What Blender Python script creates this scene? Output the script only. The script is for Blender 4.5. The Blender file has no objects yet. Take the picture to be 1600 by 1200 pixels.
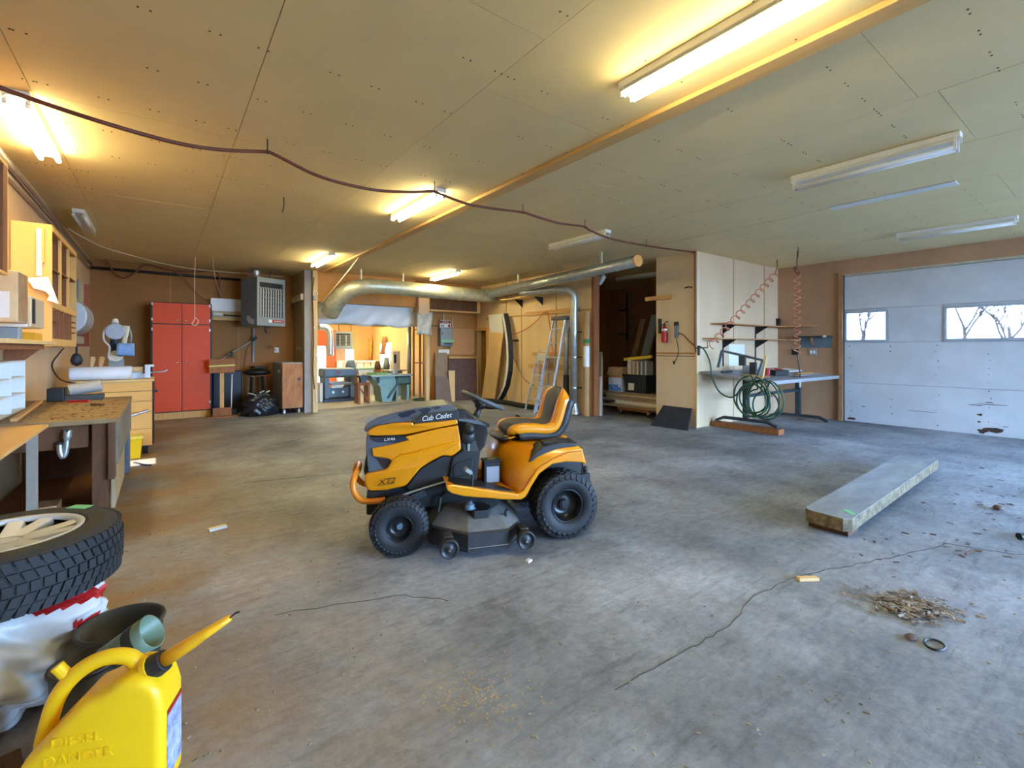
import bpy, math, random
from mathutils import Vector, Matrix

random.seed(11)
SC = bpy.context.scene
COL = SC.collection
PI = math.pi

# ------------------------------------------------------------------ camera
F, CX, HY, H = 735.0, 800.0, 545.0, 1.365          # focal length in pixels, centre column, horizon row, eye height
YAW = math.atan(548.0 / 735.0)
CS, SN = math.cos(YAW), math.sin(YAW)
cam_d = bpy.data.cameras.new('camera')
cam = bpy.data.objects.new('camera', cam_d)
COL.objects.link(cam)
cam.location = (0, 0, H)
cam.rotation_euler = (PI / 2, 0, -YAW)
cam_d.sensor_width = 36.0
cam_d.lens = F / 1600.0 * 36.0
cam_d.shift_y = -(600.0 - HY) / 1600.0
cam_d.clip_start = 0.05
cam_d.clip_end = 300
SC.camera = cam

# ------------------------------------------------------------------ light
W = bpy.data.worlds.new('world')
SC.world = W
W.use_nodes = True
bg = W.node_tree.nodes['Background']
bg.inputs[0].default_value = (0.38, 0.62, 1.0, 1)
bg.inputs[1].default_value = 24.5
sun_d = bpy.data.lights.new('sun', 'SUN')
sun = bpy.data.objects.new('sun', sun_d)
COL.objects.link(sun)
sun_d.energy = 14.0
sun_d.angle = 0.01
sun_d.color = (1.0, 0.93, 0.82)
sun.rotation_euler = Vector((0.80, 0.02, -0.42)).to_track_quat('-Z', 'Y').to_euler()
TUBE_LIT = 43.0
TUBE_COL = (1.0, 0.86, 0.46)
vs = SC.view_settings
vs.view_transform = 'Standard'
vs.look = 'None'
vs.exposure = 1.0
vs.gamma = 1.0
vs.use_curve_mapping = False
cy = SC.cycles
cy.use_denoising = True
cy.max_bounces = 9
cy.diffuse_bounces = 6
cy.glossy_bounces = 3
cy.transmission_bounces = 4
cy.sample_clamp_indirect = 8.0
cy.caustics_reflective = False
cy.caustics_refractive = False

# ------------------------------------------------------------------ pixel -> point on a known plane
def ray(x, y):
    r = (x - CX) / F
    return Vector((r * CS + SN, -r * SN + CS, (HY - y) / F))
def at_z(x, y, z=0.0):
    v = ray(x, y); t = (z - H) / v.z
    return Vector((v.x * t, v.y * t, z))
def at_x(x, y, X):
    v = ray(x, y); t = X / v.x
    return Vector((X, v.y * t, H + v.z * t))
def at_y(x, y, Y):
    v = ray(x, y); t = Y / v.y
    return Vector((v.x * t, Y, H + v.z * t))

# ------------------------------------------------------------------ materials
def lin(c):
    return tuple(((v / 255.0) / 12.92 if v <= 10 else ((v / 255.0 + 0.055) / 1.055) ** 2.4) for v in c)
MATS = {}
def mat(name, rgb, rough=0.6, metal=0.0, var=0.12, scale=6.0, stretch=(1, 1, 1), bump=0.0, bscale=40.0,
        emit=0.0, rgb2=None, spec=0.4, detail=4.0, coat=0.0, alpha=None, trans=0.0):
    if name in MATS:
        return MATS[name]
    m = bpy.data.materials.new(name)
    m.use_nodes = True
    nt = m.node_tree
    b = nt.nodes['Principled BSDF']
    c = lin(rgb)
    b.inputs['Roughness'].default_value = rough
    b.inputs['Metallic'].default_value = metal
    b.inputs['Specular IOR Level'].default_value = spec
    if coat:
        b.inputs['Coat Weight'].default_value = coat
        b.inputs['Coat Roughness'].default_value = 0.12
    if trans:
        b.inputs['Transmission Weight'].default_value = trans
    tc = nt.nodes.new('ShaderNodeTexCoord')
    mp = nt.nodes.new('ShaderNodeMapping')
    mp.inputs['Scale'].default_value = stretch
    nt.links.new(tc.outputs['Object'], mp.inputs['Vector'])
    if var > 0 or rgb2:
        nz = nt.nodes.new('ShaderNodeTexNoise')
        nz.inputs['Scale'].default_value = scale
        nz.inputs['Detail'].default_value = detail
        nz.inputs['Roughness'].default_value = 0.62
        nt.links.new(mp.outputs['Vector'], nz.inputs['Vector'])
        rp = nt.nodes.new('ShaderNodeValToRGB')
        rp.color_ramp.elements[0].position = 0.3
        rp.color_ramp.elements[1].position = 0.72
        lo = lin(rgb2) if rgb2 else tuple(v * (1 - var) for v in c)
        hi = c if rgb2 else tuple(min(1, v * (1 + var)) for v in c)
        rp.color_ramp.elements[0].color = (*lo, 1)
        rp.color_ramp.elements[1].color = (*hi, 1)
        nt.links.new(nz.outputs['Fac'], rp.inputs['Fac'])
        nt.links.new(rp.outputs['Color'], b.inputs['Base Color'])
    else:
        b.inputs['Base Color'].default_value = (*c, 1)
    if bump:
        n2 = nt.nodes.new('ShaderNodeTexNoise')
        n2.inputs['Scale'].default_value = bscale
        n2.inputs['Detail'].default_value = 5
        nt.links.new(mp.outputs['Vector'], n2.inputs['Vector'])
        bp = nt.nodes.new('ShaderNodeBump')
        bp.inputs['Strength'].default_value = bump
        bp.inputs['Distance'].default_value = 0.02
        nt.links.new(n2.outputs['Fac'], bp.inputs['Height'])
        nt.links.new(bp.outputs['Normal'], b.inputs['Normal'])
    if emit:
        b.inputs['Emission Color'].default_value = (*(TUBE_COL if emit > 0 else c), 1)
        b.inputs['Emission Strength'].default_value = abs(emit)
    MATS[name] = m
    return m

def concrete():
    m = bpy.data.materials.new('concrete_floor')
    m.use_nodes = True
    nt = m.node_tree; N = nt.nodes; L = nt.links
    b = N['Principled BSDF']
    tc = N.new('ShaderNodeTexCoord')
    def noise(scale, detail=5, stretch=(1, 1, 1), rough=0.6):
        mp = N.new('ShaderNodeMapping'); mp.inputs['Scale'].default_value = stretch
        L.new(tc.outputs['Object'], mp.inputs['Vector'])
        n = N.new('ShaderNodeTexNoise'); n.inputs['Scale'].default_value = scale
        n.inputs['Detail'].default_value = detail; n.inputs['Roughness'].default_value = rough
        L.new(mp.outputs['Vector'], n.inputs['Vector'])
        return n.outputs['Fac']
    def ramp(fac, p0, c0, p1, c1):
        r = N.new('ShaderNodeValToRGB')
        r.color_ramp.elements[0].position = p0; r.color_ramp.elements[0].color = (*c0, 1)
        r.color_ramp.elements[1].position = p1; r.color_ramp.elements[1].color = (*c1, 1)
        L.new(fac, r.inputs['Fac']); return r.outputs['Color']
    def mix(a, bb, fac, mode='MIX'):
        x = N.new('ShaderNodeMix'); x.data_type = 'RGBA'; x.blend_type = mode
        if isinstance(fac, float): x.inputs[0].default_value = fac
        else: L.new(fac, x.inputs[0])
        L.new(a, x.inputs[6]); L.new(bb, x.inputs[7]); return x.outputs[2]
    base = ramp(noise(0.9, 7), 0.3, lin((122, 129, 142)), 0.72, lin((178, 186, 202)))
    fine = ramp(noise(14, 8, (1, 1.6, 1), 0.75), 0.30, (0.46, 0.46, 0.46), 0.62, (1, 1, 1))
    c = mix(base, fine, 0.75, 'MULTIPLY')
    stain = ramp(noise(2.3, 8, (1, 1, 1), 0.7), 0.52, (1, 1, 1), 0.74, (0.36, 0.35, 0.34))
    c = mix(c, stain, 0.8, 'MULTIPLY')
    streak = ramp(noise(5, 6, (0.35, 3.0, 1), 0.7), 0.55, (1, 1, 1), 0.70, (0.48, 0.48, 0.47))
    c = mix(c, streak, 0.7, 'MULTIPLY')
    scuff = ramp(noise(26, 6, (0.5, 2.2, 1), 0.75), 0.60, (1, 1, 1), 0.68, (0.42, 0.41, 0.40))
    c = mix(c, scuff, 0.75, 'MULTIPLY')
    worn = ramp(noise(0.45, 5, (1, 1, 1), 0.6), 0.40, (0.72, 0.72, 0.72), 0.62, (1.08, 1.08, 1.08))
    c = mix(c, worn, 0.9, 'MULTIPLY')
    speck = ramp(noise(55, 3, (1, 1, 1), 0.6), 0.66, (0, 0, 0), 0.74, (0.12, 0.12, 0.11))
    c = mix(c, speck, 0.8, 'ADD')
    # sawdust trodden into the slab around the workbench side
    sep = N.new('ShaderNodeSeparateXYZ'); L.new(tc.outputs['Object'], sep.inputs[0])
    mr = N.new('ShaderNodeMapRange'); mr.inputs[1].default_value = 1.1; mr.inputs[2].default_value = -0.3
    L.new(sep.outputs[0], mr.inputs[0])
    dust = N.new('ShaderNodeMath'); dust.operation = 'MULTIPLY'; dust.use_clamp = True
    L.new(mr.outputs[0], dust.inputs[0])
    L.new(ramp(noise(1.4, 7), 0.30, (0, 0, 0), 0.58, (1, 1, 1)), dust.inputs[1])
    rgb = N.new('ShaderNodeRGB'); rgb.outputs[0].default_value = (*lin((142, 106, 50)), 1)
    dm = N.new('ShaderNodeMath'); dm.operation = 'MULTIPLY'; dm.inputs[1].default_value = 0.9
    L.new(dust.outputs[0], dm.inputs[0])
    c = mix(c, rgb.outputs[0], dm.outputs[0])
    L.new(c, b.inputs['Base Color'])
    r = N.new('ShaderNodeMapRange'); r.inputs[3].default_value = 0.42; r.inputs[4].default_value = 0.8
    L.new(noise(3.0, 6), r.inputs[0]); L.new(r.outputs[0], b.inputs['Roughness'])
    b.inputs['Specular IOR Level'].default_value = 0.45
    bp = N.new('ShaderNodeBump'); bp.inputs['Strength'].default_value = 0.35; bp.inputs['Distance'].default_value = 0.015
    L.new(noise(18, 8), bp.inputs['Height']); L.new(bp.outputs['Normal'], b.inputs['Normal'])
    return m

# ------------------------------------------------------------------ mesh helpers
class MB:
    def __init__(s):
        s.v = []; s.f = []
    def add(s, vs, fs):
        k = len(s.v)
        s.v += [tuple(p) for p in vs]
        s.f += [tuple(i + k for i in f) for f in fs]
        return s
    def box(s, x0, x1, y0, y1, z0, z1, m=None):
        p = [Vector((x, y, z)) for x in (x0, x1) for y in (y0, y1) for z in (z0, z1)]
        if m is not None: p = [m @ q for q in p]
        return s.add(p, [(0, 1, 3, 2), (4, 6, 7, 5), (0, 4, 5, 1), (2, 3, 7, 6), (0, 2, 6, 4), (1, 5, 7, 3)])
    def cbox(s, c, size, rz=0.0, rx=0.0, ry=0.0):
        m = Matrix.Translation(c) @ Matrix.Rotation(rz, 4, 'Z') @ Matrix.Rotation(ry, 4, 'Y') @ Matrix.Rotation(rx, 4, 'X')
        a, b, c2 = (q / 2 for q in size)
        return s.box(-a, a, -b, b, -c2, c2, m)
    def cyl(s, p0, p1, r0, r1=None, n=16, cap=True):
        p0 = Vector(p0); p1 = Vector(p1); r1 = r0 if r1 is None else r1
        d = (p1 - p0).normalized()
        a = d.orthogonal().normalized(); b = d.cross(a)
        vs = []
        for p, r in ((p0, r0), (p1, r1)):
            for i in range(n):
                t = 2 * PI * i / n
                vs.append(p + (a * math.cos(t) + b * math.sin(t)) * r)
        fs = [(i, (i + 1) % n, n + (i + 1) % n, n + i) for i in range(n)]
        if cap: fs += [tuple(range(n - 1, -1, -1)), tuple(range(n, 2 * n))]
        return s.add(vs, fs)
    def tube(s, pts, r, n=8, closed=False, cap=True):
        pts = [Vector(p) for p in pts]; m = len(pts)
        rs = r if isinstance(r, (list, tuple)) else [r] * m
        up = None; vs = []
        for i, p in enumerate(pts):
            if closed: t = pts[(i + 1) % m] - pts[i - 1]
            else: t = pts[min(i + 1, m - 1)] - pts[max(i - 1, 0)]
            t = t.normalized() if t.length > 1e-9 else Vector((0, 0, 1))
            if up is None: up = t.orthogonal().normalized()
            up = (up - t * up.dot(t))
            up = up.normalized() if up.length > 1e-6 else t.orthogonal().normalized()
            w = t.cross(up)
            for k in range(n):
                a = 2 * PI * k / n
                vs.append(p + (up * math.cos(a) + w * math.sin(a)) * rs[i])
        fs = []
        for i in range(m if closed else m - 1):
            j = (i + 1) % m
            fs += [(i * n + k, i * n + (k + 1) % n, j * n + (k + 1) % n, j * n + k) for k in range(n)]
        if cap and not closed:
            fs += [tuple(range(n - 1, -1, -1)), tuple((m - 1) * n + k for k in range(n))]
        return s.add(vs, fs)
    def lathe(s, prof, o=(0, 0, 0), d=(0, 0, 1), n=32, closed=False):
        o = Vector(o); d = Vector(d).normalized()
        a = d.orthogonal().normalized(); b = d.cross(a); m = len(prof); vs = []
        for r, h in prof:
            for k in range(n):
                t = 2 * PI * k / n
                vs.append(o + d * h + (a * math.cos(t) + b * math.sin(t)) * r)
        fs = []
        for i in range(m if closed else m - 1):
            j = (i + 1) % m
            fs += [(i * n + k, i * n + (k + 1) % n, j * n + (k + 1) % n, j * n + k) for k in range(n)]
        return s.add(vs, fs)
    def prism(s, pts0, pts1):
        """two matching outlines joined by walls"""
        n = len(pts0)
        fs = [tuple(range(n - 1, -1, -1)), tuple(range(n, 2 * n))]
        fs += [(i, (i + 1) % n, n + (i + 1) % n, n + i) for i in range(n)]
        return s.add(list(pts0) + list(pts1), fs)
    def loft(s, rows, cap=False):
        m = len(rows); n = len(rows[0]); vs = [p for r in rows for p in r]
        fs = [(i * n + k, i * n + k + 1, (i + 1) * n + k + 1, (i + 1) * n + k) for i in range(m - 1) for k in range(n - 1)]
        if cap: fs += [tuple(range(n - 1, -1, -1)), tuple((m - 1) * n + k for k in range(n))]
        return s.add(vs, fs)
    def ball(s, c, r, n=14, m=9, f=None):
        c = Vector(c); r = r if isinstance(r, (tuple, list)) else (r, r, r); vs = []
        for i in range(m + 1):
            a = PI * i / m
            for k in range(n):
                t = 2 * PI * k / n
                q = Vector((math.sin(a) * math.cos(t), math.sin(a) * math.sin(t), math.cos(a)))
                g = f(q) if f else 1.0
                vs.append(c + Vector((q.x * r[0], q.y * r[1], q.z * r[2])) * g)
        fs = [(i * n + k, (i + 1) * n + k, (i + 1) * n + (k + 1) % n, i * n + (k + 1) % n) for i in range(m) for k in range(n)]
        return s.add(vs, fs)
    def build(s, name, m, parent=None, world=False, bevel=0.0, smooth=False, sub=0, solid=0.0, seg=2, weld=False, origin=True):
        vs = [Vector(p) for p in s.v]
        if world and parent is not None:
            vs = [p - parent.location for p in vs]
        c = Vector((0, 0, 0))
        if origin and vs:
            lo = Vector(min(p[i] for p in vs) for i in range(3)); hi = Vector(max(p[i] for p in vs) for i in range(3))
            c = Vector(((lo.x + hi.x) / 2, (lo.y + hi.y) / 2, lo.z))
        me = bpy.data.meshes.new(name)
        me.from_pydata([tuple(p - c) for p in vs], [], s.f)
        me.validate()
        import bmesh
        bm = bmesh.new(); bm.from_mesh(me)
        if weld: bmesh.ops.remove_doubles(bm, verts=bm.verts, dist=1e-5)
        bmesh.ops.recalc_face_normals(bm, faces=bm.faces)
        bm.to_mesh(me); bm.free()
        if m is not None: me.materials.append(m)
        o = bpy.data.objects.new(name, me)
        COL.objects.link(o)
        o.location = c
        if parent is not None: o.parent = parent
        if solid:
            q = o.modifiers.new('solid', 'SOLIDIFY'); q.thickness = solid; q.offset = 0
        if bevel:
            q = o.modifiers.new('bevel', 'BEVEL'); q.width = bevel; q.segments = seg; q.limit_method = 'ANGLE'; q.angle_limit = 0.6
            q.harden_normals = False
        if sub:
            q = o.modifiers.new('sub', 'SUBSURF'); q.levels = sub; q.render_levels = sub
        if smooth:
            for p in me.polygons: p.use_smooth = True
        return o

def tag(o, label=None, cat=None, group=None, kind=None):
    if label: o['label'] = label
    if cat: o['category'] = cat
    if group: o['group'] = group
    if kind: o['kind'] = kind
    return o
def thing(name, label, cat, loc=(0, 0, 0), rz=0.0, group=None):
    o = bpy.data.objects.new(name, None)
    o.empty_display_size = 0.1
    COL.objects.link(o)
    o.location = loc
    o.rotation_euler = (0, 0, rz)
    return tag(o, label, cat, group)
def struct(o):
    o['kind'] = 'structure'
    return o
def copy_tree(o, parent=None):
    c = o.copy(); COL.objects.link(c); c.parent = parent
    for ch in list(o.children): copy_tree(ch, c)
    return c
def text(name, s, size, m, parent, M, ext=0.001, shear=0.0, sx=1.0):
    cu = bpy.data.curves.new(name, 'FONT')
    cu.body = s; cu.size = size; cu.extrude = ext; cu.align_x = 'CENTER'; cu.align_y = 'CENTER'; cu.shear = shear
    t = bpy.data.objects.new(name, cu); COL.objects.link(t)
    dg = bpy.context.evaluated_depsgraph_get()
    me = bpy.data.meshes.new_from_object(t.evaluated_get(dg))
    COL.objects.unlink(t); bpy.data.objects.remove(t)
    me.materials.clear(); me.materials.append(m)
    o = bpy.data.objects.new(name, me); COL.objects.link(o)
    o.parent = parent
    o.matrix_local = M @ Matrix.Diagonal((sx, 1, 1, 1))
    return o
def frame(origin, xdir, ydir):
    x = Vector(xdir).normalized(); z = x.cross(Vector(ydir)).normalized(); y = z.cross(x)
    return Matrix(((x.x, y.x, z.x, origin[0]), (x.y, y.y, z.y, origin[1]), (x.z, y.z, z.z, origin[2]), (0, 0, 0, 1)))
def bez(pts, n=8):
    """smooth polyline through points (Catmull-Rom)"""
    P = [Vector(p) for p in pts]; P = [P[0] * 2 - P[1]] + P + [P[-1] * 2 - P[-2]]; out = []
    for i in range(1, len(P) - 2):
        for k in range(n):
            t = k / n
            a, b, c, d = P[i - 1], P[i], P[i + 1], P[i + 2]
            out.append(0.5 * ((2 * b) + (c - a) * t + (2 * a - 5 * b + 4 * c - d) * t * t + (3 * b - a - 3 * c + d) * t ** 3))
    out.append(P[-2]); return out

# palette
M_CEIL = mat('ceiling_board', (228, 206, 154), 0.8, var=0.05, scale=1.6, bump=0.08, bscale=12)
M_CEILBACK = mat('ceiling_joint', (96, 80, 50), 0.9, var=0)
M_PLY = mat('wall_plywood', (208, 176, 138), 0.7, var=0.09, scale=2.2, stretch=(1, 1, 0.25), bump=0.05, bscale=20)
M_PLYDK = mat('old_plywood', (178, 128, 70), 0.7, var=0.16, scale=2.4, stretch=(1, 1, 0.3))
M_PLYLT = mat('pale_plywood', (222, 188, 132), 0.65, var=0.08, scale=3.0, stretch=(1, 1, 0.3))
M_PINE = mat('pine', (206, 160, 96), 0.6, var=0.14, scale=5, stretch=(4, 4, 0.5))
M_PINEY = mat('pine_along', (206, 160, 100), 0.6, var=0.12, scale=5, stretch=(4, 0.4, 4))
M_DKWOOD = mat('dark_wood', (92, 60, 36), 0.75, var=0.3, scale=6, stretch=(3, 3, 0.6), bump=0.1)
M_BROWN = mat('brown_wood', (140, 88, 52), 0.7, var=0.2, scale=6, stretch=(3, 3, 0.6))
M_CART = mat('cardboard', (176, 140, 98), 0.85, var=0.08)
M_GALV = mat('galvanised', (176, 182, 184), 0.38, 0.75, var=0.16, scale=9)
M_DUCT = mat('duct_tin', (186, 186, 164), 0.42, 0.55, var=0.18, scale=7)
M_STEEL = mat('steel_dark', (58, 66, 74), 0.5, 0.4, var=0.18)
M_STEELB = mat('steel_blue', (96, 116, 132), 0.5, 0.3, var=0.15)
M_GREY = mat('grey_paint', (136, 146, 150), 0.5, 0.1, var=0.08)
M_GREYB = mat('grey_blue_paint', (104, 124, 138), 0.45, 0.15, var=0.1)
M_WHITE = mat('white_enamel', (226, 228, 226), 0.4, var=0.03)
M_WHITEP = mat('white_paint', (214, 214, 208), 0.6, var=0.06)
M_BLACK = mat('black_plastic', (26, 28, 31), 0.5, var=0.15)
M_RUB = mat('rubber', (36, 37, 40), 0.72, var=0.2, scale=30)
M_ALU = mat('aluminium', (196, 200, 204), 0.38, 0.7, var=0.08)
M_TUBE = mat('tube_lit', (255, 246, 226), 0.4, var=0, emit=TUBE_LIT)
M_TUBEOFF = mat('tube_dark', (232, 234, 234), 0.25, var=0)
M_ORANGE = mat('orange_paint', (206, 68, 8), 0.5, var=0.06, scale=3)
M_HOSE = mat('brown_hose', (112, 60, 44), 0.5, var=0.1)
M_CHROME = mat('chrome', (220, 222, 226), 0.18, 1.0, var=0)
M_TAPE = mat('green_tape', (120, 196, 150), 0.6, var=0.05)
M_RED = mat('red_paint', (168, 28, 30), 0.4, var=0.05)
M_WIREW = mat('white_wire', (206, 198, 178), 0.6, var=0)
M_WIREB = mat('black_wire', (34, 32, 30), 0.6, var=0)
# ================================================================== structure
CEIL = 3.05
XL, XR, YB, YF = -1.07, 10.4, 11.77, -7.0
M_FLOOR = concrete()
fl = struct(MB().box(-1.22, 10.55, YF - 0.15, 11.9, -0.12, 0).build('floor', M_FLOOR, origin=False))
M_FLOOR2 = mat('workshop_floor', (196, 192, 184), 0.55, var=0.12, scale=3)
struct(MB().box(2.4, 6.4, 11.12, 17.2, -0.12, 0.004).build('floor', M_FLOOR2, origin=False))
M_GRAVEL = mat('gravel_yard', (122, 116, 108), 0.9, var=0.25, scale=0.6)
struct(MB().box(-60, 120, -80, 90, -0.4, -0.13).build('ground', M_GRAVEL, origin=False))

# cracks in the slab: thin ragged strips
M_CRACK = mat('crack_dirt', (70, 68, 66), 0.9, var=0.2)
def crack(pts, w):
    rnd = random.Random(len(pts) * 7 + int(pts[0][0]))
    P = []
    for a, b in zip(pts[:-1], pts[1:]):
        for k in range(6):
            t = k / 6
            P.append(at_z(a[0] + (b[0] - a[0]) * t, a[1] + (b[1] - a[1]) * t))
    P.append(at_z(*pts[-1]))
    L, R = [], []
    for i, p in enumerate(P):
        d = (P[min(i + 1, len(P) - 1)] - P[max(i - 1, 0)]).normalized(); nn = Vector((-d.y, d.x, 0))
        j = nn * rnd.uniform(-0.012, 0.012); ww = w * rnd.uniform(0.3, 1.2)
        L.append(p + j + nn * ww + Vector((0, 0, 0.0015))); R.append(p + j - nn * ww + Vector((0, 0, 0.0015)))
    return MB().loft([L, R]).build('crack', M_CRACK, fl, solid=0.002)
crack([(960, 1078), (1080, 1012), (1130, 985), (1180, 932), (1225, 908), (1290, 892), (1350, 880), (1410, 868)], 0.002)
crack([(380, 755), (480, 745), (560, 738)], 0.0015)
crack([(1410, 868), (1480, 850), (1600, 868)], 0.0015)
crack([(405, 700), (455, 690), (478, 682)], 0.003)
crack([(430, 960), (620, 930), (700, 938)], 0.0012)

# ceiling: slab with separate boards and open joints
ce = struct(MB().box(-1.22, 10.55, YF - 0.15, 11.9, CEIL + 0.014, CEIL + 0.2).build('ceiling', M_CEILBACK, origin=False))
cols = [-1.07, -0.68, 0.48, 1.675, 2.85, 4.07, 5.275, 6.46, 7.65, 8.85, 10.4]
offs = [4.35, 4.35, 4.35, 2.55, 3.3, 0.8, 2.0, 0.84, 2.0, 0.9]
for i in range(len(cols) - 1):
    y = offs[i] - 2.4 * math.ceil((offs[i] - YF) / 2.4)
    while y < YB:
        a, b = max(y, YF), min(y + 2.4, 11.9)
        if b - a > 0.05:
            q = MB().box(cols[i] + 0.002, cols[i + 1] - 0.002, a + 0.0015, b - 0.0015, CEIL + random.uniform(-0.001, 0.002), CEIL + 0.014).build('ceiling_panel', M_CEIL, ce, origin=True)
        y += 2.4
# nail heads showing as dark dots along the joists
nm = MB()
rn = random.Random(5)
for i in range(len(cols) - 1):
    for k in range(60):
        y = YF + 0.2 + k * 0.61
        if y > 11: break
        for fx in (0.05, 0.28, 0.52, 0.76, 0.95):
            if rn.random() < 0.7:
                x = cols[i] + (cols[i + 1] - cols[i]) * fx + rn.uniform(-0.02, 0.02)
                for dx in (0, 0.05):
                    nm.cyl((x + dx, y, CEIL - 0.0015), (x + dx, y, CEIL + 0.003), 0.006, n=6)
nl = nm.build('nail_heads', mat('nail', (92, 74, 50), 0.7, var=0), ce, origin=False)
nl['kind'] = 'stuff'

def holed(name, axis, t0, t1, a0, a1, z0, z1, holes, m):
    """wall slab normal to axis ('x' or 'y') with rectangular holes (a0,a1,z0,z1)"""
    As = sorted({a0, a1, *[h[0] for h in holes], *[h[1] for h in holes]})
    Zs = sorted({z0, z1, *[h[2] for h in holes], *[h[3] for h in holes]})
    mb = MB()
    for p, q in zip(As[:-1], As[1:]):
        for r, s in zip(Zs[:-1], Zs[1:]):
            ca, cz = (p + q) / 2, (r + s) / 2
            if any(h[0] < ca < h[1] and h[2] < cz < h[3] for h in holes): continue
            if axis == 'x': mb.box(t0, t1, p, q, r, s)
            else: mb.box(p, q, t0, t1, r, s)
    return struct(mb.build(name, m, origin=False))

wl = holed('wall_left', 'x', -1.22, XL, YF, 17.2, 0, CEIL + 0.01, [(7.0, 7.36, 0.38, 0.61)], M_PLY)  # low unseen hole added behind the bench to let sun onto the floor
wb = holed('wall_back', 'y', YB, YB + 0.13, -1.07, 2.6, 0, CEIL + 0.01, [], mat('back_plywood', (146, 98, 48), 0.7, var=0.1, scale=2, stretch=(1, 1, 0.3)))
wr = holed('wall_right', 'x', XR, XR + 0.15, YF, 11.2, 0, CEIL + 0.01, [(-1.5, 3.4, 0, 2.74), (-6.4, -2.8, 0, 2.74)], mat('door_wall_ply', (176, 138, 106), 0.7, var=0.14, scale=1.6, stretch=(1, 1, 0.4)))
wf = holed('wall_front', 'y', YF - 0.13, YF, XL, XR, 0, CEIL + 0.01, [(2.8, 9.8, 0, 2.8)], M_PLY)
wa = holed('wall_alcove', 'x', 2.45, 2.6, 10.74, 17.2, 0, CEIL + 0.01, [], mat('alcove_side', (176, 160, 140), 0.6, var=0.1, scale=3))
wh = struct(MB().box(2.6, 5.0, 10.67, 10.8, 2.38, CEIL).build('wall_header', M_PLYDK, origin=False))
ww = holed('wall_workshop', 'y', 11.0, 11.12, 5.45, XR, 0, CEIL, [], M_PLYDK)
wd = holed('wall_ladder', 'x', 7.0, 7.12, 6.68, 11.0, 0, CEIL, [(10.52, 10.98, 0, 1.86)], mat('ladder_wall_ply', (220, 194, 150), 0.7, var=0.09, scale=2.2, stretch=(1, 1, 0.25)))
wc = holed('wall_closet', 'x', 7.38, 7.48, 4.59, 5.41, 0, CEIL, [], mat('closet_ply', (214, 192, 160), 0.7, var=0.08, scale=2.2, stretch=(1, 1, 0.25)))
ws = holed('wall_closet_side', 'y', 4.59, 4.69, 7.48, XR, 0, CEIL, [], mat('closet_side_ply', (212, 184, 150), 0.7, var=0.08, scale=2.0, stretch=(1, 1, 0.25)))
we = holed('wall_closet_end', 'y', 9.2, 9.3, 7.12, XR, 0, CEIL, [], M_PLYDK)
# the workshop room behind
far_c = struct(MB().box(2.4, 6.4, 10.8, 17.2, 2.42, 2.55).build('ceiling', mat('workshop_ceiling', (226, 218, 196), 0.8, var=0.05), origin=False))
a = at_y(498, 541, 17); b = at_y(509, 600, 17)
hole_door = (a.x - 0.35, b.x, 0.02, a.z)
c1 = at_y(540, 546, 17); c2 = at_y(553, 562, 17)
M_FARW = mat('workshop_ply', (226, 186, 128), 0.7, var=0.08, scale=2, stretch=(1, 1, 0.3))
wfar = holed('wall_far', 'y', 17.0, 17.15, 2.6, 6.35, 0, 2.5, [hole_door, (c1.x, c2.x, c2.z, c1.z)], M_FARW)
d1 = at_x(594, 536, 6.2); d2 = at_x(611, 572, 6.2)
wfr = holed('wall_far_right', 'x', 6.2, 6.35, 11.12, 17.0, 0, 2.5, [(d2.y, d1.y, d2.z, d1.z)], M_FARW)
# orange paint on the door end of the far wall
op = MB()
op.box(hole_door[1] + 0.01, at_y(525, 560, 17).x, 16.985, 17.0, 0, at_y(515, 516, 17).z)
op.box(2.6, hole_door[1] + 0.01, 16.985, 17.0, hole_door[3], at_y(515, 516, 17).z)
op.build('painted_area', mat('orange_wall', (226, 112, 48), 0.6, var=0.05), wfar, origin=False)

# plywood sheet joints on the big walls (thin cover strips)
def strip(p, sx, sy, sz, parent, m=M_PLYLT, name='joint_strip'):
    return MB().box(p[0] - sx / 2, p[0] + sx / 2, p[1] - sy / 2, p[1] + sy / 2, p[2], p[2] + sz).build(name, m, parent, origin=True)
for y in (7.75, 9.0, 9.62): strip((6.997, y, 0.0), 0.006, 0.02, CEIL, wd, M_PLYDK)
strip((6.992, 8.6, 2.16), 0.016, 3.9, 0.02, wd, M_PLYDK)
strip((7.374, 5.0, 1.27), 0.012, 0.8, 0.03, wc, M_PLYDK)
strip((7.374, 5.0, 1.23), 0.010, 0.8, 0.012, wc, M_DKWOOD)
for x in (8.6, 9.8): strip((x, 4.587, 0.0), 0.016, 0.006, CEIL, ws, M_PLYDK)
for x in (0.15, 1.35): strip((x, 11.767, 0.0), 0.014, 0.006, CEIL, wb, M_PLYDK)

# header strip along the ceiling, door casings
tr = struct(MB().box(2.80, 2.93, YF, 10.6, CEIL - 0.035, CEIL - 0.001).build('trim_1', mat('ceiling_strip', (206, 166, 104), 0.6, var=0.12, scale=4, stretch=(4, 0.4, 4)), bevel=0.004, origin=False))
t2 = MB()
t2.box(10.33, 10.40, 3.40, 3.47, 0, 2.80); t2.box(10.33, 10.40, -1.57, -1.5, 0, 2.80)
struct(t2.build('trim_2', mat('door_casing', (150, 110, 74), 0.7, var=0.25, scale=5), bevel=0.004, origin=False))
struct(MB().box(10.375, 10.40, 3.385, 3.405, 0, 2.76).build('trim_3', M_STEEL, origin=False))
struct(MB().box(10.385, 10.40, -1.5, 3.4, 2.735, 2.775).build('trim_4', M_GALV, origin=False))
struct(MB().box(6.985, 7.135, 6.60, 6.68, 0, CEIL).build('trim_5', M_BROWN, bevel=0.004, origin=False))
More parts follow.
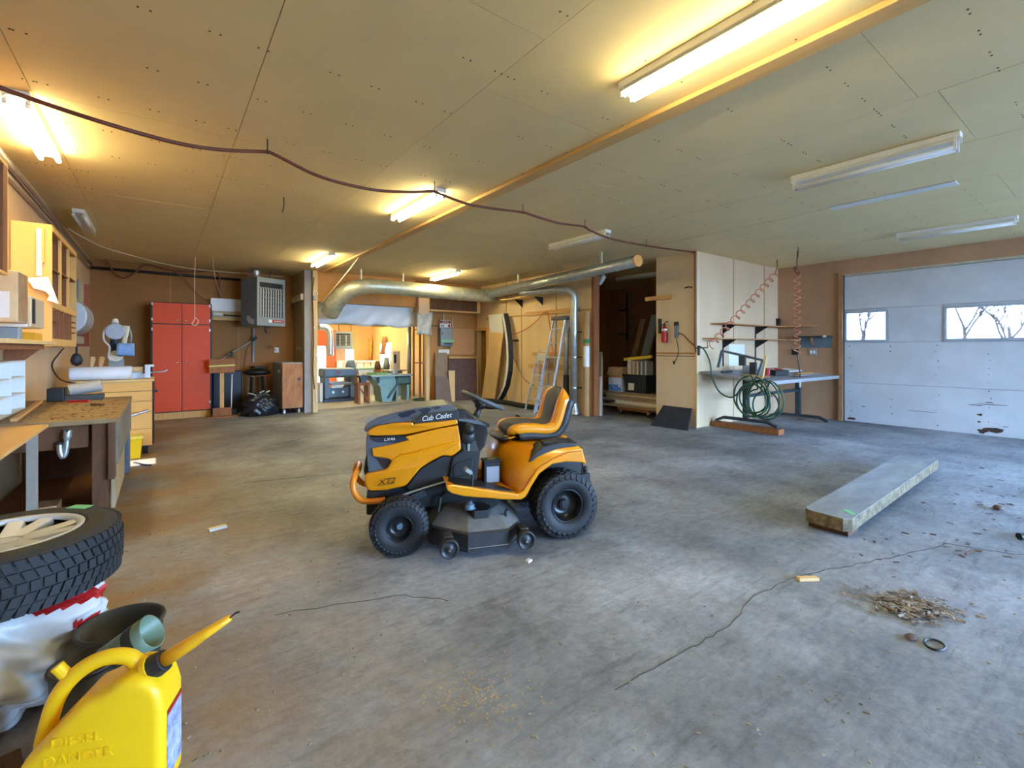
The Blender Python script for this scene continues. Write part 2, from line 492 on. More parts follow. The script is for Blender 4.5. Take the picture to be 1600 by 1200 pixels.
struct(MB().box(7.365, 7.385, 4.575, 4.60, 0, CEIL).build('trim_6', M_PLYLT, origin=False))
# door frame of the dark passage
t7 = MB(); t7.box(6.97, 7.0, 10.44, 10.52, 0, 1.86); t7.box(6.97, 7.0, 10.44, 11.0, 1.86, 1.93)
struct(t7.build('trim_7', M_PINE, bevel=0.004, origin=False))
# opening jamb: posts left and right
pst = MB().box(2.60, 2.70, 10.62, 10.74, 0, CEIL)
struct(pst.build('trim_8', M_PLYLT, bevel=0.006, origin=False))
struct(MB().box(2.45, 2.60, 10.70, 10.74, 0, CEIL).build('trim_10', mat('grey_panel', (150, 146, 142), 0.6, var=0.1), origin=False))
struct(MB().box(5.42, 5.52, 10.93, 11.0, 0, 2.33).build('trim_9', M_PLYLT, bevel=0.005, origin=False))

# ---- overhead door: four sections, the third with framed panes
M_DOORP = mat('door_white', (190, 194, 200), 0.6, var=0.10, scale=1.6, rgb2=None, bump=0.05, bscale=9)
dr = bpy.data.objects.new('door_1', None); COL.objects.link(dr); dr.location = (10.44, 0.95, 0); struct(dr)
MB().box(10.466, 10.48, -1.5, 3.4, 0.0, 1.53).box(10.466, 10.48, -1.5, 3.4, 2.04, 2.74).build('outer_skin', M_DOORP, dr, world=True)
wins = [(2.76, 3.36), (0.72, 1.94), (-1.35, -0.12)]
zs = [0.0, 0.73, 1.485, 2.10, 2.735]
for i in range(4):
    mb = MB()
    if i != 2:
        mb.box(10.42, 10.465, -1.5, 3.4, zs[i] + 0.001, zs[i + 1] - 0.001)
    else:
        ys = [-1.5] + sorted(v for w_ in wins for v in w_) + [3.4]
        for k in range(0, len(ys), 2): mb.box(10.42, 10.465, ys[k], ys[k + 1], zs[i] + 0.001, zs[i + 1] - 0.001)
        for w_ in wins:
            mb.box(10.42, 10.465, w_[0], w_[1], zs[i] + 0.004, 1.535); mb.box(10.42, 10.465, w_[0], w_[1], 2.03, zs[i + 1] - 0.004)
    mb.build('door_section', M_DOORP, dr, world=True, bevel=0.006)
M_GLASS = mat('pane_glass', (250, 252, 255), 0.02, var=0, trans=1.0, spec=0.5)
for k, w_ in enumerate(wins):
    fr = MB()
    fr.box(10.402, 10.47, w_[0] - 0.05, w_[0], 1.49, 2.075); fr.box(10.402, 10.47, w_[1], w_[1] + 0.03, 1.49, 2.075)
    fr.box(10.402, 10.47, w_[0], w_[1], 1.49, 1.535); fr.box(10.402, 10.47, w_[0], w_[1], 2.03, 2.075)
    f_ = fr.build('window_frame', mat('window_frame_paint', (158, 166, 178), 0.5, var=0.08), dr, world=True)
    MB().box(10.44, 10.446, w_[0], w_[1], 1.535, 2.03).build('pane', M_GLASS, dr, world=True)
# worn patches: bare rotten wood along the bottom, rows of nails, scrapes
M_ROT = mat('rotten_wood', (66, 48, 44), 0.9, var=0.4, scale=14)
def blob_x(px, py, w, h, X=10.418, seed=1):
    rb = random.Random(seed); p = at_x(px, py, X); mb = MB(); n = 14; vs = []
    for k in range(n):
        t = 2 * PI * k / n; r = rb.uniform(0.6, 1.1)
        vs.append(Vector((X, p.y + math.cos(t) * w * r, p.z + math.sin(t) * h * r)))
    return mb.prism(vs, [q + Vector((-0.003, 0, 0)) for q in vs])
for k, (px, py, w, h) in enumerate([(1553, 672, 0.13, 0.045), (1535, 674, 0.07, 0.04), (1531, 648, 0.035, 0.022), (1530, 659, 0.025, 0.015),
        (1545, 632, 0.22, 0.007), (1525, 633, 0.11, 0.006), (1546, 629, 0.05, 0.008), (1331, 654, 0.09, 0.03), (1349, 635, 0.04, 0.008), (1571, 667, 0.04, 0.006), (1440, 643, 0.25, 0.004)]):
    blob_x(px, py, w, h, seed=k).build('worn_patch', M_ROT, dr, world=True)
nb = MB(); rb = random.Random(3)
for c in range(8):
    for k in range(12):
        if rb.random() < 0.65:
            y = 3.3 - c * 0.62 + rb.uniform(-0.02, 0.02); z = 0.1 + k * 0.12 + rb.uniform(-0.02, 0.02)
            nb.cyl((10.42, y, z), (10.416, y, z), rb.uniform(0.006, 0.014), n=7)
q = nb.build('nail_marks', mat('nail_mark', (120, 124, 132), 0.8, var=0.1), dr, world=True); q['kind'] = 'stuff'

# ---- bare trees and shrubs outside the door panes
M_BARK = mat('bark', (34, 29, 28), 0.95, var=0.2, spec=0.05)
def bare_tree(x, y, h, seed, label):
    r = random.Random(seed); mb = MB()
    def br(p, d, l, rad, lev):
        q = p + d * l
        mb.tube([p, p + d * l * 0.5 + Vector((r.uniform(-1, 1), r.uniform(-1, 1), 0)) * l * 0.06, q], [rad, rad * 0.85, rad * 0.65], n=5)
        if lev == 0: return
        for _ in range(3 if lev > 1 else 4):
            nd = (d + Vector((r.uniform(-1, 1), r.uniform(-1, 1), r.uniform(-0.15, 0.8))) * 0.75).normalized()
            br(p + d * l * r.uniform(0.55, 1.0), nd, l * r.uniform(0.5, 0.75), rad * 0.6, lev - 1)
    br(Vector((x, y, -0.2)), Vector((0, 0, 1)), h * 0.36, h * 0.014, 4)
    return tag(mb.build('bare_tree', M_BARK), label, 'tree', 'bare trees outside the overhead door')
bare_tree(34, 10.1, 7.5, 2, 'thin bare tree seen through the small pane beside the door jamb')
bare_tree(36, 6.0, 8, 4, 'bare tree at the left side of the wide door window')
bare_tree(33, 3.9, 7.4, 7, 'bare twiggy tree in the right half of the wide door window')
# ================================================================== ceiling fixtures
def fixture(X, Yc, lit, label, wide=0.15, drop=0.075, L=1.22, Z=CEIL, group='tube lights on the ceiling', two=True, name='tube_light'):
    t = thing(name, label, 'light', (X, Yc, Z - drop - 0.02), 0, group)
    h = drop + 0.02
    MB().box(-wide * 0.34, wide * 0.34, -L / 2, L / 2, h - 0.045, h - 0.001).build('housing', M_WHITE, t, bevel=0.004)
    w2 = wide * 0.36
    MB().loft([[(-w2, -L / 2, h - 0.075), (-w2 * 0.55, -L / 2, h - 0.045), (w2 * 0.55, -L / 2, h - 0.045), (w2, -L / 2, h - 0.075)],
               [(-w2, L / 2, h - 0.075), (-w2 * 0.55, L / 2, h - 0.045), (w2 * 0.55, L / 2, h - 0.045), (w2, L / 2, h - 0.075)]]).build('reflector', M_WHITE, t, solid=0.003)
    for s in ((-1, 1) if two else (0,)):
        x = s * wide * 0.27
        MB().cyl((x, -L / 2 + 0.035, 0.02), (x, L / 2 - 0.035, 0.02), 0.018, n=12).build('tube', M_TUBE if lit else M_TUBEOFF, t, smooth=True)
        for e in (-1, 1):
            MB().box(x - 0.012, x + 0.012, e * (L / 2 - 0.03) - 0.01, e * (L / 2 - 0.03) + 0.01, 0.0, h - 0.04).build('socket', M_WHITEP, t, bevel=0.002)
    return t
fixture(-0.76, 4.98, True, 'lit two-tube light over the workbench at the left edge', 0.20)
fixture(-0.80, 8.25, False, 'small unlit two-tube light above the cubbyhole cabinet', 0.17, L=1.2)
fixture(2.37, 1.37, True, 'big lit two-tube light beside the wooden strip, nearest the camera', 0.17, drop=0.09)
fixture(2.35, 5.0, True, 'lit tube light beside the wooden strip in mid-ceiling, under the brown hose', 0.17)
fixture(2.40, 9.1, True, 'lit tube light above the wooden post by the workshop opening', 0.17)
fixture(5.09, 9.35, True, 'lit tube light above the round tin duct', 0.17)
fixture(5.06, 5.12, False, 'unlit white tube light where the brown hose ends', 0.17)
fixture(4.97, 1.45, False, 'unlit two-tube light at the right, the largest of the dark ones', 0.14, drop=0.12)
fixture(8.66, 1.55, False, 'unlit tube light nearest the overhead door', 0.16, drop=0.09)
fixture(8.68, 6.85, False, 'unlit tube light inside the dark storage closet', 0.16)
# shallow slot where a light once hung
b = MB()
b.box(6.36, 6.52, 1.12, 2.24, CEIL - 0.012, CEIL - 0.001)
tag(b.build('ceiling_board', M_WHITEP, bevel=0.002), 'long narrow pale board fixed to the ceiling between two unlit lights', 'board')
# workshop lights
fixture(4.3, 12.6, True, 'lit tube light just inside the workshop, behind the hanging plastic sheet', 0.17, L=1.2, Z=2.42, group='tube lights in the workshop')
fixture(4.0, 14.3, True, 'lit tube light deeper in the workshop, above the planer', 0.17, L=1.2, Z=2.42, group='tube lights in the workshop')
fixture(5.2, 15.4, True, 'farthest lit tube light in the workshop, beside the far heater', 0.17, L=1.2, Z=2.42, group='tube lights in the workshop')

# brown air hose slung below the ceiling on hooks
hp = [(-140, 78), (0, 137), (150, 188), (270, 222), (345, 234), (412, 237), (428, 241), (500, 276), (580, 296), (640, 300), (676, 299), (690, 304), (740, 321), (812, 331), (822, 333), (870, 348), (912, 354), (922, 360), (955, 373), (1010, 384), (1083, 394)]
hz = [2.86, 2.86, 2.80, 2.80, 2.84, 2.95, 2.95, 2.84, 2.82, 2.90, 2.96, 2.95, 2.88, 2.97, 2.97, 2.90, 2.98, 2.97, 2.91, 2.96, 3.03]
HP = bez([at_z(x, y, z) for (x, y), z in zip(hp, hz)], 6)
tag(MB().tube(HP, 0.014, n=8).build('air_hose', M_HOSE, smooth=True), 'long brown air hose slung in loops below the ceiling', 'hose')
for i, (px, py, lb) in enumerate([(418, 237, 'small bent hook holding the brown hose at its left, above the mower'), (679, 299, 'small bent hook holding the brown hose over the lit mid-ceiling light'),
        (817, 332, 'small bent hook holding the brown hose right of the wooden strip'), (914, 355, 'small bent hook holding the brown hose just before the unlit white light'), (1010, 384, 'last small hook of the brown hose, right of the unlit white light')]):
    p = at_z(px, py, 2.95)
    tag(MB().tube([(p.x, p.y, CEIL + 0.005), (p.x, p.y, 2.97), (p.x - 0.012, p.y, 2.945), (p.x, p.y, 2.932), (p.x + 0.018, p.y, 2.945)], 0.005, n=6).build('hose_hook', M_STEEL), lb, 'hook', 'hooks of the brown hose')
# hose end runs down the closet corner
tag(MB().tube(bez([(7.36, 4.62, 3.03), (7.35, 4.60, 2.95), (7.352, 4.60, 2.2), (7.35, 4.60, 1.5), (7.35, 4.585, 1.3)], 6), 0.013, n=8).build('pipe', M_HOSE, smooth=True), 'brown air pipe running down the corner of the closet wall', 'pipe')
# loose hooks in the ceiling
for px, py, lb in [(443, 308, 'small wire hook hanging alone from the ceiling left of the mid-ceiling light'), (1247, 386, 'bent nail in the ceiling above the coiled hose')]:
    p = at_z(px, py, CEIL)
    tag(MB().tube([(p.x, p.y, CEIL + 0.004), (p.x + 0.005, p.y, CEIL - 0.05), (p.x, p.y, CEIL - 0.12), (p.x - 0.01, p.y, CEIL - 0.17)], 0.006, n=6).build('ceiling_hook', M_STEEL), lb, 'hook')

# ================================================================== dust extraction ducts
def collars(mb, pts, r, w=0.02):
    for a, b in pts: mb.cyl(a, Vector(a) + (Vector(b) - Vector(a)).normalized() * w, r, n=24)
dt = thing('dust_duct', 'tin dust duct with branches running above the workshop opening and down the ladder wall', 'duct', (5.0, 9.0, 2.6))
DZ = 2.70
path = bez([(6.85, 9.95, DZ), (6.2, 9.93, DZ), (5.4, 9.9, DZ), (4.6, 9.9, DZ + 0.01), (3.95, 9.92, DZ + 0.02), (3.5, 9.98, DZ + 0.0), (3.2, 10.15, DZ - 0.10), (3.04, 10.35, DZ - 0.29), (2.97, 10.48, DZ - 0.45), (2.94, 10.58, DZ - 0.56)], 4)
prad = [0.160 + 0.03 * max(0, min(1, (i - 20) / 10)) for i in range(len(path))]
MB().tube(path, prad, n=24).build('pipe', M_DUCT, dt, world=True, smooth=True)
for i in (3, 6, 9, 13, 16, 18, 20, 22, 24, 26, 28, 31):
    if i + 1 < len(path):
        d = (path[i + 1] - path[i]).normalized()
        MB().cyl(path[i] - d * 0.012, path[i] + d * 0.012, prad[i] + 0.007, n=24).build('seam_band', M_DUCT, dt, world=True, smooth=False)
for x in (3.4, 4.35):
    MB().box(x - 0.015, x + 0.015, 9.9, 9.92, DZ + 0.14, CEIL).build('hanger', M_WHITEP, dt, world=True)
d2 = dt
e0, e1 = Vector((6.62, 9.85, 2.74)), Vector((6.05, 4.78, 2.76))
dd = (e1 - e0).normalized()
MB().cyl(e0, e1, 0.115, 0.09, n=24).build('pipe', M_GALV, d2, world=True, smooth=True)
MB().cyl(e1 - dd * 0.02, e1 + dd * 0.01, 0.094, n=24).build('end_cap', mat('orange_cap', (226, 160, 84), 0.6, var=0.1), d2, world=True)
for t in (0.03, 0.22, 0.42, 0.6, 0.78, 0.9):
    p = e0.lerp(e1, t); r = 0.115 + (0.09 - 0.115) * t + 0.004
    MB().cyl(p, p + dd * 0.03, r, n=24).build('seam_band', M_GALV, d2, world=True)
for t in (0.28, 0.83):
    p = e0.lerp(e1, t)
    MB().box(p.x - 0.012, p.x + 0.012, p.y - 0.02, p.y + 0.02, p.z + 0.08, CEIL).build('hanger', M_WHITEP, d2, world=True)
# elbow cone joining both ducts
MB().ball((6.62, 9.9, 2.715), 0.17, n=20, m=12).build('elbow', M_DUCT, d2, world=True, smooth=True)
d3 = dt
MB().tube(bez([(6.52, 8.4, 2.63), (6.62, 7.7, 2.62), (6.72, 7.25, 2.60), (6.80, 7.07, 2.53), (6.84, 7.03, 2.38), (6.84, 7.03, 2.0)], 6) + [Vector((6.84, 7.03, 0.22))], 0.075, n=20).build('pipe', M_GALV, d3, world=True, smooth=True)
MB().lathe([(0.075, 0.24), (0.078, 0.2), (0.13, 0.06), (0.15, 0.0), (0.0, 0.0)], (6.84, 7.03, 0.0), n=20).build('flared_foot', M_GALV, d3, world=True, smooth=True)
for z in (0.55, 1.18, 1.7):
    MB().cyl((6.84, 7.03, z), (6.84, 7.03, z + 0.025), 0.081, n=20).build('seam_band', M_GALV, d3, world=True)
    MB().box(6.83, 6.985, 6.94, 6.96, z, z + 0.02).build('strap', M_STEEL, d3, world=True)
d4 = dt
MB().tube(bez([(6.85, 7.08, 1.92), (6.84, 7.16, 1.83), (6.83, 7.23, 1.72), (6.82, 7.24, 1.55)], 5) + [Vector((6.82, 7.24, 0.8))], 0.052, n=16).build('pipe', M_GALV, d4, world=True, smooth=True)
MB().tube(bez([(6.82, 7.24, 0.82), (6.82, 7.24, 0.5), (6.83, 7.22, 0.25), (6.80, 7.25, 0.05)], 6), 0.06, n=16).build('flexible_hose', M_RUB, d4, world=True, smooth=True)
# cardboard tube standing beside the pipes
ct = thing('cardboard_tube', 'tall cardboard tube with a green sticker leaning at the closet doorway', 'tube', (6.90, 6.74, 0))
MB().cyl((6.90, 6.74, 0), (6.93, 6.74, 2.12), 0.06, n=20).build('tube', M_CART, ct, world=True, smooth=False)
MB().cyl((6.912, 6.74, 1.48), (6.9135, 6.74, 1.56), 0.0635, n=20).build('green_sticker', mat('green_sticker', (20, 120, 60), 0.5), ct, world=True)
MB().cyl((6.907, 6.74, 1.0), (6.912, 6.74, 1.42), 0.0625, n=20).build('white_sticker', M_WHITE, ct, world=True)
# rubber hose on the floor along the ladder wall
tag(MB().tube(bez([(6.55, 10.1, 0.06), (6.72, 9.2, 0.06), (6.66, 8.6, 0.06), (6.7, 8.0, 0.06), (6.8, 7.5, 0.06)], 8), 0.055, n=14).build('floor_hose', M_RUB, smooth=True), 'thick black hose lying on the floor behind the stepladders', 'hose')

# ================================================================== soffit box, plastic sheet, header bits
sf = thing('storage_soffit', 'wooden box with a dark brown front panel under the tin duct', 'box', (5.85, 10.75, 2.3))
s = MB(); s.box(5.02, 6.78, 10.5, 11.0, 2.30, 2.34); s.box(5.02, 6.78, 10.5, 11.0, 2.74, 2.78)
s.box(5.02, 5.30, 10.5, 11.0, 2.34, 2.74); s.box(6.70, 6.78, 10.5, 11.0, 2.34, 2.74)
s.build('frame', M_PINE, sf, world=True, bevel=0.003)
MB().box(5.30, 6.70, 10.54, 10.56, 2.34, 2.74).build('front_panel', M_DKWOOD, sf, world=True)
MB().box(5.0, 5.28, 10.48, 10.5, 2.22, 2.62).build('end_board', M_PLY, sf, world=True)
struct(MB().box(5.0, 7.0, 10.80, 11.0, 2.78, CEIL).build('wall_header', M_PLYDK, origin=False))
# white plastic sheet
rows = []
for i in range(9):
    z = 2.44 - i * 0.06
    row = []
    for k in range(41):
        x = 2.75 + k * 0.068
        sag = 0.05 * math.sin(k * 0.5) * (i / 8) + 0.12 * (i / 8) * (1 if k > 26 else 0.35 + 0.65 * k / 26)
        row.append((x, 10.84 + 0.03 * math.sin(k * 0.9 + i) * (i / 8) + 0.10 * (i / 8), z - sag * 0.5))
    rows.append(row)
M_SHEET = mat('plastic_sheet', (222, 226, 228), 0.35, var=0.05, scale=3)
tag(MB().loft(rows).build('plastic_sheet', M_SHEET, smooth=True, solid=0.002), 'long white plastic sheet hung across the top of the workshop opening', 'sheet')
rows = []
for i in range(11):
    row = []
    for k in range(9):
        rows_x = 5.0 + k * 0.055
        row.append((rows_x, 10.62 + 0.03 * math.sin(k * 1.3 + i * 0.5) - 0.05 * math.sin(PI * k / 8), 2.29 - i * 0.058 + 0.02 * math.sin(k * 0.8)))
    rows.append(row)
tag(MB().loft(rows).build('plastic_bag', mat('dusty_plastic', (190, 188, 172), 0.4, var=0.25, scale=9), smooth=True, solid=0.003), 'dusty clear plastic bag hung at the right end of the workshop opening', 'bag')
# ================================================================== ride-on mower
M_YEL = mat('mower_yellow', (216, 138, 4), 0.3, var=0.02, coat=0.5)
M_MBLK = mat('mower_black', (38, 41, 45), 0.42, var=0.12, scale=12)
M_MGRY = mat('mower_grey', (84, 92, 102), 0.4, var=0.08)
M_SEATG = mat('seat_grey', (70, 74, 79), 0.6, var=0.1, scale=20)
M_DECK = mat('deck_black', (46, 48, 52), 0.55, var=0.35, scale=6)
M_DUST = mat('deck_dusty', (104, 106, 108), 0.85, var=0.3, scale=7)
M_TIRE = mat('mower_tire', (30, 32, 37), 0.62, var=0.2, scale=20)
M_BUMP = mat('bumper_orange', (222, 132, 32), 0.35, var=0.08, coat=0.3)
MO = Vector((2.515, 2.885, 0)); MF = Vector((-0.935, 0.354, 0)).normalized(); MN = Vector((-MF.y, MF.x, 0))
mower = thing('riding_mower', 'yellow and black ride-on lawn mower standing in the middle of the floor', 'lawn mower', MO, math.atan2(MF.y, MF.x))
def ML(zx, zy, v):
    """point of the mower's side view at distance v left of its centre line -> (forward, up)"""
    d = ray(540 + zx * 0.25, 590 + zy * 0.25); P = MO + MN * v; o = Vector((0, 0, H))
    t = (P - o).dot(MN) / d.dot(MN); q = o + d * t - MO
    return q.dot(MF), q.z
def mprism(name, poly, v, m, hw=None, bevel=0.008, parent=None, both=True, v0=None, raw=False, seg=2):
    """side-view outline given real width; hw(u, w) = half width at a point"""
    pts = [p if raw else ML(p[0], p[1], v) for p in poly]
    A = [Vector((u, (hw(u, w) if hw else v), w)) for u, w in pts]
    if v0 is None: B = [Vector((p.x, -p.y, p.z)) for p in A]
    else: B = [Vector((p.x, v0, p.z)) for p in A]
    return MB().prism(A, B).build(name, m, parent or mower, bevel=bevel, seg=seg, smooth=False)
def taper(base, u0=0.95, u1=1.45, k=0.78):
    return lambda u, w: base * (1 - (1 - k) * max(0, min(1, (u - u0) / (u1 - u0))) ** 1.6)

# hood
hwS = taper(0.25)
mprism('nose', [(128, 378), (385, 370), (420, 420), (380, 560), (300, 600), (150, 606), (140, 598), (126, 470)], 0.235, M_MGRY, taper(0.232), 0.014)
mprism('hood_side', [(165, 452), (172, 500), (265, 512), (290, 524), (350, 478), (365, 482), (670, 402), (722, 420), (703, 298), (560, 325), (372, 372), (394, 392), (320, 415)], 0.25, M_YEL, hwS, 0.006)
mprism('hood_lower', [(290, 520), (268, 562), (252, 582), (140, 612), (119, 628), (118, 680), (130, 712), (157, 722), (255, 714), (380, 682), (440, 603), (475, 565), (540, 522), (610, 487), (665, 495), (725, 450), (718, 395), (670, 402), (365, 484), (350, 480)], 0.262, M_YEL, taper(0.262), 0.014)
mprism('hood_stripe', [(135, 362), (137, 345), (165, 325), (210, 308), (300, 290), (418, 280), (422, 292), (560, 278), (697, 263), (703, 290), (560, 318), (370, 360), (200, 372), (150, 370)], 0.25, M_YEL, taper(0.25, k=0.72), 0.008)
def hwTop(u, w):
    b = 0.235 * (1 - 0.30 * max(0, min(1, (u - 0.95) / 0.5)) ** 1.6)
    return b * (1 - 0.30 * max(0, min(1, (w - (0.86 - 0.10 * max(0, u - 0.8))) / 0.14)))
mprism('hood_top', [(114, 345), (115, 322), (140, 292), (200, 258), (300, 228), (440, 196), (560, 181), (650, 173), (690, 181), (703, 202), (705, 263), (560, 277), (424, 291), (420, 276), (300, 288), (200, 308), (150, 330), (136, 350)], 0.235, M_MGRY, hwTop, 0.016, seg=3)
mprism('brand_plate', [(424, 290), (470, 236), (703, 205), (704, 262), (560, 276)], 0.238, M_MBLK, lambda u, w: 0.2415, 0.003)
for k, tz in enumerate([[(335, 224), (430, 203), (446, 214), (432, 224), (412, 230), (398, 243), (352, 252), (330, 240)],
                        [(446, 201), (520, 189), (536, 199), (512, 222), (488, 226), (470, 212)],
                        [(536, 187), (585, 180), (598, 189), (560, 199)]]):
    mprism('hood_vent', tz, 0.2, mat('vent_dark', (30, 40, 60), 0.5, var=0.1), lambda u, w: hwTop(u, w) + 0.004, 0.002)
mprism('headlight', [(150, 378), (372, 374), (390, 392), (318, 411), (200, 412), (160, 398)], 0.245, mat('headlight', (34, 44, 58), 0.15, var=0.1), lambda u, w: taper(0.243)(u, w), 0.004)
mprism('lower_grille', [(128, 560), (150, 606), (118, 620), (112, 590), (122, 552)], 0.2, M_BLACK, taper(0.2), 0.004)
mprism('bolt_recess', [(176, 505), (262, 516), (285, 526), (262, 565), (240, 578), (200, 520)], 0.235, mat('recess_dark', (48, 34, 34), 0.6), taper(0.236), 0.002)
mprism('engine_side', [(380, 690), (440, 606), (475, 568), (610, 490), (668, 498), (655, 560), (640, 655), (520, 690), (420, 716)], 0.21, M_MBLK, None, 0.006)
# dash and steering
mprism('dash', [(703, 200), (755, 206), (830, 252), (888, 302), (890, 345), (870, 425), (842, 462), (818, 640), (640, 655), (655, 560), (668, 497), (727, 452), (704, 298)], 0.22, M_MBLK, lambda u, w: 0.235 - 0.09 * max(0, (w - 0.78)) / 0.15, 0.012)
mprism('dash_trim', [(706, 262), (760, 262), (832, 270), (886, 305), (706, 272)], 0.238, M_MGRY, lambda u, w: 0.226, 0.003)
mprism('dash_panel', [(665, 560), (690, 530), (800, 500), (790, 610), (670, 625)], 0.236, M_BLACK, lambda u, w: 0.241, 0.008)
u, w = ML(772, 322, 0.25)
MB().ball((u, 0.25, w), (0.042, 0.05, 0.045)).build('fuel_cap', M_BLACK, mower, smooth=True)
u2, w2 = ML(770, 372, 0.25)
MB().ball((u2, 0.235, w2), (0.05, 0.03, 0.055)).build('filler_neck', M_MBLK, mower, smooth=True)
u3, w3 = ML(770, 425, 0.25)
MB().cbox((u3, 0.242, w3), (0.018, 0.01, 0.08)).build('sight_strip', M_GREY, mower, bevel=0.003)
a = math.radians(24.0)
C = Vector((0.54, 0, 0.965)); ex = Vector((math.cos(a), 0, math.sin(a))); ey = Vector((0, 1, 0)); ez = Vector((-math.sin(a), 0, math.cos(a)))
st = MB().tube([C + (ex * math.cos(t) + ey * math.sin(t)) * 0.165 for t in [2 * PI * k / 40 for k in range(40)]], 0.0155, n=10, closed=True).build('steering_wheel', M_MGRY, mower, smooth=True)
sp = MB()
for t in (0.0, 2.2, -2.2):
    e = C + (ex * math.cos(t + PI) + ey * math.sin(t + PI)) * 0.155
    sp.tube([C - ez * 0.045, C.lerp(e, 0.5) - ez * 0.03, e], [0.02, 0.016, 0.012], n=8)
sp.ball(C - ez * 0.04, (0.05, 0.05, 0.035))
sp.build('spokes', M_MBLK, mower, smooth=True)
MB().cyl((0.615, 0, 0.80), C - ez * 0.05, 0.032, 0.02, n=14).build('steering_column', M_MBLK, mower, smooth=True)
MB().cyl((0.545, 0.02, 0.78), (0.535, 0.02, 0.80), 0.05, n=14).build('ignition_boss', M_BLACK, mower, smooth=True)

# seat: padded strips swept along the profile of cushion and backrest
pp = bez([(0.350, 0.690, 0), (0.352, 0.735, 0), (0.315, 0.762, 0), (0.20, 0.765, 0), (0.08, 0.752, 0), (0.015, 0.775, 0), (-0.018, 0.85, 0), (-0.045, 0.94, 0), (-0.075, 1.005, 0), (-0.105, 1.03, 0)], 3)
def sweep(name, vc, vw, off, th, m, wf, vcf=None, t0=0, t1=None, raise_=0.0):
    rows = []; n = len(pp); t1 = t1 or n
    for i in range(t0, t1):
        p = pp[i]; d = (pp[min(i + 1, n - 1)] - pp[max(i - 1, 0)]).normalized(); nn = Vector((d.y, -d.x, 0))
        if nn.y < 0 and i < n // 2: nn = -nn
        if i >= n // 2 and nn.x < 0: nn = -nn
        s = wf(i / (n - 1)); cc = vcf(i / (n - 1)) if vcf else vc
        ring = []
        for k in range(12):
            q = 2 * PI * k / 12
            cu, su = math.cos(q), math.sin(q)
            dv = math.copysign(abs(cu) ** 0.6, cu) * vw * s; dn = off + math.copysign(abs(su) ** 0.7, su) * th / 2
            ring.append(Vector((p.x + nn.x * dn, cc * s + dv, p.y + nn.y * dn)))
        ring.append(ring[0].copy())
        rows.append(ring)
    return MB().loft(rows, cap=False).add([r for r in rows[0][:12]], [tuple(range(12))]).add([r for r in rows[-1][:12]], [tuple(range(12))]).build(name, m, mower, smooth=True, weld=True)
wid = lambda t: (0.86 + 0.14 * min(1, t * 6)) * (1 - 0.42 * max(0, (t - 0.80) / 0.2) ** 2)
sweep('seat_shell', 0, 0.222, -0.058, 0.115, M_MBLK, wid)
sweep('seat_cushion', 0, 0.150, 0.004, 0.07, M_SEATG, lambda t: wid(t) * (1.0 - 0.30 * math.exp(-((t - 0.62) / 0.10) ** 2)))
for s_ in (-1, 1):
    sweep('seat_bolster', s_ * 0.165, 0.048, -0.012, 0.088, M_YEL, wid)
text('brand_text', 'Cub Cadet', 0.045, M_WHITE, mower, frame((-0.020, 0.0, 0.955), (0, 1, 0), (-0.35, 0, 1)), 0.002, 0.3)
MB().box(0.02, 0.34, -0.15, 0.15, 0.615, 0.70).build('seat_bracket', M_BLACK, mower, bevel=0.008)
MB().cyl((0.25, 0.155, 0.645), (0.25, 0.165, 0.645), 0.012, n=10).build('bolt', M_CHROME, mower)
MB().tube([(-0.03, 0.17, 0.69), (-0.08, 0.19, 0.68), (-0.1, 0.15, 0.67)], 0.008, n=6).build('seat_spring', M_YEL, mower)

# fender, footboard
V = [-0.455, -0.33, -0.17, 0.17, 0.33, 0.455]
outer = [(0.398, 0.363), (0.357, 0.382), (0.31, 0.45), (0.252, 0.524), (0.144, 0.588), (0.01, 0.630), (-0.09, 0.635), (-0.118, 0.545)]
mid = [(0.415, 0.358), (0.405, 0.40), (0.375, 0.50), (0.31, 0.585), (0.2, 0.628), (0.03, 0.648), (-0.095, 0.650), (-0.13, 0.55)]
inner = [(0.435, 0.355), (0.462, 0.45), (0.462, 0.54), (0.42, 0.645), (0.35, 0.66), (0.05, 0.66), (-0.10, 0.655), (-0.145, 0.55)]
rows = [[Vector((u, v, w)) for u, w in L_] for v, L_ in zip(V, (outer, mid, inner, inner, mid, outer))]
MB().loft(rows).build('fender', M_YEL, mower, smooth=True, solid=0.012)
arch = [(628, 672), (655, 668), (1078, 727), (1110, 705), (1150, 640), (1200, 570), (1290, 510), (1400, 465), (1480, 455), (1506, 540), (1470, 530), (1380, 525), (1290, 540), (1210, 600), (1160, 680), (1125, 745), (1095, 762), (1000, 762), (740, 742), (660, 722), (632, 700)]
for s_ in (-1, 1):
    pts = [ML(x, y, 0.47) for x, y in arch]
    MB().prism([Vector((u, s_ * 0.478, w)) for u, w in pts], [Vector((u, s_ * 0.435, w)) for u, w in pts]).build('fender_rim', M_YEL, mower, bevel=0.010, seg=3)
MB().prism([Vector((0.885, 0.445, 0.452)), Vector((0.40, 0.445, 0.362)), Vector((0.38, 0.445, 0.33)), Vector((0.87, 0.445, 0.42))],
           [Vector((0.885, -0.445, 0.452)), Vector((0.40, -0.445, 0.362)), Vector((0.38, -0.445, 0.33)), Vector((0.87, -0.445, 0.42))]).build('footboard', M_YEL, mower, bevel=0.004)
MB().prism([Vector((0.80, 0.15, 0.52)), Vector((0.44, 0.15, 0.44)), Vector((0.42, 0.15, 0.35)), Vector((0.82, 0.15, 0.42))],
           [Vector((0.80, -0.15, 0.52)), Vector((0.44, -0.15, 0.44)), Vector((0.42, -0.15, 0.35)), Vector((0.82, -0.15, 0.42))]).build('tunnel', M_YEL, mower, bevel=0.02, seg=3)
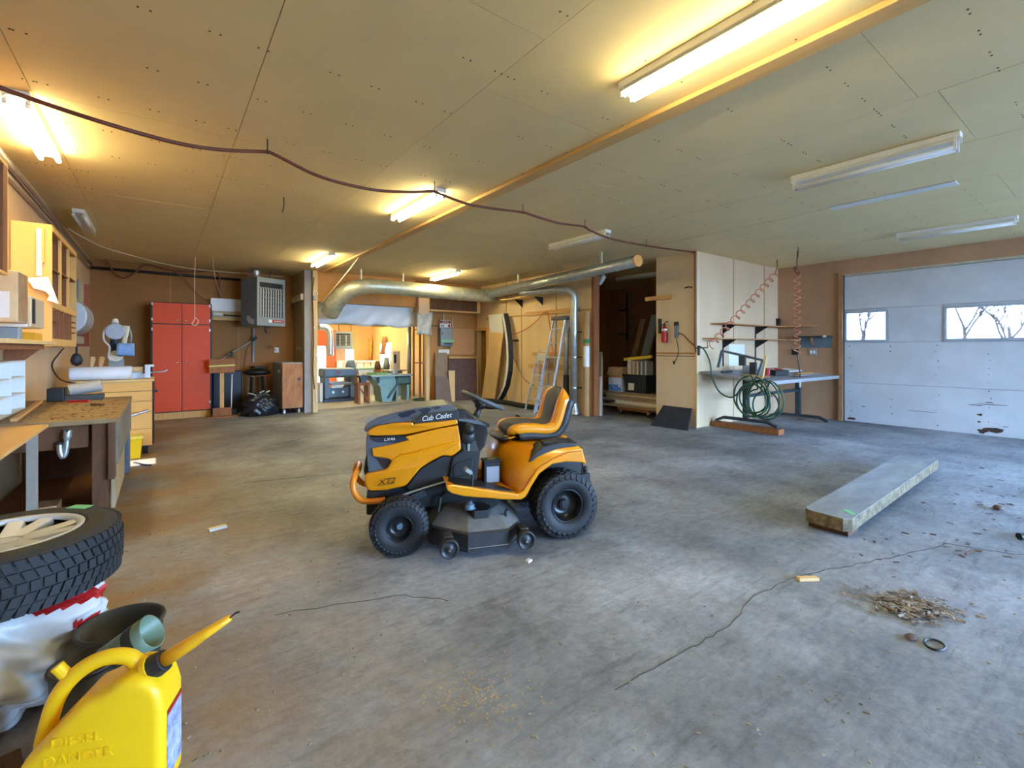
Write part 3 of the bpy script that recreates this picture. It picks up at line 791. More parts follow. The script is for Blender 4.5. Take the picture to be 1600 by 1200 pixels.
for s_ in (-1, 1):
    A = [(0.83, 0.20), (0.86, 0.33), (0.80, 0.43), (0.42, 0.43), (0.44, 0.36), (0.62, 0.22)]
    zt = lambda u: 0.362 + (u - 0.40) * 0.1856
    MB().prism([Vector((u, s_ * v, zt(u) + 0.008)) for u, v in A], [Vector((u, s_ * v, zt(u) - 0.002)) for u, v in A]).build('foot_mat', M_BLACK, mower, bevel=0.002)
    B = [(0.295, 0.555), (0.250, 0.535), (0.185, 0.585), (0.06, 0.635), (-0.085, 0.648), (-0.085, 0.672), (0.06, 0.684), (0.19, 0.662), (0.25, 0.615)]
    MB().prism([Vector((u, s_ * 0.40, w)) for u, w in B], [Vector((u, s_ * 0.255, w + 0.012)) for u, w in B]).build('fender_tray', M_MBLK, mower, bevel=0.008)
    MB().box(-0.02, 0.17, s_ * 0.325 - 0.035, s_ * 0.325 + 0.035, 0.67, 0.690).build('tray_lip', M_BLACK, mower, bevel=0.006)
# frame under the body
MB().box(0.30, 1.33, -0.16, 0.16, 0.22, 0.40).build('chassis', M_BLACK, mower, bevel=0.006)
MB().box(-0.20, 0.36, -0.24, 0.24, 0.22, 0.60).build('rear_frame', M_BLACK, mower, bevel=0.006)
MB().cyl((0.02, -0.40, 0.235), (0.02, 0.40, 0.235), 0.035, n=12).build('rear_axle', M_STEEL, mower)
MB().box(1.15, 1.23, -0.31, 0.31, 0.19, 0.25).build('front_axle', M_STEEL, mower, bevel=0.006)
MB().cyl((1.19, -0.29, 0.16), (1.19, -0.29, 0.27), 0.022, n=10).build('spindle', M_STEEL, mower)
MB().cyl((1.19, 0.29, 0.16), (1.19, 0.29, 0.27), 0.022, n=10).build('spindle', M_STEEL, mower)
ra = ML(330, 745, 0.25); rb_ = ML(420, 712, 0.25); rc = ML(638, 645, 0.25)
MB().tube([(ra[0], 0.25, ra[1]), (rb_[0], 0.25, rb_[1]), (rc[0], 0.25, rc[1])], 0.008, n=8).build('link_rod', M_GALV, mower)
MB().cbox((1.05, 0.2, 0.33), (0.10, 0.04, 0.05), ry=0.3).build('bracket', M_STEEL, mower, bevel=0.004)
# bumper
half = [(1.28, 0.215, 0.318), (1.37, 0.215, 0.318), (1.435, 0.21, 0.328), (1.478, 0.20, 0.375), (1.492, 0.185, 0.44), (1.478, 0.15, 0.488), (1.462, 0.09, 0.508), (1.458, 0, 0.512)]
full = half + [(u, -v, w) for u, v, w in half[-2::-1]]
MB().tube(bez(full, 5), 0.021, n=12).build('bumper', M_BUMP, mower, smooth=True)
MB().box(1.29, 1.40, -0.205, 0.205, 0.22, 0.38).build('bumper_bracket', M_BLACK, mower, bevel=0.006)
for k in range(4):
    MB().cbox((1.40, 0.10 - 0.03 * k, 0.25 - 0.0 * k), (0.012, 0.012, 0.10), rx=0.5).build('guard_bar', M_BLACK, mower)
for zx, zy in ((205, 775), (238, 772), (262, 768)):
    u, w = ML(zx, zy, 0.21); MB().cyl((u, 0.205, w), (u, 0.217, w), 0.011, n=8).build('bolt', M_CHROME, mower)

# wheels
def wheel(name, u, v, R, wd, rim, rows_, per, outside):
    s_ = 1 if outside > 0 else -1; h = wd / 2
    pr = [(rim, -h * 0.78), (rim * 1.12, -h * 0.95), (R * 0.80, -h), (R * 0.91, -h * 0.90), (R * 0.965, -h * 0.66), (R * 0.985, 0), (R * 0.965, h * 0.66), (R * 0.91, h * 0.90), (R * 0.80, h), (rim * 1.12, h * 0.95), (rim, h * 0.78)]
    mb = MB().lathe(pr, (0, 0, 0), (0, 1, 0), n=56)
    ax = lambda t, r, y: Vector((math.cos(t) * r, y, math.sin(t) * r))
    for j in range(rows_):                                           # turf tread blocks
        y = -h * 0.94 + (j + 0.5) * (h * 1.88 / rows_)
        rr = R * (0.985 - 0.085 * (abs(y) / h) ** 2.2)
        for k in range(per):
            t = 2 * PI * (k + 0.5 * (j % 2)) / per
            dt_ = 2 * PI / per * 0.36; sk = 0.35 * dt_ * (1 if j % 2 else -1); dy = h * 0.78 / rows_
            lo = [ax(t - dt_ - sk, rr - 0.010, y - dy), ax(t + dt_ - sk, rr - 0.010, y - dy), ax(t + dt_ + sk, rr - 0.010, y + dy), ax(t - dt_ + sk, rr - 0.010, y + dy)]
            hi = [ax(t - dt_ * 0.85 - sk, rr + 0.010, y - dy * 0.85), ax(t + dt_ * 0.85 - sk, rr + 0.010, y - dy * 0.85), ax(t + dt_ * 0.85 + sk, rr + 0.010, y + dy * 0.85), ax(t - dt_ * 0.85 + sk, rr + 0.010, y + dy * 0.85)]
            mb.add(lo + hi, [(4, 5, 6, 7), (0, 1, 5, 4), (1, 2, 6, 5), (2, 3, 7, 6), (3, 0, 4, 7)])
    for sgn in (-1, 1):                                              # shoulder lugs running down the sidewall
        for k in range(per):
            t = 2 * PI * (k + 0.25) / per; dt_ = 2 * PI / per * 0.30
            q = []
            for rr, yy in ((R * 0.80, h * 1.0), (R * 0.965, h * 0.80)):
                for tt in (t - dt_, t + dt_): q.append(ax(tt, rr, sgn * yy))
            q2 = []
            for rr, yy in ((R * 0.835, h * 1.055), (R * 1.0, h * 0.86)):
                for tt in (t - dt_ * 0.8, t + dt_ * 0.8): q2.append(ax(tt, rr, sgn * yy))
            mb.add(q + q2, [(4, 5, 7, 6), (0, 1, 5, 4), (2, 3, 7, 6), (0, 2, 6, 4), (1, 3, 7, 5)])
    e = MB(); e.v = [tuple(Vector(p) + Vector((u, v, R))) for p in mb.v]; e.f = mb.f
    o = e.build(name, M_TIRE, mower, smooth=False)
    for p in o.data.polygons:
        if p.index < 56 * 10: p.use_smooth = True
    off = Vector((u, v, R)) - o.location
    rm = MB().lathe([(rim * 1.02, h * 0.78 * s_), (rim * 1.0, h * 0.86 * s_), (rim * 0.93, h * 0.80 * s_), (rim * 0.86, h * 0.35 * s_), (rim * 0.62, h * 0.05 * s_), (rim * 0.40, h * 0.10 * s_), (0.002, h * 0.12 * s_)], off, (0, 1, 0), n=40)
    rm.build('rim', mat('rim_black', (30, 32, 36), 0.28, 0.2, var=0.1), o, smooth=True)
    MB().cyl(off + Vector((0, h * 0.05 * s_, 0)), off + Vector((0, h * 0.42 * s_, 0)), rim * 0.28, rim * 0.24, n=16).build('hub', M_STEELB if R < 0.2 else M_BLACK, o, bevel=0.004)
    MB().cyl(off + Vector((rim * 0.55, h * 0.3 * s_, rim * 0.55)), off + Vector((rim * 0.62, h * 0.5 * s_, rim * 0.62)), 0.004, n=6).build('valve', M_CHROME, o)
    return o
for s_ in (1, -1):
    wheel('rear_wheel', 0.02, 0.365 * s_, 0.237, 0.21, 0.118, 6, 30, s_)
    wheel('front_wheel', 1.19, 0.365 * s_, 0.187, 0.15, 0.085, 5, 34, s_)

# cutting deck
ol = [(0.985, 0.36), (0.765, 0.575), (0.485, 0.575), (0.375, 0.45), (0.34, 0.2), (0.34, -0.2), (0.375, -0.45), (0.485, -0.58), (0.765, -0.58), (0.985, -0.38), (1.02, -0.1), (1.02, 0.1)]
def ring(k, w, cx=0.67): return [Vector((cx + (u - cx) * k, v * k, w)) for u, v in ol] + [Vector((cx + (ol[0][0] - cx) * k, ol[0][1] * k, w))]
MB().loft([ring(1.0, 0.04), ring(1.0, 0.055), ring(0.985, 0.06), ring(0.985, 0.150), ring(1.0, 0.155), ring(0.97, 0.165)]).build('deck_skirt', M_DECK, mower)
dk = MB().loft([ring(0.97, 0.165), ring(0.80, 0.205), ring(0.62, 0.238), ring(0.35, 0.245)])
dk.add([p for p in ring(0.35, 0.245)[:-1]], [tuple(range(12))])
dk.build('deck_top', M_DUST, mower, smooth=False)
q0, q1 = Vector((0.765, 0.577, 0)), Vector((0.485, 0.577, 0))
MB().box(0.49, 0.76, 0.568, 0.572, 0.062, 0.066).build('deck_stripe', M_GALV, mower)
MB().cbox((0.60, 0.548, 0.163), (0.10, 0.02, 0.004), rx=-0.25).build('deck_label', M_WHITE, mower)
for u in (0.895, 0.388):
    MB().lathe([(0.0, 0.018), (0.018, 0.018), (0.030, 0.006), (0.046, 0.010), (0.050, 0.022), (0.060, 0.018), (0.062, -0.018), (0.05, -0.022), (0.0, -0.02)], (u, 0.63, 0.105), (0, 1, 0), n=28).build('deck_wheel', M_MBLK, mower, smooth=True)
    MB().box(u - 0.03, u + 0.03, 0.50, 0.60, 0.09, 0.17).build('wheel_bracket', M_DECK, mower, bevel=0.006)
    MB().cyl((u, 0.60, 0.105), (u, 0.662, 0.105), 0.009, n=8).build('bolt', M_CHROME, mower)
pc = [(0.74, 0.34), (0.70, 0.45), (0.60, 0.45), (0.56, 0.36), (0.60, 0.26), (0.70, 0.26)]
MB().prism([Vector((u, v, 0.19)) for u, v in pc], [Vector((u, v, 0.262)) for u, v in pc]).build('pulley_cover', M_MBLK, mower, bevel=0.006)
MB().lathe([(0.0, 0.05), (0.02, 0.05), (0.026, 0.03), (0.04, 0.025), (0.034, 0.012), (0.046, 0.0), (0.0, 0.0)], (0.72, 0.38, 0.262), n=20).build('spindle_cap', M_STEELB, mower, smooth=True)
MB().tube([(0.47, 0.42, 0.19), (0.47, 0.42, 0.235), (0.455, 0.42, 0.245)], 0.009, n=8).build('deck_hook', M_BLACK, mower)
MB().tube([(0.92, 0.25, 0.20), (0.90, 0.22, 0.30), (0.86, 0.16, 0.32)], 0.012, n=8).build('lift_link', M_BLACK, mower)
MB().cyl((0.93, -0.18, 0.05), (0.93, -0.18, 0.26), 0.05, n=14).build('belt_guard', M_CART, mower)
ch = [Vector((0.40, -0.30, 0.24)), Vector((0.22, -0.32, 0.10)), Vector((0.22, -0.62, 0.08)), Vector((0.40, -0.62, 0.20))]
MB().prism(ch, [p - Vector((0, 0, 0.012)) for p in ch]).build('discharge_flap', M_DECK, mower)
# pedal, lever, hitch
p0 = ML(790, 750, 0.40); p1 = ML(793, 612, 0.40); p2 = ML(765, 582, 0.40)
MB().tube([(p0[0], 0.40, p0[1]), (p1[0], 0.40, p1[1]), (p2[0] - 0.01, 0.40, p2[1])], 0.009, n=8).build('pedal_rod', M_BLACK, mower)
MB().cbox((p2[0], 0.40, p2[1]), (0.055, 0.07, 0.025), ry=-0.6).build('pedal', M_GREY, mower, bevel=0.006)
l0 = ML(1085, 275, -0.27); l1 = ML(1072, 255, -0.27)
MB().tube([(l0[0] - 0.01, -0.27, 0.60), (l0[0], -0.27, l0[1])], 0.010, n=8).build('lever', M_BLACK, mower)
MB().cbox((l1[0], -0.27, l1[1]), (0.04, 0.03, 0.06), ry=-0.4).build('lever_knob', M_BLACK, mower, bevel=0.008)
MB().box(-0.36, -0.20, -0.05, 0.05, 0.255, 0.275).build('hitch_plate', M_BLACK, mower, bevel=0.004)
MB().box(-0.36, -0.29, -0.035, 0.035, 0.275, 0.335).build('hitch_block', M_BLACK, mower, bevel=0.006)
MB().cyl((-0.325, 0, 0.33), (-0.325, 0, 0.35), 0.014, n=10).build('hitch_post', M_BLACK, mower)
MB().ball((-0.325, 0, 0.368), 0.026).build('hitch_ball', M_BLACK, mower, smooth=True)
MB().tube([(-0.11, 0.43, 0.55), (-0.115, 0.40, 0.42)], 0.006, n=6).build('fender_stay', M_BLACK, mower)
# lettering
Wt = M_WHITE
def side_text(name, s_, size, zx, zy, v, m, slope=0.0, shear=0.25, sx=1.0):
    u, w = ML(zx, zy, v)
    return text(name, s_, size, m, mower, frame((u, v, w), (-1, 0, slope), (0, 0, 1)), 0.0012, shear, sx)
side_text('brand_text', 'Cub Cadet', 0.050, 568, 247, 0.2435, Wt, 0.10, 0.35, 0.95)
side_text('model_text', 'LX46', 0.026, 275, 386, 0.243, Wt, 0.05, 0.1, 1.3)
side_text('series_text', 'XT2', 0.050, 255, 650, 0.2535, mat('decal_black', (24, 22, 20), 0.4, var=0), 0.07, 0.3, 1.25)
side_text('series_text', 'ENDURO SERIES', 0.013, 252, 668, 0.253, MATS['decal_black'], 0.07, 0.2, 1.2)

# battery standing on the footboard
bu, bw = ML(865, 555, 0.10)
bt = thing('battery', 'small black and grey battery standing on the yellow mower floor', 'battery', MO + MF * 0.53 + MN * 0.22 + Vector((0, 0, 0.392)), math.atan2(MF.y, MF.x))
MB().box(-0.06, 0.06, -0.045, 0.045, 0, 0.15).build('case', M_BLACK, bt, bevel=0.006)
MB().box(-0.052, 0.040, 0.045, 0.047, 0.004, 0.118).build('label_sheet', mat('battery_label', (150, 160, 176), 0.5, var=0.06), bt)
MB().box(-0.065, 0.065, -0.05, 0.05, 0.15, 0.165).build('lid', M_BLACK, bt, bevel=0.004)
MB().box(-0.03, 0.03, -0.02, 0.02, 0.165, 0.172).build('vent_cover', mat('olive_lid', (90, 88, 40), 0.5), bt)
# ================================================================== left side: benches, wheel, bag, buckets, fuel can
M_BENCH = mat('bench_top', (158, 134, 96), 0.6, rgb2=(112, 86, 50), scale=3.5, stretch=(1, 3, 1))
wbn = thing('workbench', 'worn heavy wooden workbench against the left wall', 'workbench', (-0.66, 5.45, 0))
MB().box(-1.06, -0.25, 4.48, 6.42, 0.825, 0.863).build('top', M_BENCH, wbn, world=True, bevel=0.006)
MB().box(-0.94, -0.42, 4.52, 4.56, 0.66, 0.82).build('apron', M_DKWOOD, wbn, world=True, bevel=0.005)
MB().box(-0.40, -0.31, 4.50, 4.60, 0, 0.825).build('leg', M_DKWOOD, wbn, world=True, bevel=0.006)
MB().box(-1.04, -0.95, 4.50, 4.60, 0, 0.825).build('leg', M_DKWOOD, wbn, world=True, bevel=0.006)
MB().box(-0.40, -0.31, 6.28, 6.38, 0, 0.825).build('leg', M_DKWOOD, wbn, world=True, bevel=0.006)
MB().box(-1.04, -0.95, 6.28, 6.38, 0, 0.825).build('leg', M_DKWOOD, wbn, world=True, bevel=0.006)
MB().box(-0.31, -0.27, 4.46, 4.60, 0.42, 0.83).build('end_board', M_DKWOOD, wbn, world=True, bevel=0.004)
MB().box(-0.285, -0.255, 4.50, 6.40, 0.52, 0.822).build('side_board', mat('grey_board', (120, 112, 100), 0.75, var=0.25, scale=5, stretch=(1, 0.4, 1)), wbn, world=True, bevel=0.004)
MB().box(-0.30, -0.275, 4.58, 5.7, 0.18, 0.515).build('side_panel', mat('weathered_ply', (168, 150, 118), 0.75, var=0.2, scale=4), wbn, world=True, bevel=0.003)
MB().box(-1.04, -0.36, 4.6, 6.3, 0.10, 0.125).build('lower_shelf', M_BROWN, wbn, world=True)
MB().box(-1.04, -0.32, 6.22, 6.25, 0.12, 0.82).build('back_panel', M_DKWOOD, wbn, world=True)
MB().box(-0.98, -0.42, 4.505, 4.53, 0.10, 0.20).build('kick_board', M_BROWN, wbn, world=True, bevel=0.003)
# things on and under it
p = at_y(80, 775, 4.75)
tag(MB().box(-0.72, -0.60, 4.66, 4.86, 0.126, 0.24).build('small_box', M_CART, bevel=0.003), 'small brown cardboard box on the shelf under the workbench', 'box')
hk = thing('pipe_hook', 'bent grey steel hook hanging on the front of the workbench', 'hook', at_y(104, 700, 4.50))
P = [at_y(*q, 4.472) for q in ((106, 672), (105, 684), (104, 696), (102, 708), (98, 714), (94, 706), (93, 694))]
MB().tube(bez(P, 5), [0.024] * 6 + [0.017] * 25, n=10).build('hook', M_GALV, hk, world=True, smooth=True)
MB().cyl(P[-1], P[-1] + Vector((0, 0, 0.012)), 0.020, n=10).build('end_cap', M_BLACK, hk, world=True)
MB().cyl(P[0] + Vector((0, -0.03, 0)), P[0] + Vector((0, 0.01, 0)), 0.010, n=8).build('bolt', M_STEEL, hk, world=True)
# loose sticks and chips on the bench top
for k, (x, y, L_, rz, col, lb) in enumerate([(-0.86, 5.4, 1.5, 0.06, M_PINEY, 'long thin wooden lath lying along the workbench top'), (-0.62, 5.95, 0.16, 1.2, M_RED, 'thin reddish wood offcut on the workbench top'), (-0.45, 5.5, 0.1, 0.9, M_DKWOOD, 'short dark wood offcut near the worktop edge')]):
    tag(MB().cbox((x, y, 0.863 + 0.011), (0.035, L_, 0.022), rz=rz).build('wood_strip', col, bevel=0.002), lb, 'wood strip', 'offcuts on the workbench')
ch = MB(); rb = random.Random(9)
for k in range(150):
    x, y = rb.uniform(-0.9, -0.28), rb.uniform(4.55, 6.38); s_ = rb.uniform(0.004, 0.014)
    ch.cbox((x, y, 0.8645), (s_ * 2, s_, 0.002), rz=rb.uniform(0, 3))
tag(ch.build('wood_chips', M_DKWOOD), 'scatter of wood chips on the workbench top', 'wood chips', kind='stuff')
# plywood sheet on trestles in front of the bench
ps = thing('plywood_table', 'pale plywood sheet on posts in front of the workbench', 'table', (-0.83, 3.6, 0))
MB().box(-1.06, -0.60, 2.95, 4.35, 0.845, 0.865).build('top', mat('fresh_ply', (206, 162, 98), 0.6, var=0.1, scale=4, stretch=(3, 0.5, 1)), ps, world=True, bevel=0.003)
for x, y in ((-0.655, 3.28), (-0.655, 4.2), (-1.03, 3.28), (-1.03, 4.2)):
    MB().box(x - 0.025, x + 0.025, y - 0.025, y + 0.025, 0, 0.845).build('leg', mat('grey_post', (140, 132, 122), 0.7, var=0.15), ps, world=True, bevel=0.004)

# car wheel lying on the bag
CWX, CWY, CZ0 = -0.49, 2.66, 0.425
cw = thing('car_wheel', 'car tyre on a silver alloy rim lying flat on a white bag', 'wheel', (CWX, CWY, CZ0))
cw.scale = (1.04, 1.04, 1.04)
R, HW = 0.345, 0.105
prf = [(0.215, -HW * 0.9), (0.235, -HW), (0.29, -HW * 1.02), (0.322, -HW * 0.92), (0.334, -HW * 0.72), (0.337, 0), (0.334, HW * 0.72), (0.322, HW * 0.92), (0.29, HW * 1.02), (0.235, HW), (0.215, HW * 0.9)]
tb = MB().lathe(prf, (0, 0, HW), n=72)
for j in range(5):
    z = HW + (-0.82 + 0.41 * j) * HW * 0.9; n_ = 64
    rr = 0.337 - (0.006 if j in (0, 4) else 0); hh = HW * 0.155
    for k in range(n_):
        t = 2 * PI * (k + 0.5 * (j % 2)) / n_; dtt = 2 * PI / n_ * 0.38; sk = dtt * 0.5 * (1 if j < 2 else -1 if j > 2 else 0)
        c_ = lambda tt, r_, zz: Vector((math.cos(tt) * r_, math.sin(tt) * r_, zz))
        lo = [c_(t - dtt - sk, rr - 0.01, z - hh), c_(t + dtt - sk, rr - 0.01, z - hh), c_(t + dtt + sk, rr - 0.01, z + hh), c_(t - dtt + sk, rr - 0.01, z + hh)]
        hi = [c_(t - dtt - sk, rr + 0.008, z - hh), c_(t + dtt - sk, rr + 0.008, z - hh), c_(t + dtt + sk, rr + 0.008, z + hh), c_(t - dtt + sk, rr + 0.008, z + hh)]
        tb.add(lo + hi, [(4, 5, 6, 7), (0, 1, 5, 4), (1, 2, 6, 5), (2, 3, 7, 6), (3, 0, 4, 7)])
tb.build('tyre', M_RUB, cw, origin=False)
M_RIM = mat('alloy', (206, 208, 210), 0.35, 0.3, var=0.08)
rm = MB().lathe([(0.218, HW * 1.9), (0.222, HW * 1.98), (0.205, HW * 1.96), (0.199, HW * 1.80)], n=64)
rim_o = rm.build('rim', M_RIM, cw, smooth=True, origin=False, solid=0.004)
MB().lathe([(0.197, HW * 1.72), (0.19, HW * 0.9), (0.001, HW * 0.9)], n=40).build('spoke_shade_disc', mat('rim_shade', (26, 26, 27), 0.8, var=0.2), cw, origin=False)  # near-black disc painted in as the shade behind the spokes
for k in range(5):
    t = 2 * PI * k / 5 + 0.1
    for sgn in (-1, 1):
        m_ = Matrix.Rotation(t + sgn * 0.24, 4, 'Z')
        A = [(0.045, -0.030), (0.20, -0.024), (0.20, 0.024), (0.045, 0.030)]
        top = [m_ @ Vector((x, y, HW * (1.68 + 0.22 * (x / 0.2)))) for x, y in A]
        bot = [m_ @ Vector((x, y * 1.3, HW * (1.20 + 0.45 * (x / 0.2)))) for x, y in A]
        MB().prism(bot, top).build('spoke', M_RIM, cw, bevel=0.004)
MB().lathe([(0.0, HW * 1.74), (0.035, HW * 1.74), (0.045, HW * 1.68), (0.085, HW * 1.68), (0.09, HW * 1.1), (0.0, HW * 1.1)], n=30).build('hub', M_RIM, cw, smooth=False, bevel=0.003)
for k in range(5):
    t = 2 * PI * k / 5 + 0.35 + PI / 5
    MB().cyl((math.cos(t) * 0.056, math.sin(t) * 0.056, HW * 1.66), (math.cos(t) * 0.056, math.sin(t) * 0.056, HW * 1.69), 0.010, n=10).build('bolt_hole', M_BLACK, cw)
pt = at_z(121, 796, CZ0 + 2 * HW + 0.003) - Vector((CWX, CWY, CZ0))
MB().cbox(pt, (0.085, 0.045, 0.002), rz=math.atan2(pt.y, pt.x) + PI / 2).build('tape', M_TAPE, cw)

# white printed plastic bag under the wheel
bd = Vector((1.0, -0.24, 0.68)).normalized(); rb = random.Random(4)
ph = [(rb.uniform(2, 8), rb.uniform(2, 8), rb.uniform(2, 8), rb.uniform(0, 6)) for _ in range(7)]
def crumple(q):
    s_ = sum(abs(math.sin(a * q.x + b * q.y + c * q.z + d)) for a, b, c, d in ph) / 7 - 0.6
    f_ = abs(math.sin(13 * q.x + 9 * q.z + 4 * math.sin(5 * q.y))) + abs(math.sin(11 * q.y - 15 * q.z + 3 * math.sin(6 * q.x))) - 1.2
    return 1 + 0.30 * s_ + 0.045 * f_ + 0.34 * max(0, q.dot(bd)) ** 16
bgm = MB().ball((-0.60, 2.66, 0.20), (0.37, 0.37, 0.26), n=120, m=80, f=crumple)
BK = [(at_z(190, 972, 0.29), 0.150), (at_z(133, 1034, 0.30), 0.105)]
def clear(x, y, z):
    for c_, r_ in BK:
        dx, dy = x - c_.x, y - c_.y; d_ = math.hypot(dx, dy)
        if z < 0.335 and d_ < r_: x, y = c_.x + dx / d_ * r_, c_.y + dy / d_ * r_
    return x, y, z
bgm.v = [clear(*p_) for p_ in bgm.v]
bgm.v = [(x, y, max(0.002, min(z, 0.418 if (x + 0.49) ** 2 + (y - 2.66) ** 2 < 0.34 ** 2 else 9))) for x, y, z in bgm.v]
M_BAG = mat('bag_plastic', (206, 206, 206), 0.25, var=0.12, scale=5, bump=0.4, bscale=9)
bag = thing('plastic_bag', 'stuffed white plastic bag with red print under the car wheel', 'bag', (-0.60, 2.66, 0))
bgm.build('bag', M_BAG, bag, world=True, smooth=True)
rp = MB()
for f_ in bgm.f:
    c_ = sum((Vector(bgm.v[i]) for i in f_), Vector()) / len(f_)
    q = (c_ - Vector((-0.60, 2.66, 0.2))).normalized()
    if q.dot(bd) > 0.90 and math.sin(q.z * 26 + q.y * 9) > 0.25:
        rp.add([Vector(bgm.v[i]) + q * 0.003 for i in f_], [tuple(range(len(f_)))])
rp.build('red_print', M_RED, bag, world=True, weld=True)['kind'] = 'stuff'
# dark plank pile under the bag edge
tag(MB().cbox((-0.52, 2.10, 0.03), (0.34, 0.12, 0.06), rz=0.25).build('wood_block', M_DKWOOD, bevel=0.004), 'dark wood block on the floor in front of the white bag', 'wood block')

def bucket(name, c, r, h, m, label, cat='bucket', rim=True):
    t = thing(name, label, cat, (c.x, c.y, 0))
    MB().lathe([(0.0, 0.004), (r * 0.82, 0.0), (r * 0.84, 0.012), (r, h), (r - 0.008, h), (r * 0.83, 0.02), (0.0, 0.02)], n=40).build('body', m, t, smooth=True, origin=False)
    if rim:
        MB().tube([(math.cos(a) * (r + 0.001), math.sin(a) * (r + 0.001), h - 0.003) for a in [2 * PI * k / 40 for k in range(40)]], 0.007, n=6, closed=True).build('rim', m, t, smooth=True, origin=False)
    return t
M_BKT = mat('dark_bucket', (46, 44, 38), 0.5, var=0.2)
bucket('black_bucket', at_z(190, 972, 0.29), 0.135, 0.29, M_BKT, 'larger black bucket behind the yellow fuel can, holding a green cup')
bucket('black_bucket', at_z(133, 1034, 0.30), 0.092, 0.30, M_BKT, 'smaller black bucket left of the yellow fuel can')
cp = at_z(238, 986, 0.355); cd_ = Vector((0.78, -0.36, 0.50)).normalized()
cup = thing('green_cup', 'dull green plastic cup leaning on the rim of the black bucket', 'cup', cp - cd_ * 0.17)
MB().lathe([(0.0, 0.0), (0.045, 0.0), (0.060, 0.17), (0.055, 0.17), (0.041, 0.01), (0.0, 0.01)], (0, 0, 0), cd_, n=32).build('body', mat('cup_green', (96, 116, 96), 0.4, var=0.1), cup, smooth=True, origin=False)
MB().lathe([(0.053, 0.10), (0.0555, 0.10), (0.059, 0.135), (0.056, 0.135)], (0, 0, 0), cd_, n=32).build('band', M_BLACK, cup, origin=False)

# yellow fuel can
M_CAN = mat('can_yellow', (234, 188, 22), 0.38, var=0.04, scale=5)
can = thing('fuel_can', 'yellow plastic diesel can with a long yellow spout at the lower left', 'fuel can', (-0.135, 1.885, 0), math.radians(-21))
can.scale = (0.94, 0.94, 0.94)
body = [(-0.19, 0.0), (0.19, 0.0), (0.19, 0.31), (0.175, 0.375), (0.13, 0.415), (0.07, 0.418), (0.03, 0.388), (-0.03, 0.368), (-0.11, 0.285), (-0.19, 0.20)]
MB().prism([Vector((x, -0.085, z)) for x, z in body], [Vector((x, 0.085, z)) for x, z in body]).build('body', M_CAN, can, bevel=0.032, seg=4, smooth=True, origin=False)
MB().tube(bez([(0.10, 0, 0.405), (0.06, 0, 0.446), (-0.01, 0, 0.452), (-0.08, 0, 0.415), (-0.13, 0, 0.345), (-0.158, 0, 0.24), (-0.165, 0, 0.19)], 6), 0.024, n=12).build('handle', M_CAN, can, smooth=True, origin=False)
MB().cyl((-0.105, 0, 0.415), (-0.13, 0, 0.45), 0.018, n=12).build('vent_cap', M_CAN, can, bevel=0.003)
sd = Vector((0.80, -0.10, 0.50)).normalized(); c0 = Vector((0.135, -0.015, 0.405))
mb = MB().cyl(c0, c0 + sd * 0.045, 0.040, 0.034, n=14); mb.build('collar', M_BLACK, can, bevel=0.003)
MB().cyl(c0 - sd * 0.012, c0 + sd * 0.006, 0.044, n=24).build('neck_ring', M_CAN, can)
s0 = c0 + sd * 0.04; sd2 = (sd + Vector((0.05, 0, 0.02))).normalized()
MB().tube([s0, s0 + sd2 * 0.10, s0 + sd2 * 0.14, s0 + sd2 * 0.235], [0.024, 0.021, 0.017, 0.011], n=12).build('spout', mat('spout_yellow', (238, 176, 30), 0.4, var=0.05), can, smooth=True)
MB().tube([s0 + sd2 * 0.235, s0 + sd2 * 0.255 + Vector((0, 0, 0.004)), s0 + sd2 * 0.27], 0.003, n=6).build('spout_tip', M_BLACK, can)
text('embossed_text', 'DIESEL', 0.044, M_CAN, can, frame((-0.035, -0.0855, 0.262), (1, 0, 0), (0, 0, 1)), 0.003)
text('embossed_text', 'DANGER', 0.044, M_CAN, can, frame((-0.030, -0.0855, 0.210), (1, 0, 0), (0, 0, 1)), 0.003)
lb_ = MB().box(0.1905, 0.1925, -0.055, 0.055, 0.06, 0.28); lb_.build('decal', mat('decal_blue', (40, 56, 118), 0.4, rgb2=(196, 206, 222), scale=22), can)
MB().box(0.1915, 0.1935, -0.055, 0.055, 0.265, 0.28).build('decal_band', M_RED, can)
# ================================================================== left wall
# cubbyhole cabinet
cb = thing('cubby_cabinet', 'open plywood cubbyhole cabinet on the left wall', 'cabinet', (-0.93, 6.7, 1.39))
CY0, CY1, CX0, CX1 = 5.96, 7.50, -1.065, -0.80
def pb(name, m, *a, par=cb, bv=0.002): return MB().box(*a).build(name, m, par, world=True, bevel=bv)
M_CABY = mat('cabinet_ply', (228, 178, 104), 0.6, var=0.08, scale=3, stretch=(1, 1, 0.4))
pb('end_panel', M_CABY, CX0, CX1, CY0, CY0 + 0.02, 1.39, 2.50)
pb('end_panel', M_CABY, CX0, CX1, CY1 - 0.02, CY1, 1.39, 2.50)
pb('top_panel', M_CABY, CX0, CX1, CY0 + 0.02, CY1 - 0.02, 2.48, 2.50)
pb('bottom_panel', M_CABY, CX0, CX1, CY0 + 0.02, CY1 - 0.02, 1.39, 1.46)
pb('back_panel', M_DKWOOD, CX0, CX0 + 0.01, CY0 + 0.02, CY1 - 0.02, 1.46, 2.48)
pb('face_rail', M_CABY, CX1 - 0.02, CX1 + 0.005, CY0 + 0.02, CY1 - 0.02, 1.74, 1.80)
pb('face_rail', M_CABY, CX1 - 0.02, CX1 + 0.005, CY0 + 0.02, CY1 - 0.02, 2.44, 2.48)
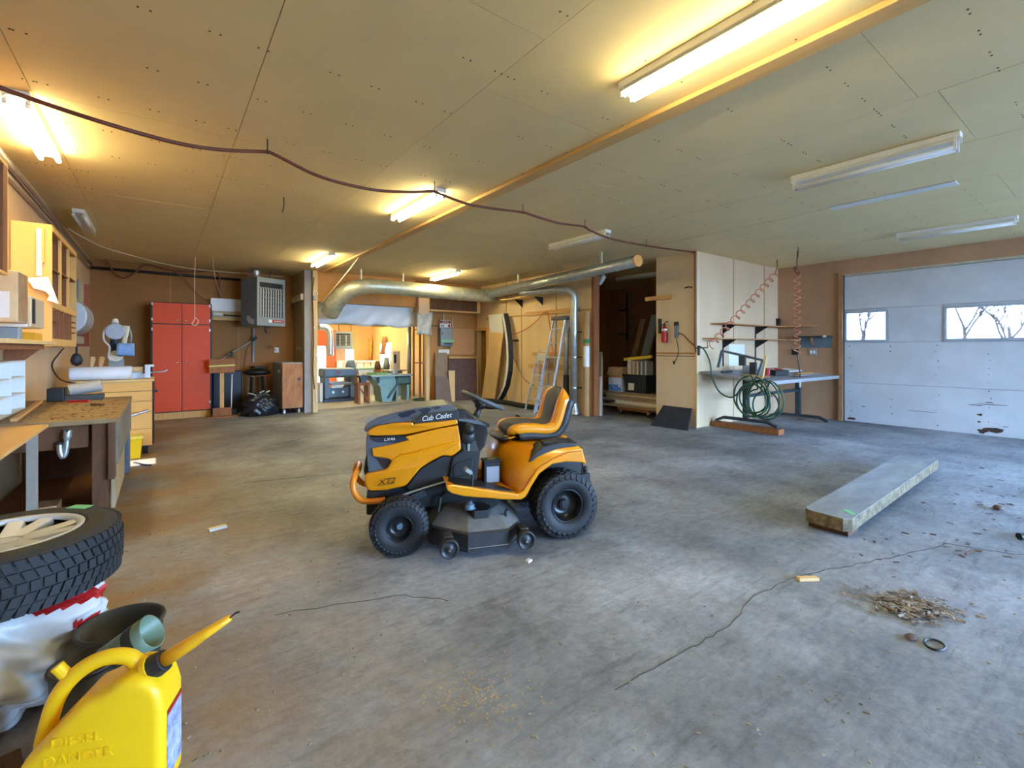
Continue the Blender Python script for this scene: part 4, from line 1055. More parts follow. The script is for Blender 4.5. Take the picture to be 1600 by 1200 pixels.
for y in (6.42, 6.92):
    pb('divider', M_BROWN, CX0 + 0.01, CX1 - 0.02, y + 0.008, y + 0.027, 1.80, 2.44)
    pb('face_stile', M_CABY, CX1 - 0.02, CX1 + 0.003, y, y + 0.035, 1.80, 2.44)
for y in (6.35, 6.60, 6.95, 7.15): pb('divider', M_BROWN, CX0 + 0.01, CX1 - 0.005, y, y + 0.02, 1.46, 1.74)
for y0, y1, z in ((5.98, 6.42, 2.10), (6.455, 6.92, 2.12), (6.955, 7.48, 2.14), (5.98, 6.35, 1.62), (7.17, 7.48, 1.66), (7.17, 7.48, 1.60), (7.17, 7.48, 1.54)):
    pb('shelf', M_BROWN, CX0 + 0.01, CX1 - 0.004, y0, y1, z, z + 0.015)
tag(MB().box(-0.98, -0.83, 6.98, 7.12, 1.465, 1.73).build('paper_box', M_WHITEP, bevel=0.003), 'white paper box in the lower row of the cubbyhole cabinet', 'box')
# steel rule and shaped template on its end
rl = thing('steel_rule', 'white steel rule hanging on the end of the cubbyhole cabinet', 'ruler', at_y(61, 430, 5.945))
a = at_y(57, 357, 5.95); b = at_y(66, 432, 5.95)
MB().box(a.x, b.x, 5.935, 5.94, b.z, a.z).build('blade', M_WHITE, rl, world=True, bevel=0.001)
for k in range(12):
    z = b.z + (a.z - b.z) * (k + 1) / 14
    MB().box(a.x + 0.008, a.x + 0.02, 5.934, 5.9351, z, z + 0.003).build('tick', M_GREY, rl, world=True)
a2 = at_y(66, 357, 5.95); b2 = at_y(70, 411, 5.95)
tag(MB().box(a2.x, b2.x, 5.925, 5.955, b2.z, a2.z).build('wood_lath', M_CABY, bevel=0.002), 'wooden lath beside the white steel rule', 'lath')
tp = [(330, 255), (560, 240), (600, 330), (690, 565), (620, 540), (545, 515), (575, 462), (540, 420), (480, 400), (390, 380), (362, 330), (330, 295)]
T0 = [at_y(x * 0.1333, 400 + y * 0.1333, 5.915) for x, y in tp]
tag(MB().prism(T0, [p + Vector((0, 0.012, 0)) for p in T0]).build('moulding_template', M_WHITE, bevel=0.001), 'white curved moulding template hung below the steel rule', 'template')
# tall cabinet at the picture edge
tc_ = thing('wall_cabinet', 'brown open wall cabinet at the left picture edge', 'cabinet', (-0.94, 4.0, 1.86))
pb('end_panel', M_CABY, -1.065, -0.80, 4.40, 4.42, 1.84, 2.56, par=tc_)
pb('face_stile', M_BROWN, -0.82, -0.80, 4.30, 4.40, 1.86, 2.54, par=tc_)
pb('top_panel', M_CABY, -1.065, -0.80, 3.3, 4.40, 2.54, 2.56, par=tc_)
pb('bottom_panel', M_CABY, -1.065, -0.80, 3.3, 4.40, 1.84, 1.86, par=tc_)
pb('back_panel', M_DKWOOD, -1.065, -1.05, 3.3, 4.40, 1.86, 2.54, par=tc_)
pb('end_panel', M_CABY, -1.065, -0.80, 3.28, 3.30, 1.84, 2.56, par=tc_)
# pale box and switch box on the wall
bx = thing('wooden_wall_box', 'pale weathered wooden box with white paper on it, left of the white switch box', 'box', (-0.93, 4.83, 1.55))
MB().box(-1.065, -0.80, 4.68, 4.97, 1.55, 1.91).build('case', mat('pale_box', (206, 186, 146), 0.4, var=0.2, scale=6), bx, world=True, bevel=0.006)
MB().box(-0.935, -0.84, 4.675, 4.68, 1.58, 1.76).build('paper', M_WHITE, bx, world=True)
MB().box(-0.935, -0.86, 4.675, 4.68, 1.87, 1.90).build('paper', M_WHITE, bx, world=True)
MB().box(-0.7995, -0.797, 4.69, 4.96, 1.56, 1.90).build('side_panel', mat('box_side', (168, 136, 104), 0.5, var=0.25, scale=8), bx, world=True)
sb = thing('switch_box', 'white metal switch box under the hanging template', 'switch box', (-0.93, 5.35, 1.53))
MB().box(-1.065, -0.82, 5.10, 5.62, 1.53, 1.775).build('case', M_WHITE, sb, world=True, bevel=0.006)
MB().box(-0.82, -0.80, 5.10, 5.60, 1.535, 1.77).build('cover', mat('beige_cover', (204, 190, 160), 0.5, var=0.05), sb, world=True, bevel=0.004)
MB().box(-0.80, -0.785, 5.13, 5.16, 1.56, 1.75).build('handle', M_BLACK, sb, world=True, bevel=0.003)
# rough shelf below with clutter
shf = thing('plank_shelf', 'rough plank shelf on the left wall below the switch box', 'shelf', (-0.92, 5.1, 1.36))
MB().box(-1.065, -0.76, 4.2, 5.88, 1.40, 1.43).build('plank', M_PLYLT, shf, world=True, bevel=0.004)
MB().box(-1.06, -0.80, 4.2, 5.6, 1.36, 1.40).build('plank', M_BROWN, shf, world=True, bevel=0.004)
for y in (4.5, 5.75): MB().prism([(-1.065, y, 1.36), (-0.85, y, 1.36), (-1.065, y, 1.15)], [(-1.065, y + 0.02, 1.36), (-0.85, y + 0.02, 1.36), (-1.065, y + 0.02, 1.15)]).build('bracket', M_BROWN, shf, world=True)
tag(MB().box(-1.0, -0.83, 4.9, 5.0, 1.43, 1.525).build('glass_jar', M_GREY, bevel=0.01), 'grey tin standing on the rough plank shelf', 'tin')
tag(MB().box(-0.98, -0.84, 5.5, 5.8, 1.43, 1.50).build('yellow_box', mat('mustard', (226, 168, 30), 0.5, var=0.05), bevel=0.004), 'mustard yellow box on the rough plank shelf beside the cubbyholes', 'box')
# pigeonhole rack on the bench
pg = thing('pigeonhole_rack', 'white pigeonhole rack standing on the workbench', 'rack', (-0.98, 5.2, 0.863))
PX0, PX1 = -1.06, -0.90
pb('back_panel', M_WHITEP, PX0, PX0 + 0.01, 4.62, 5.52, 0.864, 1.27, par=pg)
for y in (4.62, 5.06, 5.505): pb('divider', M_WHITE, PX0 + 0.01, PX1, y, y + 0.015, 0.864, 1.27, par=pg)
for z in (0.864, 1.0, 1.13, 1.26): pb('shelf', M_WHITE, PX0 + 0.01, PX1 - 0.001, 4.635, 5.505, z, z + 0.012, par=pg)
# grey duct hood and control box on the wall
gm = thing('duct_collector', 'grey metal control box with a rounded silver hood on the left wall', 'machine', (-0.93, 8.3, 1.45))
MB().box(-1.065, -0.86, 7.95, 8.75, 1.98, 2.26).build('control_box', mat('box_grey_green', (168, 164, 140), 0.5, var=0.05), gm, world=True, bevel=0.006)
MB().box(-0.86, -0.845, 8.05, 8.1, 2.0, 2.24).build('hinge', M_STEELB, gm, world=True)
ar = []
for k in range(13):
    t = PI * k / 12
    ar.append((-1.06 + 0.31 * math.sin(t) ** 0.6, 7.95, 1.77 + 0.23 * math.cos(t)))
MB().prism([Vector(p) for p in ar], [Vector((x, 8.75, z)) for x, _, z in ar]).build('hood', mat('hood_silver', (172, 186, 200), 0.4, 0.2, var=0.08), gm, world=True, bevel=0.012)
MB().box(-1.06, -0.85, 8.0, 8.7, 1.43, 1.53).build('tray', mat('box_grey_green', (168, 164, 140)), gm, world=True, bevel=0.006)
tag(MB().box(-1.065, -0.84, 9.15, 9.21, 1.40, 2.30).build('side_board', mat('red_brown', (150, 78, 52), 0.6, var=0.15)), 'red-brown board standing out from the wall behind the silver hood', 'board')
hg = thing('hanging_lamp', 'dark bulb-shaped tool hanging below the silver hood', 'tool', (-0.90, 8.45, 1.15))
MB().cyl((-0.90, 8.45, 1.30), (-0.90, 8.45, 1.435), 0.012, n=8).build('cord', M_BLACK, hg, world=True)
MB().lathe([(0.0, 0.0), (0.05, 0.03), (0.065, 0.08), (0.05, 0.14), (0.03, 0.17), (0.0, 0.18)], (-0.90, 8.45, 1.13), n=20).build('bulb', M_STEEL, hg, world=True, smooth=True)
# conduits high on the wall
for z, r, x, lb in ((2.93, 0.022, -1.035, 'upper grey conduit along the top of the left wall'), (2.83, 0.016, -1.045, 'lower thin conduit along the top of the left wall')):
    tag(MB().tube([(x, 2.6, z), (x, 11.6, z)], r, n=8).build('conduit', mat('old_conduit', (150, 134, 122), 0.5, 0.3, var=0.15), smooth=True), lb, 'conduit', 'conduits on the left wall')
tag(MB().tube(bez([(-0.95, 8.2, 2.90), (-0.9, 8.9, 2.94), (-0.65, 10.2, 3.0), (0.3, 11.3, 2.97), (1.4, 11.55, 2.98), (2.2, 11.5, 2.97)], 8), 0.008, n=6).build('ceiling_cable', M_WIREW), 'thin pale cable running from the conduit along the ceiling', 'cable')
tag(MB().tube(bez([(-0.87, 7.62, 2.50), (-0.93, 7.8, 2.30), (-0.95, 8.1, 2.28), (-0.87, 8.3, 2.27)], 6), 0.008, n=6).build('box_cable', M_WIREB), 'brown cable drooping from the cubbyhole cabinet to the control box', 'cable')

# ================================================================== saw table
du = thing('drawer_chest', 'plywood drawer chest on castors carrying the mitre saw', 'drawer chest', (-0.46, 8.05, 0))
M_CHEST = mat('chest_ply', (222, 172, 98), 0.6, var=0.08, scale=4, stretch=(0.5, 3, 3))
zz = [0.11, 0.33, 0.55, 0.69, 0.82, 0.945]
for k in range(5): MB().box(-0.845, -0.095, 7.72, 7.74, zz[k] + 0.003, zz[k + 1] - 0.003).build('side_board', M_CHEST, du, world=True, bevel=0.002)
MB().box(-0.84, -0.10, 7.742, 8.40, 0.11, 0.945).build('carcass', M_DKWOOD, du, world=True)
MB().box(-0.87, -0.075, 7.69, 8.42, 0.945, 0.97).build('top', M_PLYLT, du, world=True, bevel=0.004)
for k in range(4):
    MB().box(-0.10, -0.078, 7.75, 8.39, 0.12 + 0.205 * k, 0.315 + 0.205 * k).build('drawer', M_BLACK, du, world=True, bevel=0.003)
MB().box(-0.078, -0.04, 7.98, 8.16, 0.78, 0.80).build('handle', M_BLACK, du, world=True, bevel=0.004)
for x in (-0.80, -0.16):
    for y in (7.80, 8.32):
        MB().cyl((x - 0.02, y, 0.05), (x + 0.02, y, 0.05), 0.05, n=16).build('castor', M_RUB, du, world=True, bevel=0.006)
        MB().box(x - 0.03, x + 0.03, y - 0.03, y + 0.03, 0.09, 0.112).build('castor_plate', M_STEEL, du, world=True)
ms = thing('mitre_saw', 'grey mitre saw with a blue cloth bag on the drawer chest', 'saw', (-0.38, 8.08, 0.97))
M_SAW = mat('saw_grey', (150, 162, 176), 0.4, 0.2, var=0.08)
MB().lathe([(0.0, 0.09), (0.12, 0.09), (0.13, 0.07), (0.135, 0.0), (0.0, 0.0)], (0.05, 0, 0), n=30).build('turntable', M_SAW, ms, bevel=0.003)
MB().box(-0.24, 0.20, -0.06, 0.08, 0.0, 0.06).build('base', M_SAW, ms, bevel=0.008)
MB().box(-0.22, 0.18, 0.05, 0.075, 0.06, 0.15).build('fence', M_PLYLT, ms, bevel=0.003)
for k in range(3): MB().box(-0.16 + 0.05 * k, -0.135 + 0.05 * k, 0.07, 0.11, 0.06, 0.26).build('rib', M_BLACK, ms)
MB().box(-0.175, -0.02, 0.06, 0.07, 0.06, 0.26).build('pivot_plate', M_GREY, ms, bevel=0.004)
MB().cyl((-0.10, 0.0, 0.30), (-0.10, 0.12, 0.30), 0.075, n=24).build('pivot', mat('cream_metal', (206, 196, 170), 0.5), ms, bevel=0.006)
MB().tube([(-0.10, 0.06, 0.30), (-0.12, 0.06, 0.48), (-0.09, 0.05, 0.62)], [0.04, 0.05, 0.05], n=12).build('arm', M_STEEL, ms, smooth=True)
MB().cyl((-0.10, -0.12, 0.62), (-0.10, 0.10, 0.62), 0.105, 0.095, n=28).build('motor_housing', M_SAW, ms, bevel=0.012)
MB().cyl((-0.10, -0.10, 0.72), (-0.10, -0.06, 0.775), 0.04, 0.028, n=16).build('motor_cap', M_WHITEP, ms, bevel=0.004)
MB().tube(bez([(-0.185, -0.05, 0.68), (-0.215, -0.08, 0.60), (-0.21, -0.06, 0.50), (-0.16, -0.04, 0.42), (-0.17, -0.04, 0.30), (-0.15, -0.03, 0.24)], 5), 0.011, n=8).build('cable', M_WHITEP, ms, smooth=True)
MB().tube(bez([(-0.02, 0.0, 0.44), (-0.005, 0.0, 0.58), (0.01, 0.0, 0.70)], 4), [0.032] * 4 + [0.036] * 5, n=12).build('handle', mat('cream_metal', (206, 196, 170)), ms, smooth=True)
MB().tube(bez([(0.05, 0.02, 0.48), (0.055, 0.02, 0.58), (0.02, 0.02, 0.70)], 4), 0.012, n=8).build('guard', M_GREY, ms, smooth=True)
rows = []
for i in range(7):
    row = []
    for k in range(13):
        t = 2 * PI * k / 12
        row.append((-0.085 + 0.030 * i, 0.0 - 0.09 + math.cos(t) * 0.07 * (1 + 0.1 * math.sin(i * 2.2 + k)), 0.385 + math.sin(t) * 0.085 * (1 + 0.08 * math.sin(i * 1.7 + k * 2))))
    rows.append(row)
MB().loft(rows, cap=True).build('cloth_bag', mat('blue_cloth', (122, 158, 208), 0.8, var=0.15, scale=14), ms, smooth=True)
MB().box(0.20, 0.26, -0.03, 0.05, 0.0, 0.18).build('stop_block', M_ALU, ms, bevel=0.004)
MB().box(0.20, 0.30, -0.02, 0.04, 0.15, 0.18).build('stop_arm', M_ALU, ms, bevel=0.004)
MB().tube([(0.25, 0.0, 0.07), (0.41, 0.0, 0.08), (0.45, 0.0, 0.10)], 0.010, n=8).build('extension_rod', M_ALU, ms, smooth=True)
tag(MB().cyl((-0.90, 7.80, 1.057), (-0.30, 7.80, 1.057), 0.083, 0.088, n=28).build('plastic_roll', mat('clear_roll', (216, 224, 234), 0.25, var=0.08), bevel=0.02, seg=3, smooth=True), 'fat roll of clear plastic film lying in front of the mitre saw', 'roll')
ck = thing('handle_clamp', 'wooden clamp with two turned handles left of the mitre saw', 'clamp', (-0.72, 8.25, 0.97))
MB().box(-0.80, -0.44, 8.22, 8.34, 0.971, 1.06).build('jaw', M_BROWN, ck, world=True, bevel=0.004)
for x, dx in ((-0.745, 0.03), (-0.655, 0.035)):
    MB().lathe([(0.0, 0.0), (0.018, 0.0), (0.026, 0.02), (0.022, 0.05), (0.018, 0.07), (0.028, 0.12), (0.032, 0.17), (0.024, 0.20), (0.0, 0.205)], (x, 8.26, 1.06), (dx * 4, 0, 1), n=18).build('handle', M_PLYLT, ck, world=True, smooth=True)
gr = thing('bench_grinder', 'black and grey power tool at the far end of the workbench', 'power tool', (-0.70, 6.2, 0.863))
MB().box(-0.86, -0.74, 6.12, 6.34, 0.864, 0.99).build('base', M_BLACK, gr, world=True, bevel=0.008)
MB().cyl((-0.72, 6.20, 0.965), (-0.48, 6.24, 1.00), 0.055, 0.06, n=20).build('motor', mat('tool_grey', (160, 160, 158), 0.5), gr, world=True, bevel=0.006)
MB().box(-0.74, -0.46, 6.14, 6.30, 0.864, 0.915).build('foot', M_STEEL, gr, world=True, bevel=0.006)
MB().tube(bez([(-0.62, 6.22, 1.02), (-0.78, 6.3, 1.06), (-0.86, 6.4, 1.2), (-0.82, 6.5, 1.32), (-0.80, 6.6, 1.37)], 6), 0.007, n=6).build('cord', M_WIREB, gr, world=True)

# bucket corner between bench and chest
yb = thing('yellow_pail', 'square yellow plastic pail on the floor behind the workbench', 'pail', (-0.30, 7.55, 0))
MB().prism([Vector((x, y, 0.0)) for x, y in ((-0.09, -0.09), (0.09, -0.09), (0.09, 0.09), (-0.09, 0.09))], [Vector((x, y, 0.27)) for x, y in ((-0.115, -0.115), (0.115, -0.115), (0.115, 0.115), (-0.115, 0.115))]).build('body', mat('pail_yellow', (240, 200, 20), 0.45, var=0.04), yb, bevel=0.012, origin=False)
MB().box(-0.122, 0.122, -0.122, 0.122, 0.25, 0.28).build('rim', mat('pail_rim', (238, 216, 96), 0.45), yb, bevel=0.004)
gb = MB().box(-0.55, -0.28, 6.62, 6.84, 0.0, 0.56)
tag(gb.build('grey_bin', mat('bin_grey', (84, 100, 118), 0.5, var=0.1), bevel=0.02), 'grey-blue plastic bin between the workbench and the drawer chest', 'bin')
tag(MB().cyl((-0.40, 6.73, 0.578), (-0.12, 6.80, 0.66), 0.016, n=12).build('steel_tube', M_CHROME), 'short shiny steel tube resting across the grey-blue bin', 'tube')
tag(MB().tube(bez([(-0.26, 7.18, 0.012), (-0.22, 7.10, 0.012), (-0.17, 6.98, 0.012), (-0.10, 6.9, 0.012)], 5), 0.011, n=8).build('extension_lead', M_BLACK), 'short black cord on the floor beside the yellow pail', 'cord')

# ================================================================== back wall
oc = thing('tall_cabinet', 'tall orange four-door cabinet with a black frame against the back wall', 'cabinet', (0.32, 11.48, 0))
OX0, OX1, OY = -0.15, 0.80, 11.24
pb('plinth', M_PINE, OX0, OX1, OY + 0.02, 11.762, 0, 0.13, par=oc)
pb('carcass', M_BLACK, OX0 - 0.015, OX1 + 0.02, OY + 0.02, 11.762, 0.13, 2.265, par=oc)
for x0, x1 in ((OX0 + 0.015, 0.32), (0.328, OX1 - 0.01)):
    for z0, z1 in ((0.15, 1.835), (1.855, 2.25)):
        d_ = MB().box(x0, x1, OY, OY + 0.02, z0, z1).build('door', M_ORANGE, oc, world=True, bevel=0.003)
        s_ = 1 if x0 > 0.3 else -1
        hx = (0.37 if s_ > 0 else 0.275); hz = z0 + 0.06 if z0 > 1 else 1.10
        off = oc.location + d_.location
        h_ = MB().cyl(Vector((hx, OY - 0.022, hz)) - off, Vector((hx + 0.05 * s_, OY - 0.022, hz)) - off, 0.012, n=10)
        h_.cyl(Vector((hx + 0.02 * s_, OY - 0.02, hz)) - off, Vector((hx + 0.02 * s_, OY, hz)) - off, 0.006, n=8)
        h_.build('handle', M_CHROME, d_, smooth=True)
        for hzz in ((z0 + 0.12, z1 - 0.12) if z0 < 1 else (z0 + 0.05, z1 - 0.05)):
            ex_ = x0 if s_ < 0 else x1
            MB().box(*(sorted((ex_ - 0.015 - off.x, ex_ + 0.005 - off.x))), OY - 0.004 - off.y, OY - off.y, hzz - off.z, hzz + 0.05 - off.z).build('hinge', M_ALU, d_)
# wall lamp half behind the heater
wlp = thing('wall_light', 'white metal wall light between the orange cabinet and the grey heater', 'light', (1.15, 11.70, 1.97))
MB().box(0.83, 1.55, 11.66, 11.765, 2.16, 2.43).build('reflector', M_WHITE, wlp, world=True, bevel=0.004)
MB().box(0.83, 1.55, 11.62, 11.765, 1.97, 2.01).build('lower_lip', M_PINE, wlp, world=True)
MB().box(0.86, 1.55, 11.70, 11.765, 2.01, 2.16).build('back_plate', mat('cream_back', (196, 176, 130), 0.6), wlp, world=True)
MB().cyl((0.86, 11.64, 2.09), (1.05, 11.64, 2.09), 0.035, n=14).build('tube', M_TUBEOFF, wlp, world=True, smooth=True)
MB().cyl((1.05, 11.64, 2.08), (1.55, 11.64, 2.07), 0.018, n=10).build('holder', M_DKWOOD, wlp, world=True)
# unit heater
def heater(loc, rz, w_, d_, h_, label, name='unit_heater', body=M_GREYB, face=M_GREY, bars=9, badge=True):
    t = thing(name, label, 'heater', loc, rz)
    MB().box(-w_ / 2, w_ / 2, -d_ / 2 + 0.02, d_ / 2, 0, h_).build('case', body, t, bevel=0.015, seg=3)
    x0, x1, z0, z1 = -w_ / 2 + 0.05, w_ / 2 - 0.05, h_ * 0.18, h_ * 0.90
    fr = MB()
    fr.box(-w_ / 2, w_ / 2, -d_ / 2 - 0.01, -d_ / 2 + 0.02, 0, z0); fr.box(-w_ / 2, w_ / 2, -d_ / 2 - 0.01, -d_ / 2 + 0.02, z1, h_)
    fr.box(-w_ / 2, x0, -d_ / 2 - 0.01, -d_ / 2 + 0.02, z0, z1); fr.box(x1, w_ / 2, -d_ / 2 - 0.01, -d_ / 2 + 0.02, z0, z1)
    fr.build('front_frame', face, t, weld=True)
    MB().box(x0, x1, -d_ / 2 + 0.012, -d_ / 2 + 0.018, z0, z1).build('dark_core', M_BLACK, t)
    for k in range(bars):
        x = x0 + (k + 0.6) * (x1 - x0) / (bars + 0.3)
        MB().tube([(x, -d_ / 2 + 0.004, z0), (x, -d_ / 2 - 0.002, z0 + (z1 - z0) * 0.80), (x - 0.012, -d_ / 2 + 0.008, z0 + (z1 - z0) * 0.86)], 0.011, n=6).build('vane', M_WHITEP, t)
    for k in range(7):
        z = z0 + (k + 0.5) * (z1 - z0) * 0.88 / 7
        MB().box(x0, x1, -d_ / 2 - 0.018, -d_ / 2 - 0.013, z, z + 0.012).build('louvre', M_GREY, t)
    if badge:
        MB().box(w_ * 0.03, w_ * 0.45, -d_ / 2 - 0.013, -d_ / 2 - 0.009, h_ * 0.075, h_ * 0.125).build('badge', M_RED, t)
        MB().box(-w_ * 0.10, w_ * 0.015, -d_ / 2 - 0.013, -d_ / 2 - 0.009, h_ * 0.07, h_ * 0.13).build('badge_emblem', M_WHITE, t)
        MB().box(w_ * 0.09, w_ * 0.40, -d_ / 2 - 0.0145, -d_ / 2 - 0.0125, h_ * 0.095, h_ * 0.107).build('badge_line', M_WHITEP, t)
    return t
ht = heater((1.72, 11.10, 1.84), math.radians(24), 0.62, 0.56, 0.99, 'big grey gas heater hung in the back corner')
MB().cyl((-0.12, 0.05, 0.99), (-0.12, 0.05, 1.20), 0.075, n=20).build('flue', M_GALV, ht, smooth=True)
MB().cyl((-0.12, 0.05, 1.10), (-0.12, 0.05, 1.15), 0.095, n=20).build('flue_collar', M_GALV, ht)
for k, (x, y, z) in enumerate(((-0.33, 0, 0.10), (-0.312, -0.05, 0.05), (-0.312, -0.13, 0.03))):
    MB().box(-0.3125, -0.311, y - 0.06, y + 0.06, z, z + 0.10).build('worn_paint', mat('bare_metal', (190, 204, 220), 0.4), ht)
MB().tube([(0.12, 0.1, 0.0), (0.12, 0.1, -0.10), (0.15, 0.1, -0.14)], 0.014, n=8).build('gas_pipe', M_BLACK, ht)
for x in (-0.25, 0.25): MB().cyl((x, 0.15, 0.99), (x, 0.15, 1.20), 0.008, n=6).build('hanger_rod', M_STEEL, ht)
# pipes and cables on the back wall
tag(MB().tube([at_y(131, 417, 11.72), at_y(377, 437.5, 11.72)], 0.028, n=10).build('gas_pipe', M_BLACK, smooth=True), 'straight black pipe along the top of the back wall', 'pipe')
tag(MB().tube(bez([at_y(x, y, 11.66) for x, y in ((155, 392), (168, 410), (180, 428), (196, 434), (212, 425), (228, 414), (250, 418), (280, 424), (310, 424), (333, 423), (342, 430), (343, 445), (342, 465))], 5), 0.014, n=8).build('loop_cable', M_HOSE, smooth=True), 'brown cable hanging in loops along the back wall', 'cable')
tag(MB().tube(bez([at_y(x, y, 11.68) for x, y in ((272, 424), (290, 436), (305, 455), (318, 466), (325, 469))], 5), 0.009, n=6).build('loop_cable', M_BROWN, smooth=True), 'thin brown cable sagging from the loops to the wall light', 'cable')
q = at_z(305, 402, CEIL)
tag(MB().tube(bez([q, (q.x - 0.01, q.y + 0.02, 2.5), (q.x - 0.005, q.y + 0.02, 1.95), (q.x - 0.05, q.y, 1.83), (q.x + 0.01, q.y, 1.80), (q.x + 0.05, q.y, 1.88), (q.x, q.y, 1.94)], 6), 0.005, n=6).build('pull_cord', mat('string', (226, 208, 190), 0.7, var=0)), 'pale pull string with a loop hanging in front of the orange cabinet', 'string')
q = at_z(332, 402, CEIL)
tag(MB().tube(bez([q, (q.x + 0.1, q.y + 0.7, 2.75), (q.x + 0.25, q.y + 1.4, 2.5)], 6), 0.005, n=6).build('pull_cord', MATS['string']), 'straight pale string slanting down to the wall light', 'string')
# swing arm, conduit, outlet
sw = thing('swing_arm', 'thin jointed lamp arm reaching up on the back wall', 'lamp arm', at_y(345, 563, 11.6))
MB().tube([at_y(341, 565, 11.6), at_y(362, 551, 11.6)], 0.009, n=6).build('lower_rod', M_ALU, sw, world=True)
MB().tube([at_y(362, 551, 11.6), at_y(394, 532, 11.6)], 0.009, n=6).build('upper_rod', M_ALU, sw, world=True)
j_ = at_y(362, 553, 11.6); MB().box(j_.x - 0.03, j_.x + 0.03, 11.57, 11.63, j_.z - 0.06, j_.z + 0.05).build('joint', M_BLACK, sw, world=True, bevel=0.01)
a = at_y(393, 533, 11.6); b = at_y(401, 527, 11.6); MB().cyl(a, b, 0.028, n=10).build('clamp', M_BLACK, sw, world=True)
MB().tube(bez([at_y(x, y, 11.65) for x, y in ((394, 534), (386, 545), (383, 560), (380, 580))], 5), 0.006, n=6).build('cord', M_WIREB, sw, world=True)
tag(MB().tube([at_y(396, 513, 11.74), at_y(395, 566, 11.74)], 0.022, n=8).build('conduit', M_GREY), 'short grey conduit on the wall under the heater', 'conduit')
ou = thing('wall_outlet', 'small white outlet with a brown wire on the back wall', 'outlet', at_y(432, 551, 11.76))
c_ = at_y(432, 547, 11.76); MB().box(c_.x - 0.05, c_.x + 0.05, 11.75, 11.77, c_.z - 0.06, c_.z + 0.06).build('plate', M_WHITE, ou, world=True, bevel=0.004)
MB().tube(bez([at_y(x, y, 11.73) for x, y in ((417, 545), (423, 541), (429, 545), (431, 548))], 5), 0.008, n=6).build('wire', M_BROWN, ou, world=True)
# roller stand
rs = thing('roller_stand', 'wooden T-shaped stand with a yellow stripe on its head', 'stand', (0.97, 10.98, 0))
MB().box(-0.26, 0.26, -0.14, 0.14, 0, 0.03).build('base_board', M_BROWN, rs, bevel=0.004)
MB().box(-0.16, 0.16, -0.05, -0.01, 0.03, 0.19).build('foot_block', M_BROWN, rs, bevel=0.004)
MB().box(-0.035, 0.035, -0.01, 0.05, 0.03, 0.92).build('post', M_PINE, rs, bevel=0.004)
MB().cbox((0, -0.04, 1.02), (0.44, 0.03, 0.27), rx=-0.12).build('head', M_BROWN, rs, bevel=0.004)
MB().cbox((0, -0.058, 1.03), (0.44, 0.008, 0.03), rx=-0.12, ry=-0.04).build('stripe', mat('strap_yellow', (206, 196, 110), 0.6), rs)
rb2 = thing('broom', 'thin white broom stick leaning behind the T-shaped stand', 'broom', (1.22, 11.12, 0))
MB().cyl((1.15, 11.18, 0.12), (1.17, 11.22, 0.84), 0.013, n=8).build('stick', M_WHITEP, rb2, world=True)
MB().box(1.05, 1.25, 11.14, 11.22, 0.0, 0.13).build('head', M_BLACK, rb2, world=True, bevel=0.01)
# black sheet bundle, seat, rubbish bag, grey cart
def lumpy(c, r, seed, n=40, m=24, amp=0.16, zmin=0.0, kk=(3, 8)):
    r_ = random.Random(seed); ph = [(r_.uniform(*kk) * r_.choice((-1, 1)), r_.uniform(*kk), r_.uniform(*kk), r_.uniform(0, 6)) for _ in range(6)]
    g = lambda q: 1 + amp * (sum(abs(math.sin(a * q.x + b * q.y + d * q.z + e)) for a, b, d, e in ph) / 6 - 0.6) * 2
    mb = MB().ball(c, r, n=n, m=m, f=g); mb.v = [(x, y, max(zmin, z)) for x, y, z in mb.v]; return mb
M_BBAG = mat('black_bag', (30, 33, 40), 0.28, var=0.15)
tag(MB().cbox((1.11, 11.55, 0.455), (0.54, 0.14, 0.90), rx=0.06).build('folded_tarp', mat('tarp', (24, 30, 42), 0.4, var=0.3, scale=6), bevel=0.03, seg=3), 'folded dark tarp standing against the wall behind the T-shaped stand', 'tarp')
gbg = thing('rubbish_bag', 'black rubbish bag with white scraps on top beside the grey cart', 'bag', (1.62, 10.85, 0))
lumpy((1.62, 10.85, 0.16), (0.34, 0.24, 0.30), 5, n=60, m=36, amp=0.26, kk=(2, 7)).build('bag', M_BBAG, gbg, world=True, smooth=True)
for k, (x, y, z, sx, rz, ry) in enumerate(((1.50, 10.78, 0.44, 0.22, 0.3, 0.35), (1.60, 10.76, 0.46, 0.20, -0.4, -0.5), (1.72, 10.82, 0.46, 0.18, 0.2, -0.45))):
    MB().cbox((x, y, z), (sx, 0.05, 0.012), rz=rz, ry=ry).build('scrap', M_WHITE, gbg, world=True)
bs = thing('bar_stool', 'black padded stool with a flat cushion behind the rubbish bag', 'stool', (1.66, 11.42, 0))
lumpy((1.66, 11.42, 0.86), (0.27, 0.2, 0.075), 8, amp=0.05).build('cushion', M_BLACK, bs, world=True, smooth=True)
MB().cbox((1.70, 11.42, 0.965), (0.30, 0.24, 0.05), rz=0.2).build('top_pad', M_BLACK, bs, world=True, bevel=0.015)
MB().tube([(1.42, 11.38, 0.80), (1.55, 11.30, 0.775), (1.80, 11.32, 0.79)], 0.012, n=8).build('piping', M_BROWN, bs, world=True)
for x, y in ((1.52, 11.34), (1.80, 11.34), (1.52, 11.52), (1.80, 11.52)): MB().cyl((x, y, 0), (x + (1.66 - x) * 0.3, y, 0.80), 0.022, n=8).build('leg', M_BLACK, bs, world=True)
gc = thing('tool_cart', 'grey cart with a bare wooden front panel on castors beside the post', 'cart', (2.18, 11.0, 0), math.radians(6))
MB().box(-0.20, 0.22, -0.28, 0.36, 0.11, 1.08).build('case', mat('cart_grey', (130, 138, 142), 0.6, var=0.12, scale=6), gc, bevel=0.02, seg=3)
